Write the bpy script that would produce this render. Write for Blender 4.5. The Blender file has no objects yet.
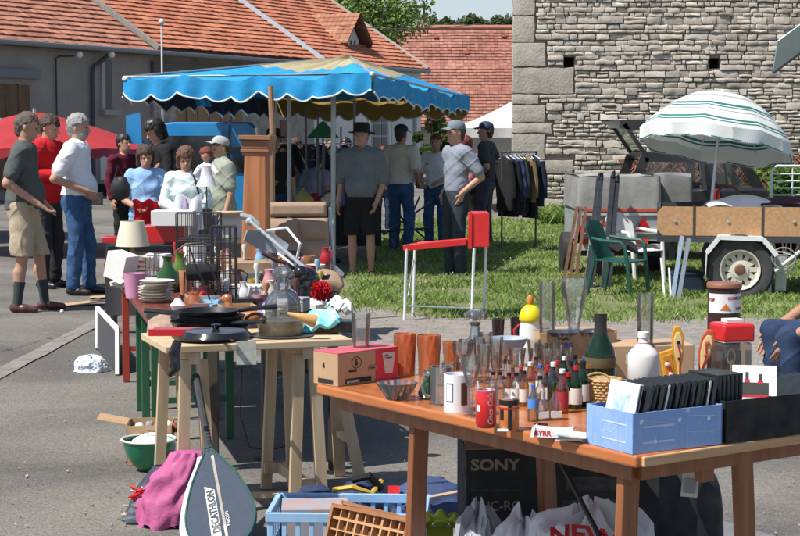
import bpy, math, random
import numpy as np
from mathutils import Vector, Matrix, noise as mnoise
from math import sin, cos, pi, radians, atan, atan2, sqrt, hypot
C = bpy.context.scene.collection
sc = bpy.context.scene
# ---------------------------------------------------------------- camera
CAMH, F = 1.65, 1700.0
TH = atan(133.0 / F)
cam = bpy.data.cameras.new('camera'); camo = bpy.data.objects.new('camera', cam); C.objects.link(camo)
camo.location = (0, 0, CAMH); camo.rotation_euler = (pi/2 - TH, 0, 0)
cam.sensor_width = 36; cam.lens = F/800*36; cam.clip_start = .05; cam.clip_end = 2000
sc.camera = camo
# ---------------------------------------------------------------- sky, sun, exposure
SUN_EL, SUN_AZ = radians(57), Vector((-0.86, -0.52, 0)).normalized()
sv = Vector((SUN_AZ.x*cos(SUN_EL), SUN_AZ.y*cos(SUN_EL), sin(SUN_EL)))
w = bpy.data.worlds.new('World'); sc.world = w; w.use_nodes = True
nt = w.node_tree; bg = nt.nodes['Background']
sky = nt.nodes.new('ShaderNodeTexSky'); sky.sky_type = 'NISHITA'; sky.sun_disc = False
sky.sun_elevation = SUN_EL; sky.sun_rotation = atan2(SUN_AZ.x, SUN_AZ.y) % (2*pi)
sky.air_density = 1.0; sky.dust_density = .8; sky.ozone_density = 1.0
tcw = nt.nodes.new('ShaderNodeTexCoord'); sz = nt.nodes.new('ShaderNodeSeparateXYZ'); mz = nt.nodes.new('ShaderNodeMapRange'); mw = nt.nodes.new('ShaderNodeMix'); mw.data_type = 'RGBA'
mz.inputs[1].default_value = .30; mz.inputs[2].default_value = .02; mz.inputs[3].default_value = 0; mz.inputs[4].default_value = .85      # thin bright haze towards the horizon
nt.links.new(tcw.outputs['Generated'], sz.inputs[0]); nt.links.new(sz.outputs[2], mz.inputs[0]); nt.links.new(mz.outputs[0], mw.inputs[0]); nt.links.new(sky.outputs[0], mw.inputs[6]); mw.inputs[7].default_value = (4.6, 5.3, 5.9, 1)
nt.links.new(mw.outputs[2], bg.inputs[0]); bg.inputs[1].default_value = 0.10
sl = bpy.data.lights.new('sun', 'SUN'); sl.energy = 4.9; sl.angle = radians(.53); sl.color = (1, .965, .9)
so = bpy.data.objects.new('sun', sl); C.objects.link(so); so.rotation_euler = sv.to_track_quat('Z', 'Y').to_euler()
so.location = (-10, -6, 20)
sc.view_settings.view_transform = 'Standard'; sc.view_settings.look = 'None'
sc.view_settings.exposure = 0.42; sc.view_settings.gamma = 1
sc.cycles.max_bounces = 8; sc.cycles.transparent_max_bounces = 24
# ---------------------------------------------------------------- picture measurements -> places
def ray(px, py):
    u, v = px-400.0, py-268.0
    return Vector((u, F*cos(TH)-v*sin(TH), -(F*sin(TH)+v*cos(TH))))
def G(px, py, z=0.0):
    d = ray(px, py); t = (z-CAMH)/d.z
    return Vector((d.x*t, d.y*t, z))
def D(px, py, Y):
    d = ray(px, py); t = Y/d.y
    return Vector((d.x*t, Y, CAMH+d.z*t))
def S(Y): return 1700.0/Y          # pixels per metre at depth Y (near enough)
# ---------------------------------------------------------------- materials
MATS = {}
def M(name, col, rough=.6, metal=0.0, var=0.0, scale=8.0, bump=0.0, bscale=60.0, spec=.5, col2=None, coat=0.0, det=4.0, em=None, sub=0, isl=0.0):
    if name in MATS: return MATS[name]
    m = bpy.data.materials.new(name); m.use_nodes = True; n = m.node_tree.nodes; l = m.node_tree.links
    b = n['Principled BSDF']; b.inputs['Roughness'].default_value = rough; b.inputs['Metallic'].default_value = metal
    b.inputs['Specular IOR Level'].default_value = spec
    if coat: b.inputs['Coat Weight'].default_value = coat; b.inputs['Coat Roughness'].default_value = .12
    c = tuple(col)+(1,)
    b.inputs['Base Color'].default_value = c
    if em: b.inputs['Emission Color'].default_value = tuple(em)+(1,); b.inputs['Emission Strength'].default_value = 1
    tc = n.new('ShaderNodeTexCoord')
    out = None
    if var or col2:
        nz = n.new('ShaderNodeTexNoise'); nz.inputs['Scale'].default_value = scale; nz.inputs['Detail'].default_value = det
        nz.inputs['Roughness'].default_value = .65
        l.new(tc.outputs['Object'], nz.inputs['Vector'])
        mp = n.new('ShaderNodeMapRange'); mp.inputs[1].default_value = .3; mp.inputs[2].default_value = .7
        l.new(nz.outputs[0], mp.inputs[0])
        mx = n.new('ShaderNodeMix'); mx.data_type = 'RGBA'
        if col2: a_, b_ = c, tuple(col2)+(1,)
        else: a_, b_ = tuple(x*(1-var) for x in col)+(1,), tuple(min(1, x*(1+var)) for x in col)+(1,)
        l.new(mp.outputs[0], mx.inputs[0]); mx.inputs[6].default_value = a_; mx.inputs[7].default_value = b_
        out = mx.outputs[2]
    if rough < .9 and not em:      # dust, smears and handling marks: uneven gloss
        rn = n.new('ShaderNodeTexNoise'); rn.inputs['Scale'].default_value = 14; rn.inputs['Detail'].default_value = 7; l.new(tc.outputs['Object'], rn.inputs['Vector'])
        rm_ = n.new('ShaderNodeMapRange'); rm_.inputs[1].default_value = .35; rm_.inputs[2].default_value = .7; rm_.inputs[3].default_value = rough*.8; rm_.inputs[4].default_value = min(1, rough*1.25+.12)
        l.new(rn.outputs[0], rm_.inputs[0]); l.new(rm_.outputs[0], b.inputs['Roughness'])
    if isl:
        g = n.new('ShaderNodeNewGeometry'); hs = n.new('ShaderNodeHueSaturation')
        mr = n.new('ShaderNodeMapRange'); mr.inputs[3].default_value = 1-isl; mr.inputs[4].default_value = 1+isl
        l.new(g.outputs['Random Per Island'], mr.inputs[0]); l.new(mr.outputs[0], hs.inputs['Value'])
        if out: l.new(out, hs.inputs['Color'])
        else: hs.inputs['Color'].default_value = c
        out = hs.outputs[0]
    if out: l.new(out, b.inputs['Base Color'])
    if bump:
        nb = n.new('ShaderNodeTexNoise'); nb.inputs['Scale'].default_value = bscale; nb.inputs['Detail'].default_value = 5
        l.new(tc.outputs['Object'], nb.inputs['Vector'])
        bp = n.new('ShaderNodeBump'); bp.inputs['Strength'].default_value = bump; bp.inputs['Distance'].default_value = .01
        l.new(nb.outputs[0], bp.inputs['Height']); l.new(bp.outputs[0], b.inputs['Normal'])
    MATS[name] = m; return m
def wood(name, c1, c2, axis='X', scale=6, rough=.5, coat=0, bump=.25):
    if name in MATS: return MATS[name]
    m = M(name, c1, rough=rough, coat=coat); n = m.node_tree.nodes; l = m.node_tree.links; b = n['Principled BSDF']
    tc = [x for x in n if x.type == 'TEX_COORD'][0]
    mp = n.new('ShaderNodeMapping'); s = [scale*6]*3; s['XYZ'.index(axis)] = scale*.35
    mp.inputs['Scale'].default_value = s; l.new(tc.outputs['Object'], mp.inputs[0])
    nz = n.new('ShaderNodeTexNoise'); nz.inputs['Scale'].default_value = 1; nz.inputs['Detail'].default_value = 5; nz.inputs['Distortion'].default_value = .6
    l.new(mp.outputs[0], nz.inputs['Vector'])
    cr = n.new('ShaderNodeValToRGB'); cr.color_ramp.elements[0].position = .35; cr.color_ramp.elements[1].position = .68
    cr.color_ramp.elements[0].color = tuple(c1)+(1,); cr.color_ramp.elements[1].color = tuple(c2)+(1,)
    l.new(nz.outputs[0], cr.inputs[0]); l.new(cr.outputs[0], b.inputs['Base Color'])
    bp = n.new('ShaderNodeBump'); bp.inputs['Strength'].default_value = bump; bp.inputs['Distance'].default_value = .004
    l.new(nz.outputs[0], bp.inputs['Height']); l.new(bp.outputs[0], b.inputs['Normal'])
    return m
def glass(name, tint=(1, 1, 1), gloss=1.0, edge=.55, dark=1.0, scat=.018, sc_=(.7, .75, .75)):
    """thin clear glass: see-through, mirror-like towards the rim"""
    if name in MATS: return MATS[name]
    m = bpy.data.materials.new(name); m.use_nodes = True; n = m.node_tree.nodes; l = m.node_tree.links
    n.remove(n['Principled BSDF']); o = n['Material Output']
    tr = n.new('ShaderNodeBsdfTransparent'); gl = n.new('ShaderNodeBsdfGlossy'); gl.inputs['Roughness'].default_value = .04
    lw = n.new('ShaderNodeLayerWeight'); lw.inputs[0].default_value = edge
    cr = n.new('ShaderNodeMix'); cr.data_type = 'RGBA'
    cr.inputs[6].default_value = tuple(tint)+(1,); cr.inputs[7].default_value = tuple(x*.88*dark for x in tint)+(1,)
    l.new(lw.outputs['Facing'], cr.inputs[0]); l.new(cr.outputs[2], tr.inputs[0])
    mr = n.new('ShaderNodeMapRange'); mr.inputs[3].default_value = .08*gloss; mr.inputs[4].default_value = .75*gloss
    l.new(lw.outputs['Fresnel'], mr.inputs[0])
    mx = n.new('ShaderNodeMixShader'); l.new(mr.outputs[0], mx.inputs[0]); l.new(tr.outputs[0], mx.inputs[1]); l.new(gl.outputs[0], mx.inputs[2])
    df = n.new('ShaderNodeBsdfDiffuse'); df.inputs[0].default_value = tuple(sc_)+(1,); m3 = n.new('ShaderNodeMixShader'); m3.inputs[0].default_value = scat
    l.new(mx.outputs[0], m3.inputs[1]); l.new(df.outputs[0], m3.inputs[2]); l.new(m3.outputs[0], o.inputs[0]); MATS[name] = m; return m
# ---------------------------------------------------------------- mesh builder
class MB:
    def __init__(s): s.v = []; s.f = []; s.m = []; s.mi = 0; s.T = None
    def add(s, vs, fs):
        b = len(s.v)
        if s.T is None: s.v += [tuple(p) for p in vs]
        else: s.v += [tuple(s.T @ Vector(p)) for p in vs]
        s.f += [tuple(b+i for i in f) for f in fs]; s.m += [s.mi]*len(fs); return s
    def box(s, c, d, rx=0, ry=0, rz=0):
        R = Matrix.Rotation(rz, 3, 'Z') @ Matrix.Rotation(ry, 3, 'Y') @ Matrix.Rotation(rx, 3, 'X'); c = Vector(c)
        vs = [c + R @ Vector((d[0]/2*i, d[1]/2*j, d[2]/2*k)) for i in (-1, 1) for j in (-1, 1) for k in (-1, 1)]
        return s.add(vs, [(0, 1, 3, 2), (4, 6, 7, 5), (0, 4, 5, 1), (2, 3, 7, 6), (0, 2, 6, 4), (1, 5, 7, 3)])
    def bar(s, p, q, w, h, up=(0, 0, 1)):
        p, q = Vector(p), Vector(q); d = (q-p); L = d.length; d.normalize(); u = Vector(up)
        if abs(d.dot(u)) > .98: u = Vector((0, 1, 0))
        a = d.cross(u).normalized(); b = a.cross(d).normalized(); vs = []
        for e in (p, q):
            for i, j in ((-1, -1), (1, -1), (1, 1), (-1, 1)): vs.append(e + a*w/2*i + b*h/2*j)
        return s.add(vs, [(0, 1, 2, 3), (7, 6, 5, 4), (0, 4, 5, 1), (1, 5, 6, 2), (2, 6, 7, 3), (3, 7, 4, 0)])
    def tube(s, pts, r, n=8, close=False, cap=True):
        pts = [Vector(p) for p in pts]; N = len(pts); rr = r if isinstance(r, (list, tuple)) else [r]*N
        vs = []; prev = None
        for i, p in enumerate(pts):
            if close: d = pts[(i+1) % N]-pts[i-1]
            else: d = pts[min(i+1, N-1)]-pts[max(i-1, 0)]
            if d.length < 1e-9: d = Vector((0, 0, 1))
            d.normalize()
            if prev is None:
                u = Vector((0, 0, 1)) if abs(d.z) < .9 else Vector((1, 0, 0)); a = d.cross(u).normalized()
            else:
                a = (prev - d*prev.dot(d)); a = a.normalized() if a.length > 1e-6 else d.orthogonal().normalized()
            prev = a; b = d.cross(a)
            for k in range(n): t = 2*pi*k/n; vs.append(p + (a*cos(t)+b*sin(t))*rr[i])
        fs = []
        for i in range(N if close else N-1):
            j = (i+1) % N
            for k in range(n): l_ = (k+1) % n; fs.append((i*n+k, i*n+l_, j*n+l_, j*n+k))
        if cap and not close: fs += [tuple(range(n-1, -1, -1)), tuple((N-1)*n+k for k in range(n))]
        return s.add(vs, fs)
    def lathe(s, prof, c=(0, 0, 0), n=24, sx=1, sy=1, wob=None, close=False):
        vs = []; fs = []
        for (r, z) in prof:
            for k in range(n):
                t = 2*pi*k/n; q = r if wob is None else wob(r, z, t)
                vs.append((c[0]+q*sx*cos(t), c[1]+q*sy*sin(t), c[2]+z))
        N = len(prof)
        for i in range(N if close else N-1):
            j = (i+1) % N
            for k in range(n): fs.append((i*n+k, i*n+(k+1) % n, j*n+(k+1) % n, j*n+k))
        if not close:
            if prof[0][0] > 1e-5: fs.append(tuple(range(n-1, -1, -1)))
            if prof[-1][0] > 1e-5: fs.append(tuple((N-1)*n+k for k in range(n)))
        return s.add(vs, fs)
    def shell(s, prof, th, c=(0, 0, 0), n=28, **k):
        """open vessel: outer profile bottom->top, inner wall th inside"""
        inner = [(max(r-th, .0005), z+(th if i == 0 else 0)) for i, (r, z) in enumerate(prof)]
        inner[0] = (inner[0][0], prof[0][1]+th*1.5)
        return s.lathe([(.0005, prof[0][1])]+list(prof)+inner[::-1]+[(.0005, prof[0][1]+th*1.5)], c, n, **k)
    def prism(s, pts, th, T=None):
        """2D outline in xz plane, thickness th along y (centred); T = Matrix"""
        N = len(pts); vs = [Vector((x, -th/2, z)) for x, z in pts]+[Vector((x, th/2, z)) for x, z in pts]
        if T is not None: vs = [T @ v for v in vs]
        fs = [tuple(range(N)), tuple(range(2*N-1, N-1, -1))]+[(i, i+N, (i+1) % N+N, (i+1) % N) for i in range(N)]
        return s.add(vs, fs)
    def grid(s, fn, nu, nv, th=0, flip=False):
        """fn(u,v)->point over 0..1; th>0 gives a closed slab offset along -z-ish normal"""
        P = [[Vector(fn(i/nu, j/nv)) for j in range(nv+1)] for i in range(nu+1)]
        vs = [p for r in P for p in r]; W = nv+1
        fs = [(i*W+j, (i+1)*W+j, (i+1)*W+j+1, i*W+j+1) for i in range(nu) for j in range(nv)]
        if flip: fs = [f[::-1] for f in fs]
        if th:
            nb = len(vs); low = []
            for i in range(nu+1):
                for j in range(nv+1):
                    a = P[min(i+1, nu)][j]-P[max(i-1, 0)][j]; b = P[i][min(j+1, nv)]-P[i][max(j-1, 0)]
                    nn = a.cross(b); nn = nn.normalized() if nn.length > 1e-9 else Vector((0, 0, 1))
                    low.append(P[i][j]-nn*th*(-1 if flip else 1))
            vs = vs+low; fs = fs+[tuple(nb+k for k in f[::-1]) for f in fs]
            for i in range(nu):
                fs.append((i*W, nb+i*W, nb+(i+1)*W, (i+1)*W)); a = i*W+nv; b = (i+1)*W+nv; fs.append((b, nb+b, nb+a, a))
            for j in range(nv):
                fs.append((j+1, nb+j+1, nb+j, j)); a = nu*W+j; fs.append((a, nb+a, nb+a+1, a+1))
        return s.add(vs, fs)
    def blob(s, c, r, amp=0, freq=3, seed=0, nu=16, nv=10):
        vs = []; fs = []
        r = Vector(r) if not isinstance(r, (int, float)) else Vector((r, r, r)); c = Vector(c)
        for j in range(nv+1):
            ph = pi*j/nv
            for i in range(nu):
                t = 2*pi*i/nu; d = Vector((sin(ph)*cos(t), sin(ph)*sin(t), cos(ph)))
                k = 1+amp*mnoise.noise(d*freq+Vector((seed*3.7, seed, 0))) if amp else 1
                vs.append(c+Vector((d.x*r.x, d.y*r.y, d.z*r.z))*k)
        for j in range(nv):
            for i in range(nu): fs.append((j*nu+i, (j+1)*nu+i, (j+1)*nu+(i+1) % nu, j*nu+(i+1) % nu))
        return s.add(vs, fs)
    def build(s, name, mat=None, parent=None, smooth=40, bev=0, loc=None, rz=0, seg=2):
        me = bpy.data.meshes.new(name); me.from_pydata(s.v, [], s.f)
        mats = mat if isinstance(mat, (list, tuple)) else [mat]
        for m in mats:
            if m: me.materials.append(m)
        if len(mats) > 1: me.polygons.foreach_set('material_index', s.m)
        me.validate()
        if smooth:
            me.polygons.foreach_set('use_smooth', [True]*len(me.polygons))
            if smooth < 180: me.set_sharp_from_angle(angle=radians(smooth))
        me.update()
        o = bpy.data.objects.new(name, me); C.objects.link(o)
        if parent: o.parent = parent
        if loc is not None: o.location = loc
        if rz: o.rotation_euler = (0, 0, rz)
        if bev:
            b = o.modifiers.new('bevel', 'BEVEL'); b.width = bev; b.segments = seg; b.limit_method = 'ANGLE'; b.angle_limit = radians(40)
        return o
def tag(o, label=None, cat=None, group=None, kind=None):
    if label: o['label'] = label
    if cat: o['category'] = cat
    if group: o['group'] = group
    if kind: o['kind'] = kind
    return o
def thing(name, label, cat, loc=(0, 0, 0), rz=0, group=None):
    o = bpy.data.objects.new(name, None); C.objects.link(o); o.location = loc; o.rotation_euler = (0, 0, rz)
    o.empty_display_size = .1
    return tag(o, label, cat, group)
def copy_thing(o, label, loc=None, rz=None, group=None, parent=None):
    c = o.copy(); C.objects.link(c)
    if parent: c.parent = parent
    if label: c['label'] = label
    if group: c['group'] = group
    if loc is not None: c.location = loc
    if rz is not None: c.rotation_euler = (c.rotation_euler[0], c.rotation_euler[1], rz)
    for ch in o.children_recursive:
        if ch.parent == o: copy_thing(ch, None, parent=c)
    return c
def text(body, size, mat, parent, loc, rot=(pi/2, 0, 0), name='lettering', ext=.0004, align='LEFT', sx=1.0, bold=0.0, shear=0.0):
    cu = bpy.data.curves.new(name, 'FONT'); cu.body = body; cu.size = size; cu.extrude = ext; cu.align_x = align
    cu.offset = bold; cu.resolution_u = 3; cu.shear = shear
    t = bpy.data.objects.new('tmp', cu); C.objects.link(t); bpy.context.view_layer.update()
    me = bpy.data.meshes.new_from_object(t); bpy.data.objects.remove(t); me.name = name
    me.materials.clear(); me.materials.append(mat)
    o = bpy.data.objects.new(name, me); C.objects.link(o)
    o.parent = parent; o.location = loc; o.rotation_euler = rot; o.scale = (sx, 1, 1)
    return o
R_ = random.Random(7)
def jit(a): return R_.uniform(-a, a)
def N3(x, y, z=0): return mnoise.noise(Vector((x, y, z)))
# ================================================================ GROUND
def ground_mats():
    m = M('asphalt', (.155, .145, .131), rough=.95, var=.12, scale=1.1, bump=.9, bscale=90, det=10)
    n = m.node_tree.nodes; l = m.node_tree.links; b = n['Principled BSDF']
    vo = n.new('ShaderNodeTexVoronoi'); vo.inputs['Scale'].default_value = 105
    tc = [x for x in n if x.type == 'TEX_COORD'][0]; l.new(tc.outputs['Object'], vo.inputs['Vector'])
    cr = n.new('ShaderNodeValToRGB'); cr.color_ramp.elements[0].position = .0; cr.color_ramp.elements[0].color = (.74, .74, .74, 1)
    cr.color_ramp.elements[1].position = 1; cr.color_ramp.elements[1].color = (1.3, 1.28, 1.24, 1)
    sp = n.new('ShaderNodeSeparateColor'); l.new(vo.outputs['Color'], sp.inputs[0]); l.new(sp.outputs[0], cr.inputs[0])
    mx = n.new('ShaderNodeMix'); mx.data_type = 'RGBA'; mx.blend_type = 'MULTIPLY'; mx.inputs[0].default_value = 1
    src = b.inputs['Base Color'].links[0].from_socket
    l.new(src, mx.inputs[6]); l.new(cr.outputs[0], mx.inputs[7]); l.new(mx.outputs[2], b.inputs['Base Color'])
    n2 = n.new('ShaderNodeTexNoise'); n2.inputs['Scale'].default_value = .55; n2.inputs['Detail'].default_value = 8; n2.inputs['Distortion'].default_value = .8; l.new(tc.outputs['Object'], n2.inputs['Vector'])
    c2 = n.new('ShaderNodeValToRGB'); e = c2.color_ramp.elements; e[0].position = .38; e[0].color = (.66, .66, .68, 1); e[1].position = .60; e[1].color = (1.12, 1.1, 1.06, 1)
    l.new(n2.outputs[0], c2.inputs[0]); m2 = n.new('ShaderNodeMix'); m2.data_type = 'RGBA'; m2.blend_type = 'MULTIPLY'; m2.inputs[0].default_value = 1
    l.new(mx.outputs[2], m2.inputs[6]); l.new(c2.outputs[0], m2.inputs[7]); l.new(m2.outputs[2], b.inputs['Base Color'])
    return m
asph = ground_mats()
m = MB()
m.grid(lambda u, v: (-260+520*u, -60+460*v, -.02), 8, 8); tag(m.build('ground', M('far_ground', (.16, .155, .14), var=.2, scale=.5), smooth=0), kind='structure')
m = MB()
def road_z(x, y): return .006*N3(x*.8, y*.8)+.004*N3(x*3, y*3)
m.grid(lambda u, v: (-16+24*u, -3+60*v, road_z(-16+24*u, -3+60*v)-.004), 90, 160)
tag(m.build('road', asph), kind='structure')
# gravelly verge between road and grass (right side)
def edge_y(x):      # near edge of the grass, in metres
    return 15.2 - .02*x + .35*N3(x*1.3, 3.1)+.25*N3(x*4, 7.7) + (.9 if x < .2 else 0)*max(0, min(1, (.4-x)/.8)) 
gv = M('gravel_verge', (.155, .135, .12), rough=.95, col2=(.30, .265, .235), scale=9, bump=1.0, bscale=45, det=8)
m = MB()
def verge(u, v):
    x = -.9+9.2*u; y0 = 10.2 + max(0, (.6-x))*.8+.3*N3(x,2); y1 = edge_y(x)+.5
    y0 = min(y0, y1-.5); y = y0+(y1-y0)*v
    e = min((y-y0)/.9, (x+.9)/.5, 1)
    return (x, y, -.03+.042*e+.016*N3(x*5, y*5)*(1.2-e)+.010*N3(x*17, y*17)*(1.5-e)+.004*N3(x*40, y*40))
m.grid(verge, 260, 220); tag(m.build('gravel_path', gv), kind='structure')
# loose pebbles in the verge and on the road
m = MB()
for i in range(2200):
    x = R_.uniform(-1.2, 5.5); y = R_.uniform(8.6, 15.4)
    if y < 10.2+max(0, .6-x)*.8+R_.uniform(-.4, 1): continue
    r = R_.uniform(.004, .015); m.blob((x, y, .008+r*.2), (r, r*R_.uniform(.6, 1), r*.6), nu=5, nv=3)
for i in range(500):
    p = G(R_.uniform(0, 800), R_.uniform(300, 536)); r = R_.uniform(.002, .006); m.blob((p.x, p.y, .004+road_z(p.x, p.y)), r, nu=5, nv=3)
tag(m.build('pebbles', M('pebble', (.30, .26, .23), isl=.5)), 'loose pale pebbles strewn over the verge and road', 'pebbles', kind='stuff')
m = MB()
for i in range(420):
    p = G(R_.uniform(0, 800), R_.uniform(290, 536)); a = R_.uniform(0, 6.3); s_ = R_.uniform(.004, .016); u = Vector((cos(a), sin(a), R_.uniform(-.2, .4)))*s_; w_ = Vector((-sin(a), cos(a), 0))*s_*.5; p.z = .008+road_z(p.x, p.y); m.add([p-u, p+w_, p+u, p-w_], [(0, 1, 2, 3)])
tag(m.build('litter', M('litter_flakes', (.30, .24, .15), isl=.7), smooth=0), 'tiny dry leaves and paper flakes scattered over the road', 'litter', kind='stuff')
# concrete gutter strip of the street
m = MB(); A_, B_ = G(-60, 405), G(140, 300)
dd = (B_-A_); nn = Vector((-dd.y, dd.x, 0)).normalized()*.075
m.grid(lambda u, v: tuple(A_+dd*(u*3-.5)+nn*(v*2-1)*(1+.15*N3(u*40, v))+Vector((0, 0, .004+road_z((A_+dd*(u*3-.5)).x, (A_+dd*(u*3-.5)).y)))), 80, 3)
tag(m.build('gutter', M('gutter_stone', (.21, .19, .17), rough=.95, var=.3, scale=6, bump=.8)), kind='structure')
# tar seams
m = MB()
for (a, b) in (((60, 340), (180, 300)), ((0, 352), (60, 335)), ((215, 372), (330, 352))):
    A_, B_ = G(*a), G(*b)
    pts = [A_.lerp(B_, t/12)+Vector((jit(.02), jit(.06), 0)) for t in range(13)]
    m.grid(lambda u, v: (lambda p: (p.x, p.y+(v-.5)*.035, .0045+road_z(p.x, p.y)))(pts[min(12, int(u*12))]), 12, 1)
tag(m.build('road_seams', M('tar', (.03, .03, .03), rough=.6)), kind='structure')
# ---------------------------------------------------------------- GRASS
gz = lambda x, y: .012+.03*max(0, min(1, (y-edge_y(x))/2))+.02*N3(x*.6, y*.6)
m = MB()
m.grid(lambda u, v: (lambda x: (x+max(0, .04*((edge_y(x)+(33.5-edge_y(x))*v)-16))*(1-u), edge_y(x)+(33.5-edge_y(x))*v, gz(x, edge_y(x)+(33.5-edge_y(x))*v)))(-.75+9.9*u), 80, 90)
tag(m.build('grass_ground', M('turf', (.10, .13, .045), rough=1, col2=(.20, .19, .09), scale=2.5, det=8)), kind='structure')
rs = np.random.default_rng(5)
def blades(n, xr, yr, hr, wid, name, mat, label, mask=None):
    x = rs.uniform(*xr, n); y = yr[0]+(yr[1]-yr[0])*rs.random(n)**1.5
    ey = np.array([edge_y(a) for a in x]); clump = np.array([mnoise.noise(Vector((a*2.2, b*2.2, 0))) for a, b in zip(x, y)])
    keep = (y > ey+rs.normal(0, .22, n)) & (x > -.60+.040*(y-17)+rs.normal(0, .10, n)) & (rs.random(n) < np.clip(.70+1.5*clump, .10, 1))
    if mask is not None: keep &= mask(x, y)
    x, y, clump = x[keep], y[keep], clump[keep]; k = len(x)
    z = np.array([gz(a, b) for a, b in zip(x, y)])
    far = np.clip((y-14)/18, 0, 1); h = rs.uniform(*hr, k)*(1+.9*clump); a = rs.uniform(0, 2*pi, k); wv = wid*(1+1.6*far)
    lx, ly = np.cos(a), np.sin(a); ln = rs.uniform(.2, 1.1, k)*h; b = rs.uniform(0, 2*pi, k)
    V = np.zeros((k, 4, 3)); V[:, 0] = np.c_[x-lx*wv, y-ly*wv, z-.01]; V[:, 1] = np.c_[x+lx*wv, y+ly*wv, z-.01]
    mx, my = x+np.cos(b)*ln*.35, y+np.sin(b)*ln*.35
    V[:, 2] = np.c_[mx+lx*wv*.8, my+ly*wv*.8, z+h*.6]; V[:, 3] = np.c_[x+np.cos(b)*ln, y+np.sin(b)*ln, z+h]
    me = bpy.data.meshes.new(name); me.vertices.add(4*k); me.vertices.foreach_set('co', V.ravel())
    f = np.arange(4*k).reshape(k, 4); tr = np.concatenate([f[:, [0, 1, 2]], f[:, [0, 2, 3]]], 1).reshape(-1)
    me.loops.add(len(tr)); me.loops.foreach_set('vertex_index', tr); nf = 2*k
    me.polygons.add(nf); me.polygons.foreach_set('loop_start', np.arange(nf)*3); me.update(calc_edges=True); me.materials.append(mat)
    o = bpy.data.objects.new(name, me); C.objects.link(o); tag(o, label, 'grass', kind='stuff'); return o
def leafmat(name, c, tr=.35, isl=.45, col2=None, sc_=1.2):
    m = M(name, c, rough=.75, isl=isl, spec=.12, col2=col2 or tuple(x*.7 for x in c), scale=sc_); n = m.node_tree.nodes; l = m.node_tree.links; b = n['Principled BSDF']; o = n['Material Output']
    t = n.new('ShaderNodeBsdfTranslucent'); mx = n.new('ShaderNodeMixShader'); mx.inputs[0].default_value = tr
    l.new(b.inputs['Base Color'].links[0].from_socket, t.inputs[0]); l.new(b.outputs[0], mx.inputs[1]); l.new(t.outputs[0], mx.inputs[2]); l.new(mx.outputs[0], o.inputs[0])
    return m
blades(190000, (-1.3, 8.5), (14.6, 32.2), (.02, .062), .003, 'grass', leafmat('grass_blades', (.15, .24, .055), col2=(.34, .44, .14), sc_=1.7), 'short sunlit green grass before the stone barn')
blades(9000, (2.5, 8.5), (30.6, 32.0), (.1, .3), .005, 'tall_grass', MATS['grass_blades'], 'taller unmown grass along the foot of the barn wall')
# daisies / dry specks
m = MB()
for i in range(420):
    x = R_.uniform(0, 6.5); y = R_.uniform(15, 28); m.blob((x, y, gz(x, y)+R_.uniform(.03, .08)), R_.uniform(.003, .009), nu=5, nv=3)
tag(m.build('daisies', M('daisy', (.75, .74, .5))), 'tiny pale daisies and dry specks in the grass', 'flowers', kind='stuff')

# ================================================================ BARN
def stone_mat():
    m = M('limestone', (.40, .345, .285), rough=.95, col2=(.61, .545, .46), scale=1.6, bump=.9, bscale=22, det=9, isl=.22); return m
def stone(m, x0, x1, z0, z1, y, rr, sub=4, amp=.02, rad=.014, o_=1):
    d = rr.uniform(.04, .13); off = rr.uniform(-.020, .014)*o_; d *= (.6+.4*o_); tz_ = rr.uniform(-.12, .12)*o_; nx = max(2, int((x1-x0)/.06)); nz = max(2, int((z1-z0)/.05))
    nx, nz = min(nx, 7), min(nz, 5); sd = rr.random()*90
    ex, ez = min(.3, rad*.6/(x1-x0)), min(.3, rad*.6/(z1-z0)); nx += 2; nz += 2
    def remap(u, n, e):
        i = round(u*n); return 0 if i == 0 else 1 if i == n else e+(1-2*e)*(i-1)/(n-2)
    def f(u, v):
        u = remap(u, nx, ex); v = remap(v, nz, ez)
        x = x0+(x1-x0)*u; z = z0+(z1-z0)*v
        e = min(u*(x1-x0), (1-u)*(x1-x0), v*(z1-z0), (1-v)*(z1-z0)); r = min(1, e/rad)
        yy = y-off+tz_*(z-(z0+z1)/2)-(d*.3)*sqrt(max(0, 1-(1-r)**2)) - amp*mnoise.noise(Vector((x*9, z*9, sd)))*r + (1-r)*.02
        jx = .02*mnoise.noise(Vector((x*8, z*8, sd+9))); jz = .018*mnoise.noise(Vector((x*8+4, z*8, sd)))
        return (x+jx, yy, z+jz)
    m.grid(f, nx, nz, th=.0, flip=False)
    # sides back to the wall core
    P = [Vector(f(i/nx, j/nz)) for (i, j) in [(i, 0) for i in range(nx+1)]+[(nx, j) for j in range(1, nz+1)]+[(i, nz) for i in range(nx-1, -1, -1)]+[(0, j) for j in range(nz-1, 0, -1)]]
    n = len(P); m.add(P+[p+Vector((0, .12, 0)) for p in P], [(i, i+n, (i+1) % n+n, (i+1) % n) for i in range(n)])
BX0, BX1, BY = D(512.5, 200, 32).x, 9.6, 32.0
rr = random.Random(11)
barn = thing('stone_barn', 'tall rubble stone barn wall with dressed quoins and small square holes', 'barn', (BX0, BY+.1, 0))
m = MB(); q = MB()
quo = []; z = 0.0
while z < 6.6:
    h = rr.choice([.20, .26, .34, .46, .5]); L = rr.choice([.42, .62, .9, 1.15]) if h > .25 else rr.choice([.5, .75]); quo.append((z, z+h, L)); z += h
for (a, b, L) in quo: stone(q, .0, L-.012, a+.008, b-.008, 0, rr, amp=.007, rad=.010, o_=.15)
def quoin_x(z0, z1): return max([L for a, b, L in quo if a < z1-.01 and b > z0+.01] or [0])
def holes(x0, x1, z0, z1):
    for (hx, hz, s_) in HOLES:
        if x0 < hx+s_ and x1 > hx-s_ and z0 < hz+s_ and z1 > hz-s_: return (hx, hz, s_)
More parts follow.
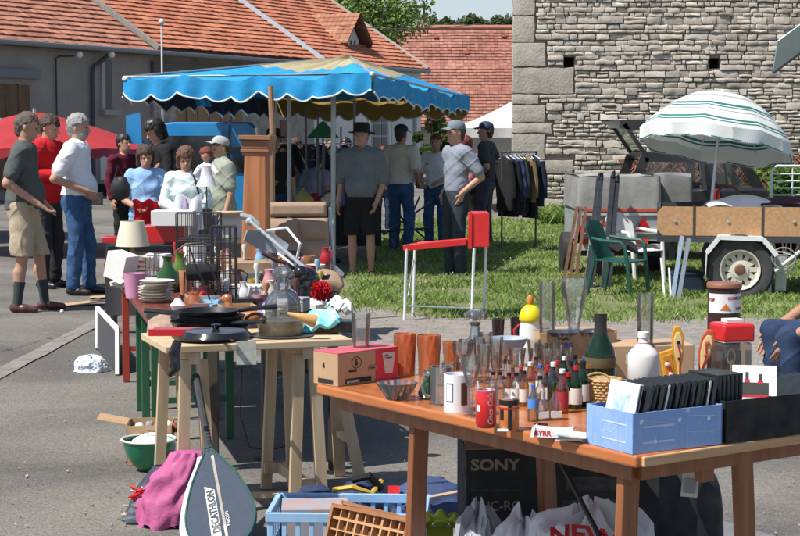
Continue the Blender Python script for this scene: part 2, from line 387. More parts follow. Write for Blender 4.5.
def Lp(px, py): p = D(px, py, BY); return p.x-BX0, p.z
HOLES = [(*Lp(570, 62), .10), (*Lp(716, 63), .10), (*Lp(600, 108), .0)]
HOLES = HOLES[:2]
z = 0.0
while z < 6.6:
    h = rr.choice([.055, .065, .075, .08, .09, .10, .115, .13, .15]); zb = z; 
    x = quoin_x(zb, zb+h)+rr.uniform(0, .05)
    while x < BX1-BX0:
        L = rr.uniform(.09, .50)*(1 if h > .09 else .75); wz = .03*mnoise.noise(Vector((x*.7, z*2, 0))); tall = rr.random() < .08
        hh = holes(x, x+L, zb, zb+h)
        if hh:
            if x < hh[0]-hh[2]-.07: L = hh[0]-hh[2]-x
            elif x+L > hh[0]+hh[2]: 
                x2 = hh[0]+hh[2]; L = x+L-x2; x = x2
                if L < .07: x += L; continue
            else: x = hh[0]+hh[2]; continue
        g = rr.uniform(.004, .012)
        if h > .12 and rr.random() < .4:       # two thin stones in one course
            mz = zb+h*rr.uniform(.4, .6); stone(m, x, x+L-g, zb+wz+.005, mz+wz-.004, 0, rr); stone(m, x, x+L-g, mz+wz+.004, zb+h+wz-.005, 0, rr)
        else: stone(m, x, x+L-g, zb+wz+.005, zb+h+wz-.005, 0, rr, amp=.022)
        x += L
    z += h
sm = stone_mat()
m.build('rubble_masonry', sm, barn, smooth=50)
q.build('corner_stone', M('quoin_limestone', (.36, .315, .265), rough=.95, col2=(.52, .46, .39), scale=5, bump=1, bscale=24, isl=.12), barn, smooth=50)
m = MB(); W_ = BX1-BX0
def core(m):
    xs = [0, HOLES[0][0]-.1, HOLES[0][0]+.1, HOLES[1][0]-.1, HOLES[1][0]+.1, W_]; hz = sorted(set([HOLES[0][1], HOLES[1][1]]))
    for i in range(5):
        if i in (1, 3):
            c = HOLES[0 if i == 1 else 1][1]; m.box(((xs[i]+xs[i+1])/2, .16, (c-.1)/2), (xs[i+1]-xs[i], .22, c-.1)); m.box(((xs[i]+xs[i+1])/2, .16, (c+.1+6.6)/2), (xs[i+1]-xs[i], .22, 6.5-c))
        else: m.box(((xs[i]+xs[i+1])/2, .16, 3.3), (xs[i+1]-xs[i], .22, 6.6))
    m.add([(0.01, .02, 0), (1.3, 9, 0), (W_, 9, 0), (W_, .02, 0), (0.01, .02, 6.6), (1.3, 9, 6.6), (W_, 9, 6.6), (W_, .02, 6.6)], [(0, 4, 5, 1), (4, 7, 6, 5), (1, 5, 6, 2), (2, 6, 7, 3)])
core(m); m.build('wall_core', M('lime_mortar', (.26, .22, .175), rough=1, var=.25, scale=6, bump=.5), barn)
m = MB(); m.box((W_/2, .6, 3.3), (W_-.4, .05, 6.4)); m.build('dark_interior', M('barn_dark', (.03, .028, .025)), barn)
# blue-grey awning corner jutting in at the right edge
m = MB(); a = D(773, 72, 17.5); b = D(830, 30, 17.5)
aw = thing('metal_awning', 'corner of a blue-grey sheet metal awning jutting in at the right edge', 'awning', (a.x, a.y, a.z))
m = MB(); L = b-a
m.grid(lambda u, v: (L.x*2.2*u, -.2*v+.05*u, L.z*2.2*u+v*.30), 6, 2, th=.012)
m.build('sheet', M('zinc_sheet', (.42, .48, .54), rough=.4, metal=.3, var=.08), aw)
m = MB(); m.bar((0, .03, 0), (L.x*2.2, .08, L.z*2.2), .03, .05); m.bar((L.x*2.1, .05, L.z*2.1), (L.x*2.1, .05, -a.z), .06, .06); m.build('frame', M('dark_steel', (.08, .08, .085), rough=.5, metal=.5), aw)
# ================================================================ LEFT HOUSE ROW
EA = D(0, 42, 42.7); EZ = 4.0
EB = Vector((1.04, 63.0, EZ)); EA.z = EZ
dE = (EB-EA); LE = dE.length; dE = dE/LE; nE = Vector((-dE.y, dE.x, 0))      # nE points inward (away from street)
house_rz = atan2(dE.y, dE.x)
def wpar(px):      # distance along the wall line from EA seen at px column
    k = (px-400)/1704.0; return (k*EA.y-EA.x)/(dE.x-k*dE.y)
def wz(px, py): 
    s_ = wpar(px); Y = EA.y+dE.y*s_; return D(px, py, Y).z
tile_a = M('clay_tile_orange', (.40, .125, .062), rough=.9, col2=(.54, .21, .115), scale=.6, bump=.5, bscale=25, isl=.22)
tile_b = M('clay_tile_aged', (.31, .12, .07), rough=.9, col2=(.47, .21, .135), scale=.8, bump=.5, bscale=25, isl=.25)
def tiles(m, w0, w1, t0, t1, pitch, cx, ry, z0, rr, exp=.30, wid=.22, y_off=0, jw=.004):
    """tiles on a roof plane in house space: x along eave, y inward, z up"""
    cp, sp = cos(pitch), sin(pitch); nrow = int((t1-t0)/exp)
    for r in range(nrow):
        t = t0+r*exp; sag = .02*sin(r*.8)
        n = int((w1(t)-w0(t))/wid)
        for i in range(n):
            x = w0(t)+i*wid+wid*.5; lift = .030+jit(.009); ta = t-.02+jit(.012); tb = t+exp+.04
            dx = jit(jw); sg = .03*mnoise.noise(Vector((x*.25, t*.4, 3)))
            def P(u, t_, h): return (x+dx+u*wid*.485, y_off+cp*t_-sp*h, z0+sp*t_+cp*(h+sg))
            vs = [P(-1, ta, lift+.028), P(1, ta, lift+.028), P(1, tb, .012), P(-1, tb, .012), P(-1, ta, lift-.002), P(1, ta, lift-.002)]
            m.add(vs, [(0, 1, 2, 3), (4, 5, 1, 0), (4, 0, 3), (5, 2, 1)])
PITCH = radians(32.6)
wD = wpar(160); wE = wpar(322)     # party lines at the eave
EXT = 7.0
houses = [(-12, wD, tile_b, 'long low cottage at far left with aged brown tile roof and plank door', (.35, .33, .30)),
          (wD, wE, tile_a, 'middle farmhouse with orange tile roof and brown barn doors behind the market canopy', (.40, .36, .31)),
          (wE, LE, tile_a, 'far white rendered farmhouse with orange tile roof, dormer and arched window', (.72, .71, .67))]
render_mats = [M('grey_render', (.24, .22, .20), rough=.95, col2=(.30, .28, .255), scale=1.2, bump=.4, bscale=12),
               M('grey_rubble', (.20, .18, .155), rough=.95, col2=(.36, .33, .29), scale=2.4, bump=1, bscale=9, det=8),
               M('white_render', (.62, .60, .57), rough=.95, var=.08, scale=1, bump=.2)]
HN = ['cottage', 'farmhouse', 'farmhouse']
hroots = []
for k, (w0, w1, tm, lab, _) in enumerate(houses):
    h = thing(HN[k], lab, 'house', EA+dE*w0+Vector((0, 0, -EZ)), house_rz); hroots.append(h)
    L = w1-w0; rj = .3
    m = MB(); m.box((L/2, .15+rj, EZ/2), (L-.01, .3, EZ)); m.box((L/2, EXT*2*cos(PITCH)-.3, EZ/2), (L-.01, .3, EZ))
    for xx in (.15, L-.15): m.prism([(rj+.3, 0), (2*EXT*cos(PITCH)-.5, 0), (2*EXT*cos(PITCH)-.5, EZ), (EXT*cos(PITCH), EZ+EXT*sin(PITCH)-.1), (rj+.3, EZ+.1)], .28, Matrix.Translation((xx, 0, 0)) @ Matrix.Rotation(pi/2, 4, 'Z'))
    m.build('wall', render_mats[k], h, smooth=0)
    m = MB(); cp, sp = cos(PITCH), sin(PITCH)
    dz = 0 if k == 0 else .10 if k == 1 else 0.04
    for sgn in (1, -1):
        y0 = 0 if sgn == 1 else 2*EXT*cp
        vs = [(0, y0, EZ+dz), (L, y0, EZ+dz), (L, EXT*cp, EZ+EXT*sp+dz), (0, EXT*cp, EZ+EXT*sp+dz)]; vs += [(a, b, c-.12) for a, b, c in vs]
        fs = [(0, 1, 2, 3), (7, 6, 5, 4), (0, 4, 5, 1), (1, 5, 6, 2), (3, 7, 4, 0)]
        m.add(vs, fs if sgn == 1 else [f[::-1] for f in fs])
    roof = m.build('roof', M('roof_deck', (.12, .055, .04), rough=1), h, smooth=0)
    m = MB(); tiles(m, lambda t: .02, lambda t: L-.02, .0, EXT, PITCH, 0, 0, EZ+dz+.01, rr, exp=.27, wid=.20)
    m.build('roof_tiles', tm, roof, smooth=0)
    # gutter
    m = MB(); m.tube([(0, -.06, EZ-.03), (L, -.06, EZ-.03)], .075, 8); m.build('gutter', M('zinc_gutter', (.22, .23, .24), rough=.5, metal=.5), h)
    # verge / party coping
    if k < 2:
        m = MB(); wcop = .14 if k == 0 else .42
        m.bar((L, -.02, EZ+.1), (L, EXT*cp, EZ+EXT*sp+.1), wcop, .14); m.build('coping', M('coping_old', (.25, .23, .2), var=.3, rough=.95, bump=.5) if k == 0 else M('coping_zinc', (.50, .53, .56), rough=.5, metal=.2, var=.1), roof, smooth=0)
    else:
        m = MB(); m.bar((L-.08, -.05, EZ+.08), (L-.08, EXT*cp, EZ+EXT*sp+.08), .16, .12); m.build('verge_board', M('verge', (.4, .34, .3), rough=.9), roof, smooth=0)
def hbox(k, px0, px1, py0, py1, d, name, mat, parent=None, yoff=.0, out=.05, sm_=0):
    """a panel on house k's street wall covering that picture area, standing out by out"""
    w0 = houses[k][0]; a, b = wpar(px0)-w0, wpar(px1)-w0; z1, z0 = wz((px0+px1)/2, py0), wz((px0+px1)/2, py1)
    m = MB(); m.box(((a+b)/2, .3-out/2+yoff, (z0+z1)/2), (b-a, out, z1-z0)); return m.build(name, mat, parent or hroots[k], smooth=0), ((a+b)/2, .3, (z0+z1)/2, b-a, z1-z0)
pl = wood('brown_planks', (.10, .055, .028), (.17, .095, .05), 'Z', 3, .8)
hbox(0, -30, 38, 84, 190, 0, 'door', pl, out=.06)
hbox(0, -40, 47, 68, 77, 0, 'lintel', M('lintel_slate', (.16, .18, .2), rough=.7), out=.16)
for px in (13, 26): hbox(0, px, px+.8, 84, 190, 0, 'door_gap', M('gap', (.02, .015, .01)), out=.065)
o, _ = hbox(0, 112, 121, 60, 110, 0, 'window', M('dark_pane', (.02, .024, .03), rough=.15), out=.02)
hbox(0, 110, 113, 58, 112, 0, 'window_frame', M('pale_frame', (.35, .35, .34)), out=.07)
hbox(0, 109, 124, 110, 115, 0, 'sill', M('sill_stone', (.3, .29, .27)), out=.2)
hbox(0, 108, 118, 143, 180, 0, 'window', M('curtained_pane', (.5, .52, .52), rough=.3), out=.04)
def pipe(k, pts, r, mat, name='downpipe'):
    w0 = houses[k][0]; m = MB(); m.tube([(wpar(px)-w0, .3-o_, wz(px, py)) for px, py, o_ in pts], r, 8); return m.build(name, mat, hroots[k])
pipe(0, [(109, 55, .3), (107, 60, .2), (101, 66, .1), (100, 74, .08), (100, 190, .08)], .055, M('lead_pipe', (.05, .055, .07), rough=.6))
pipe(0, [(76, 56, .28), (66, 56, .1), (64.5, 58, .06), (64.5, 190, .06)], .022, M('cable', (.03, .03, .03)), 'cable_conduit')
m = MB(); w0 = 12
for px in (78, 110):
    m = MB(); m.blob((wpar(px)+12, -.1, wz(px, 55)), .09, nu=8, nv=6); m.build('floodlight', M('white_lamp', (.7, .7, .7), rough=.4), hroots[0])
# vent pipe on roof junction
m = MB(); a = D(164, 62, 47.8); b = D(163, 24, 47.8); pm = thing('antenna_mast', 'thin white mast rising over the eave between the two left roofs', 'mast', a)
m.tube([(0, -.4, -2), (0, -.4, b.z-a.z)], .03, 6); m.build('pole', M('mast_white', (.6, .6, .62)), pm); m = MB(); m.blob((0, -.4, b.z-a.z+.03), .09, nu=10, nv=6); m.build('lamp_head', M('mast_white', (.6, .6, .62)), pm)
# house 1 details
hbox(1, 160, 182, 88, 195, 0, 'stone_pier', M('pier_stone', (.34, .29, .26), var=.4, scale=3, rough=.95, bump=.8, bscale=8), out=.1)
hbox(1, 182, 250, 92, 200, 0, 'barn_door', wood('ochre_planks', (.22, .13, .06), (.32, .20, .10), 'Z', 3, .85), out=.05)
for px in (193, 204.5, 216, 227, 238): hbox(1, px, px+.8, 92, 200, 0, 'door_gap', MATS['gap'], out=.055)
hbox(1, 160, 322, 66, 79, 0, 'lintel_beam', wood('old_beam', (.09, .075, .06), (.16, .14, .12), 'X', 4, .9), out=.12)
hbox(1, 288, 297, 120, 150, 0, 'shutter', M('brown_shutter', (.12, .05, .03)), out=.04)
# house 2: arched window
k = 2; w0 = houses[2][0]
def arch(px0, px1, py0, py1, out, name, mat, parent):
    a, b = wpar(px0)-w0, wpar(px1)-w0; z1, z0 = wz((px0+px1)/2, py0), wz((px0+px1)/2, py1); r = (b-a)/2; c = (a+b)/2
    pts = [(b, z0)]+[(c+r*cos(t*pi/12), z1-r*1.25+r*1.25*sin(t*pi/12)) for t in range(13)]+[(a, z0)]
    mm = MB(); mm.prism(pts[::-1], out, Matrix.Translation((0, .3-out/2, 0))); return mm.build(name, mat, parent, smooth=0)
arch(374, 397, 101, 150, .07, 'window_surround', M('arch_stone', (.55, .52, .48)), hroots[2])
aw_ = arch(377, 394, 104, 149, .09, 'window', M('grey_frame', (.30, .32, .34)), hroots[2])
for x0_, x1_ in ((379, 384.8), (386.4, 392)):
    for y0_, y1_ in ((112, 122), (124, 135), (137, 148)): hbox(2, x0_, x1_, y0_, y1_, 0, 'pane', MATS['dark_pane'], parent=aw_, out=.11)
hbox(2, 398, 411, 104, 190, 0, 'door', M('door_pale', (.5, .48, .46)), out=.05)
pipe(2, [(420, 78, .1), (421, 84, .07), (421, 190, .07)], .06, M('downpipe_grey', (.35, .37, .37)))
# dormer on house 2
dm_w = wpar(345)-w0; Yd = EA.y+dE.y*wpar(345)
def hl(px, py, ins):   # point in house-2 space whose picture place is px,py at inset ins from the eave line
    # solve along wall with inset
    k_ = (px-400)/1704.0; ox, oy = EA.x+nE.x*ins, EA.y+nE.y*ins; s_ = (k_*oy-ox)/(dE.x-k_*dE.y); Y = oy+dE.y*s_
    return Vector((s_-w0, ins, D(px, py, Y).z))
ins = 1.35; a = hl(341, 60, ins); b = hl(356, 60, ins); top = hl(350.5, 17, ins)
zb = EZ+ins*math.tan(PITCH)-.15; zt = hl(349, 39, ins).z; cx = (a.x+b.x)/2; hw = max(.55, (b.x-a.x)/2)
dmr = hroots[2]
m = MB(); m.prism([(cx-hw, zb), (cx+hw, zb), (cx+hw, zt), (cx, top.z-.12), (cx-hw, zt)], .2, Matrix.Translation((0, ins, 0)))
m.box((cx-hw+.06, ins+1.2, (zb+zt)/2+.3), (.12, 2.2, zt-zb)); m.box((cx+hw-.06, ins+1.2, (zb+zt)/2+.3), (.12, 2.2, zt-zb))
dw = m.build('dormer', render_mats[2], dmr, smooth=0)
m = MB(); m.box((cx, ins-.12, zb+(zt-zb)*.45), (hw*.9, .06, (zt-zb)*.7)); m.build('dormer_window', MATS['dark_pane'], dw)
m = MB(); m.box((cx, ins-.16, zb+(zt-zb)*.45), (.05, .06, (zt-zb)*.75)); m.box((cx, ins-.16, zb+.1), (hw*1.1, .1, .06)); m.box((cx-hw*.5, ins-.16, zb+(zt-zb)*.45), (.06, .06, (zt-zb)*.75)); m.box((cx+hw*.5, ins-.16, zb+(zt-zb)*.45), (.06, .06, (zt-zb)*.75));m.build('dormer_frame', M('white_paint', (.75, .75, .73)), dw)
m = MB(); run = 3.4
for sg in (-1, 1):
    ex = cx+sg*(hw+.35); ez = zt-.28
    A3, B3, C3, D3 = Vector((cx, ins-.45, top.z)), Vector((ex, ins-.45, ez)), Vector((ex, ins+run, ez)), Vector((cx, ins+run, top.z))
    f = [(0, 1, 2, 3), (7, 6, 5, 4), (0, 4, 5, 1), (1, 5, 6, 2)]; vs = [A3, B3, C3, D3]; vs += [v+Vector((0, 0, .1)) for v in vs]; m.add(vs, f)
dr = m.build('dormer_roof', M('roof_deck', (.12, .055, .04)), dw, smooth=0)
m = MB()
for sg in (-1, 1):
    ex = cx+sg*(hw+.38); ez = zt-.2; sl = Vector((ex-cx, 0, ez-top.z-.1)); ln = sl.length
    nr = 7
    for r in range(nr):
        for c_ in range(int((run+.5)/.2)):
            y = ins-.5+c_*.2; p = Vector((cx, y, top.z+.13))+sl*((r+1)/nr); q_ = Vector((cx, y, top.z+.13))+sl*(r/nr)-Vector((0, 0, .03))
            u = Vector((0, .19, 0)); vs = [p+Vector((0, 0, .03)), p+u+Vector((0, 0, .03)), q_+u+Vector((0,0,.02)), q_+Vector((0,0,.02)), p-Vector((0, 0, .02)), p+u-Vector((0, 0, .02))]
            m.add(vs, [(0, 1, 2, 3), (4, 5, 1, 0)])
m.build('dormer_tiles', M('clay_tile_dormer', (.28, .12, .07), rough=.9, isl=.2, col2=(.36, .17, .10), scale=3), dr, smooth=0)
# ================================================================ FAR TILED BARN (plane facing us)
Yb = 78.0
a = D(404, 118, Yb); b = D(560, 118, Yb); tz = D(450, 29, Yb+7).z
fb = thing('far_barn', 'distant barn with wide pinkish red tile roof behind the white tent', 'barn', (a.x-3, Yb, 0))
W2 = b.x-a.x+8; ez = D(450, 128, Yb).z
m = MB(); m.box((W2/2, .4+7, ez/2), (W2, 13.6, ez)); m.build('wall', M('far_wall', (.4, .36, .3), rough=.95), fb)
p2 = atan2(tz-ez, 7); m = MB()
vs = [(0, 0, ez), (W2, 0, ez), (W2, 7, tz), (0, 7, tz), (0, 14, ez), (W2, 14, ez)]; m.add(vs, [(0, 1, 2, 3), (3, 2, 5, 4), (0, 3, 4), (1, 5, 2)]); rf = m.build('roof', M('roof_deck', (.12, .055, .04)), fb, smooth=0)
m = MB(); tiles(m, lambda t: 0, lambda t: W2, 0, 7/cos(p2), p2, 0, 0, ez+.02, rr, exp=.27, wid=.19, jw=.01)
m.build('roof_tiles', M('clay_tile_pink', (.25, .095, .065), rough=.9, isl=.25, col2=(.36, .165, .12), scale=.6), rf, smooth=0)
m = MB(); m.tube([(0, 7, tz+.06), (W2, 7, tz+.06)], .14, 8); m.build('ridge', M('ridge_tile', (.36, .16, .11), isl=.1), rf)
for px, py in ((436, 38), (466.5, 54), (504, 37)):
    tt = (D(px, py, Yb+6).z-ez)/(tz-ez)*7; p = D(px, py, Yb+tt)
    m = MB(); m.box((p.x-a.x+3, tt-.1, p.z+.05), (.2, .3, .12), rx=p2); m.build('vent_tile', M('vent_dark', (.22, .06, .03)), rf)
m = MB(); c = D(416, 26, Yb+7.5); m.box((c.x-a.x+3, 7.5, c.z+.1), (1.2, .8, .9)); ch = m.build('chimney', M('chimney_brick', (.4, .33, .26), var=.2), rf)
m = MB(); m.box((c.x-a.x+3, 7.5, c.z+.95), (1.1, .8, .08)); [m.box((c.x-a.x+3+s_*.4, 7.5, c.z+.72), (.1, .6, .4)) for s_ in (-1, 1)]; m.build('chimney_cap', M('cap_dark', (.05, .05, .05)), ch)
# overhead wire
m = MB(); a = D(340, 26, 60); b = D(560, 8, 60); m.tube([a.lerp(b, t/12)-Vector((0, 0, .35*sin(pi*t/12))) for t in range(13)], .014, 5)
tag(m.build('overhead_cable', M('cable', (.03, .03, .03))), 'thin overhead cable crossing the sky above the far tile roof', 'cable')
# ================================================================ TREES
def tree(name, label, loc, base, R, n, leaf, mat, h_tr, tr=.18, seed=1, wood_m=None, group=None):
    r = random.Random(seed); t = thing(name, label, 'tree', loc, group=group)
    m = MB(); top = Vector((base[0]*.5, base[1]*.5, base[2])); m.tube([(0, 0, 0), (0.03, 0, h_tr*.5), tuple(top)], [tr, tr*.8, tr*.45], 9)
    cl = []
    for i in range(26):
        d = Vector((r.gauss(0, 1), r.gauss(0, 1), r.gauss(0, 1))).normalized(); k = r.uniform(.35, 1.0)
        c = Vector(base)+Vector((d.x*R[0]*k, d.y*R[1]*k, d.z*R[2]*k)); cl.append((c, r.uniform(.22, .42)*min(R)))
        if i < 14: m.tube([(0, 0, h_tr*.6+r.uniform(0, .3)), tuple(Vector(base).lerp(c, .4)), tuple(c)], [tr*.4, tr*.2, .015], 5)
    m.build('trunk', wood_m or M('bark', (.10, .075, .055), rough=.95, var=.3, bump=.8, bscale=15), t)
    m = MB()
    for i in range(n):
        c, cr = cl[r.randrange(26)]; d = Vector((r.gauss(0, 1), r.gauss(0, 1), r.gauss(0, .8))); d = d.normalized()*cr*r.random()**.4*1.25
        p = c+d; a = Vector((r.gauss(0, 1), r.gauss(0, 1), r.gauss(0, 1))).normalized(); b = a.orthogonal().normalized(); s_ = leaf*r.uniform(.6, 1.3)
        m.add([p-a*s_, p+b*s_*.55, p+a*s_, p-b*s_*.55], [(0, 1, 2, 3)])
    m.build('crown', mat, t, smooth=0); return t
lf1 = leafmat('leaf_green', (.13, .22, .05), col2=(.24, .32, .10)); lf2 = leafmat('leaf_dark', (.05, .085, .03), col2=(.10, .14, .05)); lf3 = leafmat('leaf_olive', (.10, .13, .055))
c = D(370, 5, 72); tree('broadleaf_tree', 'tall leafy green tree rising behind the white farmhouse roof', (c.x, 72, 0), (0, 0, c.z), (2.6, 2.4, 2.3), 9000, .11, lf1, 5, seed=3)
c = D(322, 0, 78); tree('broadleaf_tree', 'leafy tree top just showing left of the tall tree over the roof', (c.x, 78, 0), (0, 0, c.z), (2.2, 2, 2), 5000, .12, lf2, 5, seed=4)
for i, (px, py, rx, rz_, lab) in enumerate(((437, 26, 1.2, .7, 'low bushy tree top beside the chimney behind the far barn'), (463, 24, 1.4, .75, 'wide bushy tree top in the middle above the far tile roof'), (478, 27, 1.0, .5, 'smallest tree top poking over the ridge of the far tile roof'), (506, 22, 1.5, 1.0, 'tree top touching the barn corner above the far tile roof'))):
    c = D(px, py, 96); tree('background_tree', lab, (c.x, 96, 0), (0, 0, c.z-.3), (rx, 1.2, rz_), 1800, .12, lf3, 5, seed=10+i, group='trees behind the far barn')
c = D(434, 135, 40); tree('ivy_shrub', 'dark green shrub at the corner of the white farmhouse under the canopy edge', (c.x, 40, 0), (0, 0, 1.5), (.45, .5, 1.3), 4500, .06, lf2, 1.5, tr=.05, seed=20)
# ================================================================ PEOPLE (one continuous surface per body, from a distance field)
def surfnet(Fv, org, h):
    s = Fv < 0; nx, ny, nz = Fv.shape
    cs = [(i, j, k) for i in (0, 1) for j in (0, 1) for k in (0, 1)]
    sl = lambda A, c: A[c[0]:nx-1+c[0], c[1]:ny-1+c[1], c[2]:nz-1+c[2]]
    cnt = sum(sl(s, c).astype(np.int8) for c in cs); act = (cnt > 0) & (cnt < 8)
    idx = np.argwhere(act); vid = -np.ones(act.shape, int); vid[act] = np.arange(len(idx))
    acc = np.zeros((len(idx), 3)); num = np.zeros(len(idx)); I, J, K = idx.T
    for a in cs:
        for ax in range(3):
            if a[ax]: continue
            b = list(a); b[ax] = 1
            fa = Fv[I+a[0], J+a[1], K+a[2]]; fb = Fv[I+b[0], J+b[1], K+b[2]]; x = (fa < 0) != (fb < 0)
            t = np.where(x, fa/np.where(fa == fb, 1, fa-fb), 0)
            p = np.tile(np.array(a, float), (len(idx), 1)); p[:, ax] += t
            acc[x] += p[x]; num[x] += 1
    V = (acc/num[:, None]+idx)*h+np.array(org); faces = []
    for ax in range(3):
        u, v = [(1, 2), (2, 0), (0, 1)][ax]
        A = s; d = [slice(None)]*3; e = [slice(None)]*3; d[ax] = slice(0, -1); e[ax] = slice(1, None)
        ch = np.argwhere(A[tuple(d)] != A[tuple(e)]); ch = ch[(ch[:, u] > 0) & (ch[:, v] > 0) & (ch[:, u] < Fv.shape[u]-1) & (ch[:, v] < Fv.shape[v]-1)]
        if not len(ch): continue
        ins = A[ch[:, 0], ch[:, 1], ch[:, 2]]
        q = []
        for du, dv in ((1, 1), (0, 1), (0, 0), (1, 0)):
            c = ch.copy(); c[:, u] -= du; c[:, v] -= dv; q.append(vid[c[:, 0], c[:, 1], c[:, 2]])
        q = np.stack(q, 1); q[~ins] = q[~ins][:, ::-1]; faces.append(q[(q >= 0).all(1)])
    return V, np.concatenate(faces)
class SDF:
    def __init__(s, lo, hi, h):
        s.h = h; s.lo = np.array(lo, float); n = np.ceil((np.array(hi)-s.lo)/h).astype(int)+1
        s.ax = [s.lo[i]+h*np.arange(n[i]) for i in range(3)]; s.F = np.full(n, .3, np.float32)
    def win(s, lo, hi):
        sl = []
        for i in range(3):
            a = max(0, int((lo[i]-s.lo[i])/s.h)-1); b = min(len(s.ax[i]), int((hi[i]-s.lo[i])/s.h)+2)
            if b <= a: return None
            sl.append(slice(a, b))
        return tuple(sl)
    def put(s, sl, d, k):
        f = s.F[sl]; hh = np.clip(.5+.5*(f-d)/k, 0, 1) if k else (d < f).astype(float)
        s.F[sl] = f*(1-hh)+d*hh-(k*hh*(1-hh) if k else 0)
    def cap(s, a, b, ra, rb, k=.02, sq=1.0, ang=0.0, inf=0):
        """tapered capsule; sq = depth/width of its cross-section in a frame turned by ang about z"""
        a = np.array(a, float); b = np.array(b, float); ra += inf; rb += inf; m_ = max(ra, rb)/min(1, sq)+k+.02
        sl = s.win(np.minimum(a, b)-m_, np.maximum(a, b)+m_)
        if sl is None: return s
        X, Y, Z = np.meshgrid(*[s.ax[i][sl[i]] for i in range(3)], indexing='ij')
        if sq != 1:
            ca, sa = cos(ang), sin(ang)
            def tr(x, y): return x*ca+y*sa, (-x*sa+y*ca)/sq
            X, Y = tr(X, Y); a[:2] = tr(a[0], a[1]); b[:2] = tr(b[0], b[1])
        ab = b-a; L = ab.dot(ab)+1e-9; t = np.clip(((X-a[0])*ab[0]+(Y-a[1])*ab[1]+(Z-a[2])*ab[2])/L, 0, 1)
        d = np.sqrt((X-a[0]-t*ab[0])**2+(Y-a[1]-t*ab[1])**2+(Z-a[2]-t*ab[2])**2)-(ra+(rb-ra)*t)
        s.put(sl, d*(sq if sq < 1 else 1)**.5, k); return s
    def ell(s, c, r, k=.01, sub=False, ang=0, pitch=0):
        m_ = max(r)+k+.02; sl = s.win(np.array(c)-m_, np.array(c)+m_)
        if sl is None: return s
        X, Y, Z = np.meshgrid(*[s.ax[i][sl[i]]-c[i] for i in range(3)], indexing='ij')
        if ang: X, Y = X*cos(ang)+Y*sin(ang), -X*sin(ang)+Y*cos(ang)
        if pitch: Y, Z = Y*cos(pitch)+Z*sin(pitch), -Y*sin(pitch)+Z*cos(pitch)
        q = np.sqrt((X/r[0])**2+(Y/r[1])**2+(Z/r[2])**2); d = (q-1)*min(r)
        if sub:
            f = s.F[sl]; hh = np.clip(.5-.5*(f+d)/k, 0, 1); s.F[sl] = f*(1-hh)-d*hh+k*hh*(1-hh)
        else: s.put(sl, d, k)
        return s
    def cut(s, p, n):       # remove the side the normal points to
        n = np.array(n, float)/np.linalg.norm(n); X, Y, Z = np.meshgrid(*s.ax, indexing='ij', sparse=True)
        s.F = np.maximum(s.F, (X-p[0])*n[0]+(Y-p[1])*n[1]+(Z-p[2])*n[2]).astype(np.float32); return s
    def folds(s, amp, fr=(14, 14, 30), seed=0, only=None):
        X, Y, Z = np.meshgrid(*s.ax, indexing='ij', sparse=True)
        w1 = np.sin(X*fr[0]+1.7*np.sin(Z*fr[2]*.4+seed)+seed*2.1); w2 = np.sin(Z*fr[2]+2.2*np.sin(X*fr[0]*.5+Y*9+seed)+seed); w3 = np.sin(Y*fr[1]*1.3+Z*fr[2]*.6+seed*.7)
        rg = 1-np.abs(np.sin(X*fr[0]*.55+Z*fr[2]*.42+1.3*np.sin(Y*12+Z*7+seed)+seed)); rg2 = 1-np.abs(np.sin(X*fr[0]*.6-Z*fr[2]*.5+1.5*np.sin(Y*10-Z*5)+seed*1.7)); s.F = (s.F+amp*(w1*w2*.6+.4*w3*w2-.9*rg**4-.8*rg2**5)).astype(np.float32); return s
    def mesh(s, mat, name, parent, smooth=True):
        V, Q = surfnet(s.F, s.lo, s.h); me = bpy.data.meshes.new(name); me.vertices.add(len(V)); me.vertices.foreach_set('co', V.ravel())
        me.loops.add(Q.size); me.loops.foreach_set('vertex_index', Q.ravel().astype(np.int32)); me.polygons.add(len(Q))
        me.polygons.foreach_set('loop_start', np.arange(len(Q))*4); me.update(calc_edges=True); me.validate(); me.materials.append(mat)
        me.polygons.foreach_set('use_smooth', [True]*len(me.polygons)); o = bpy.data.objects.new(name, me); C.objects.link(o)
        if parent: o.parent = parent
        return o
SKIN = M('skin', (.46, .25, .17), rough=.6, var=.10, scale=14); SKIN2 = M('skin_tanned', (.36, .18, .11), rough=.55, var=.1, scale=14)
EYE = M('eye_dark', (.05, .03, .025), rough=.5); LIP = M('lips', (.38, .13, .11), rough=.5)
def cloth(name, c, var=.12, isl=0, bump=.35): return M('cloth_'+name, c, rough=.92, var=var, scale=9, bump=.45, bscale=18, spec=.2)
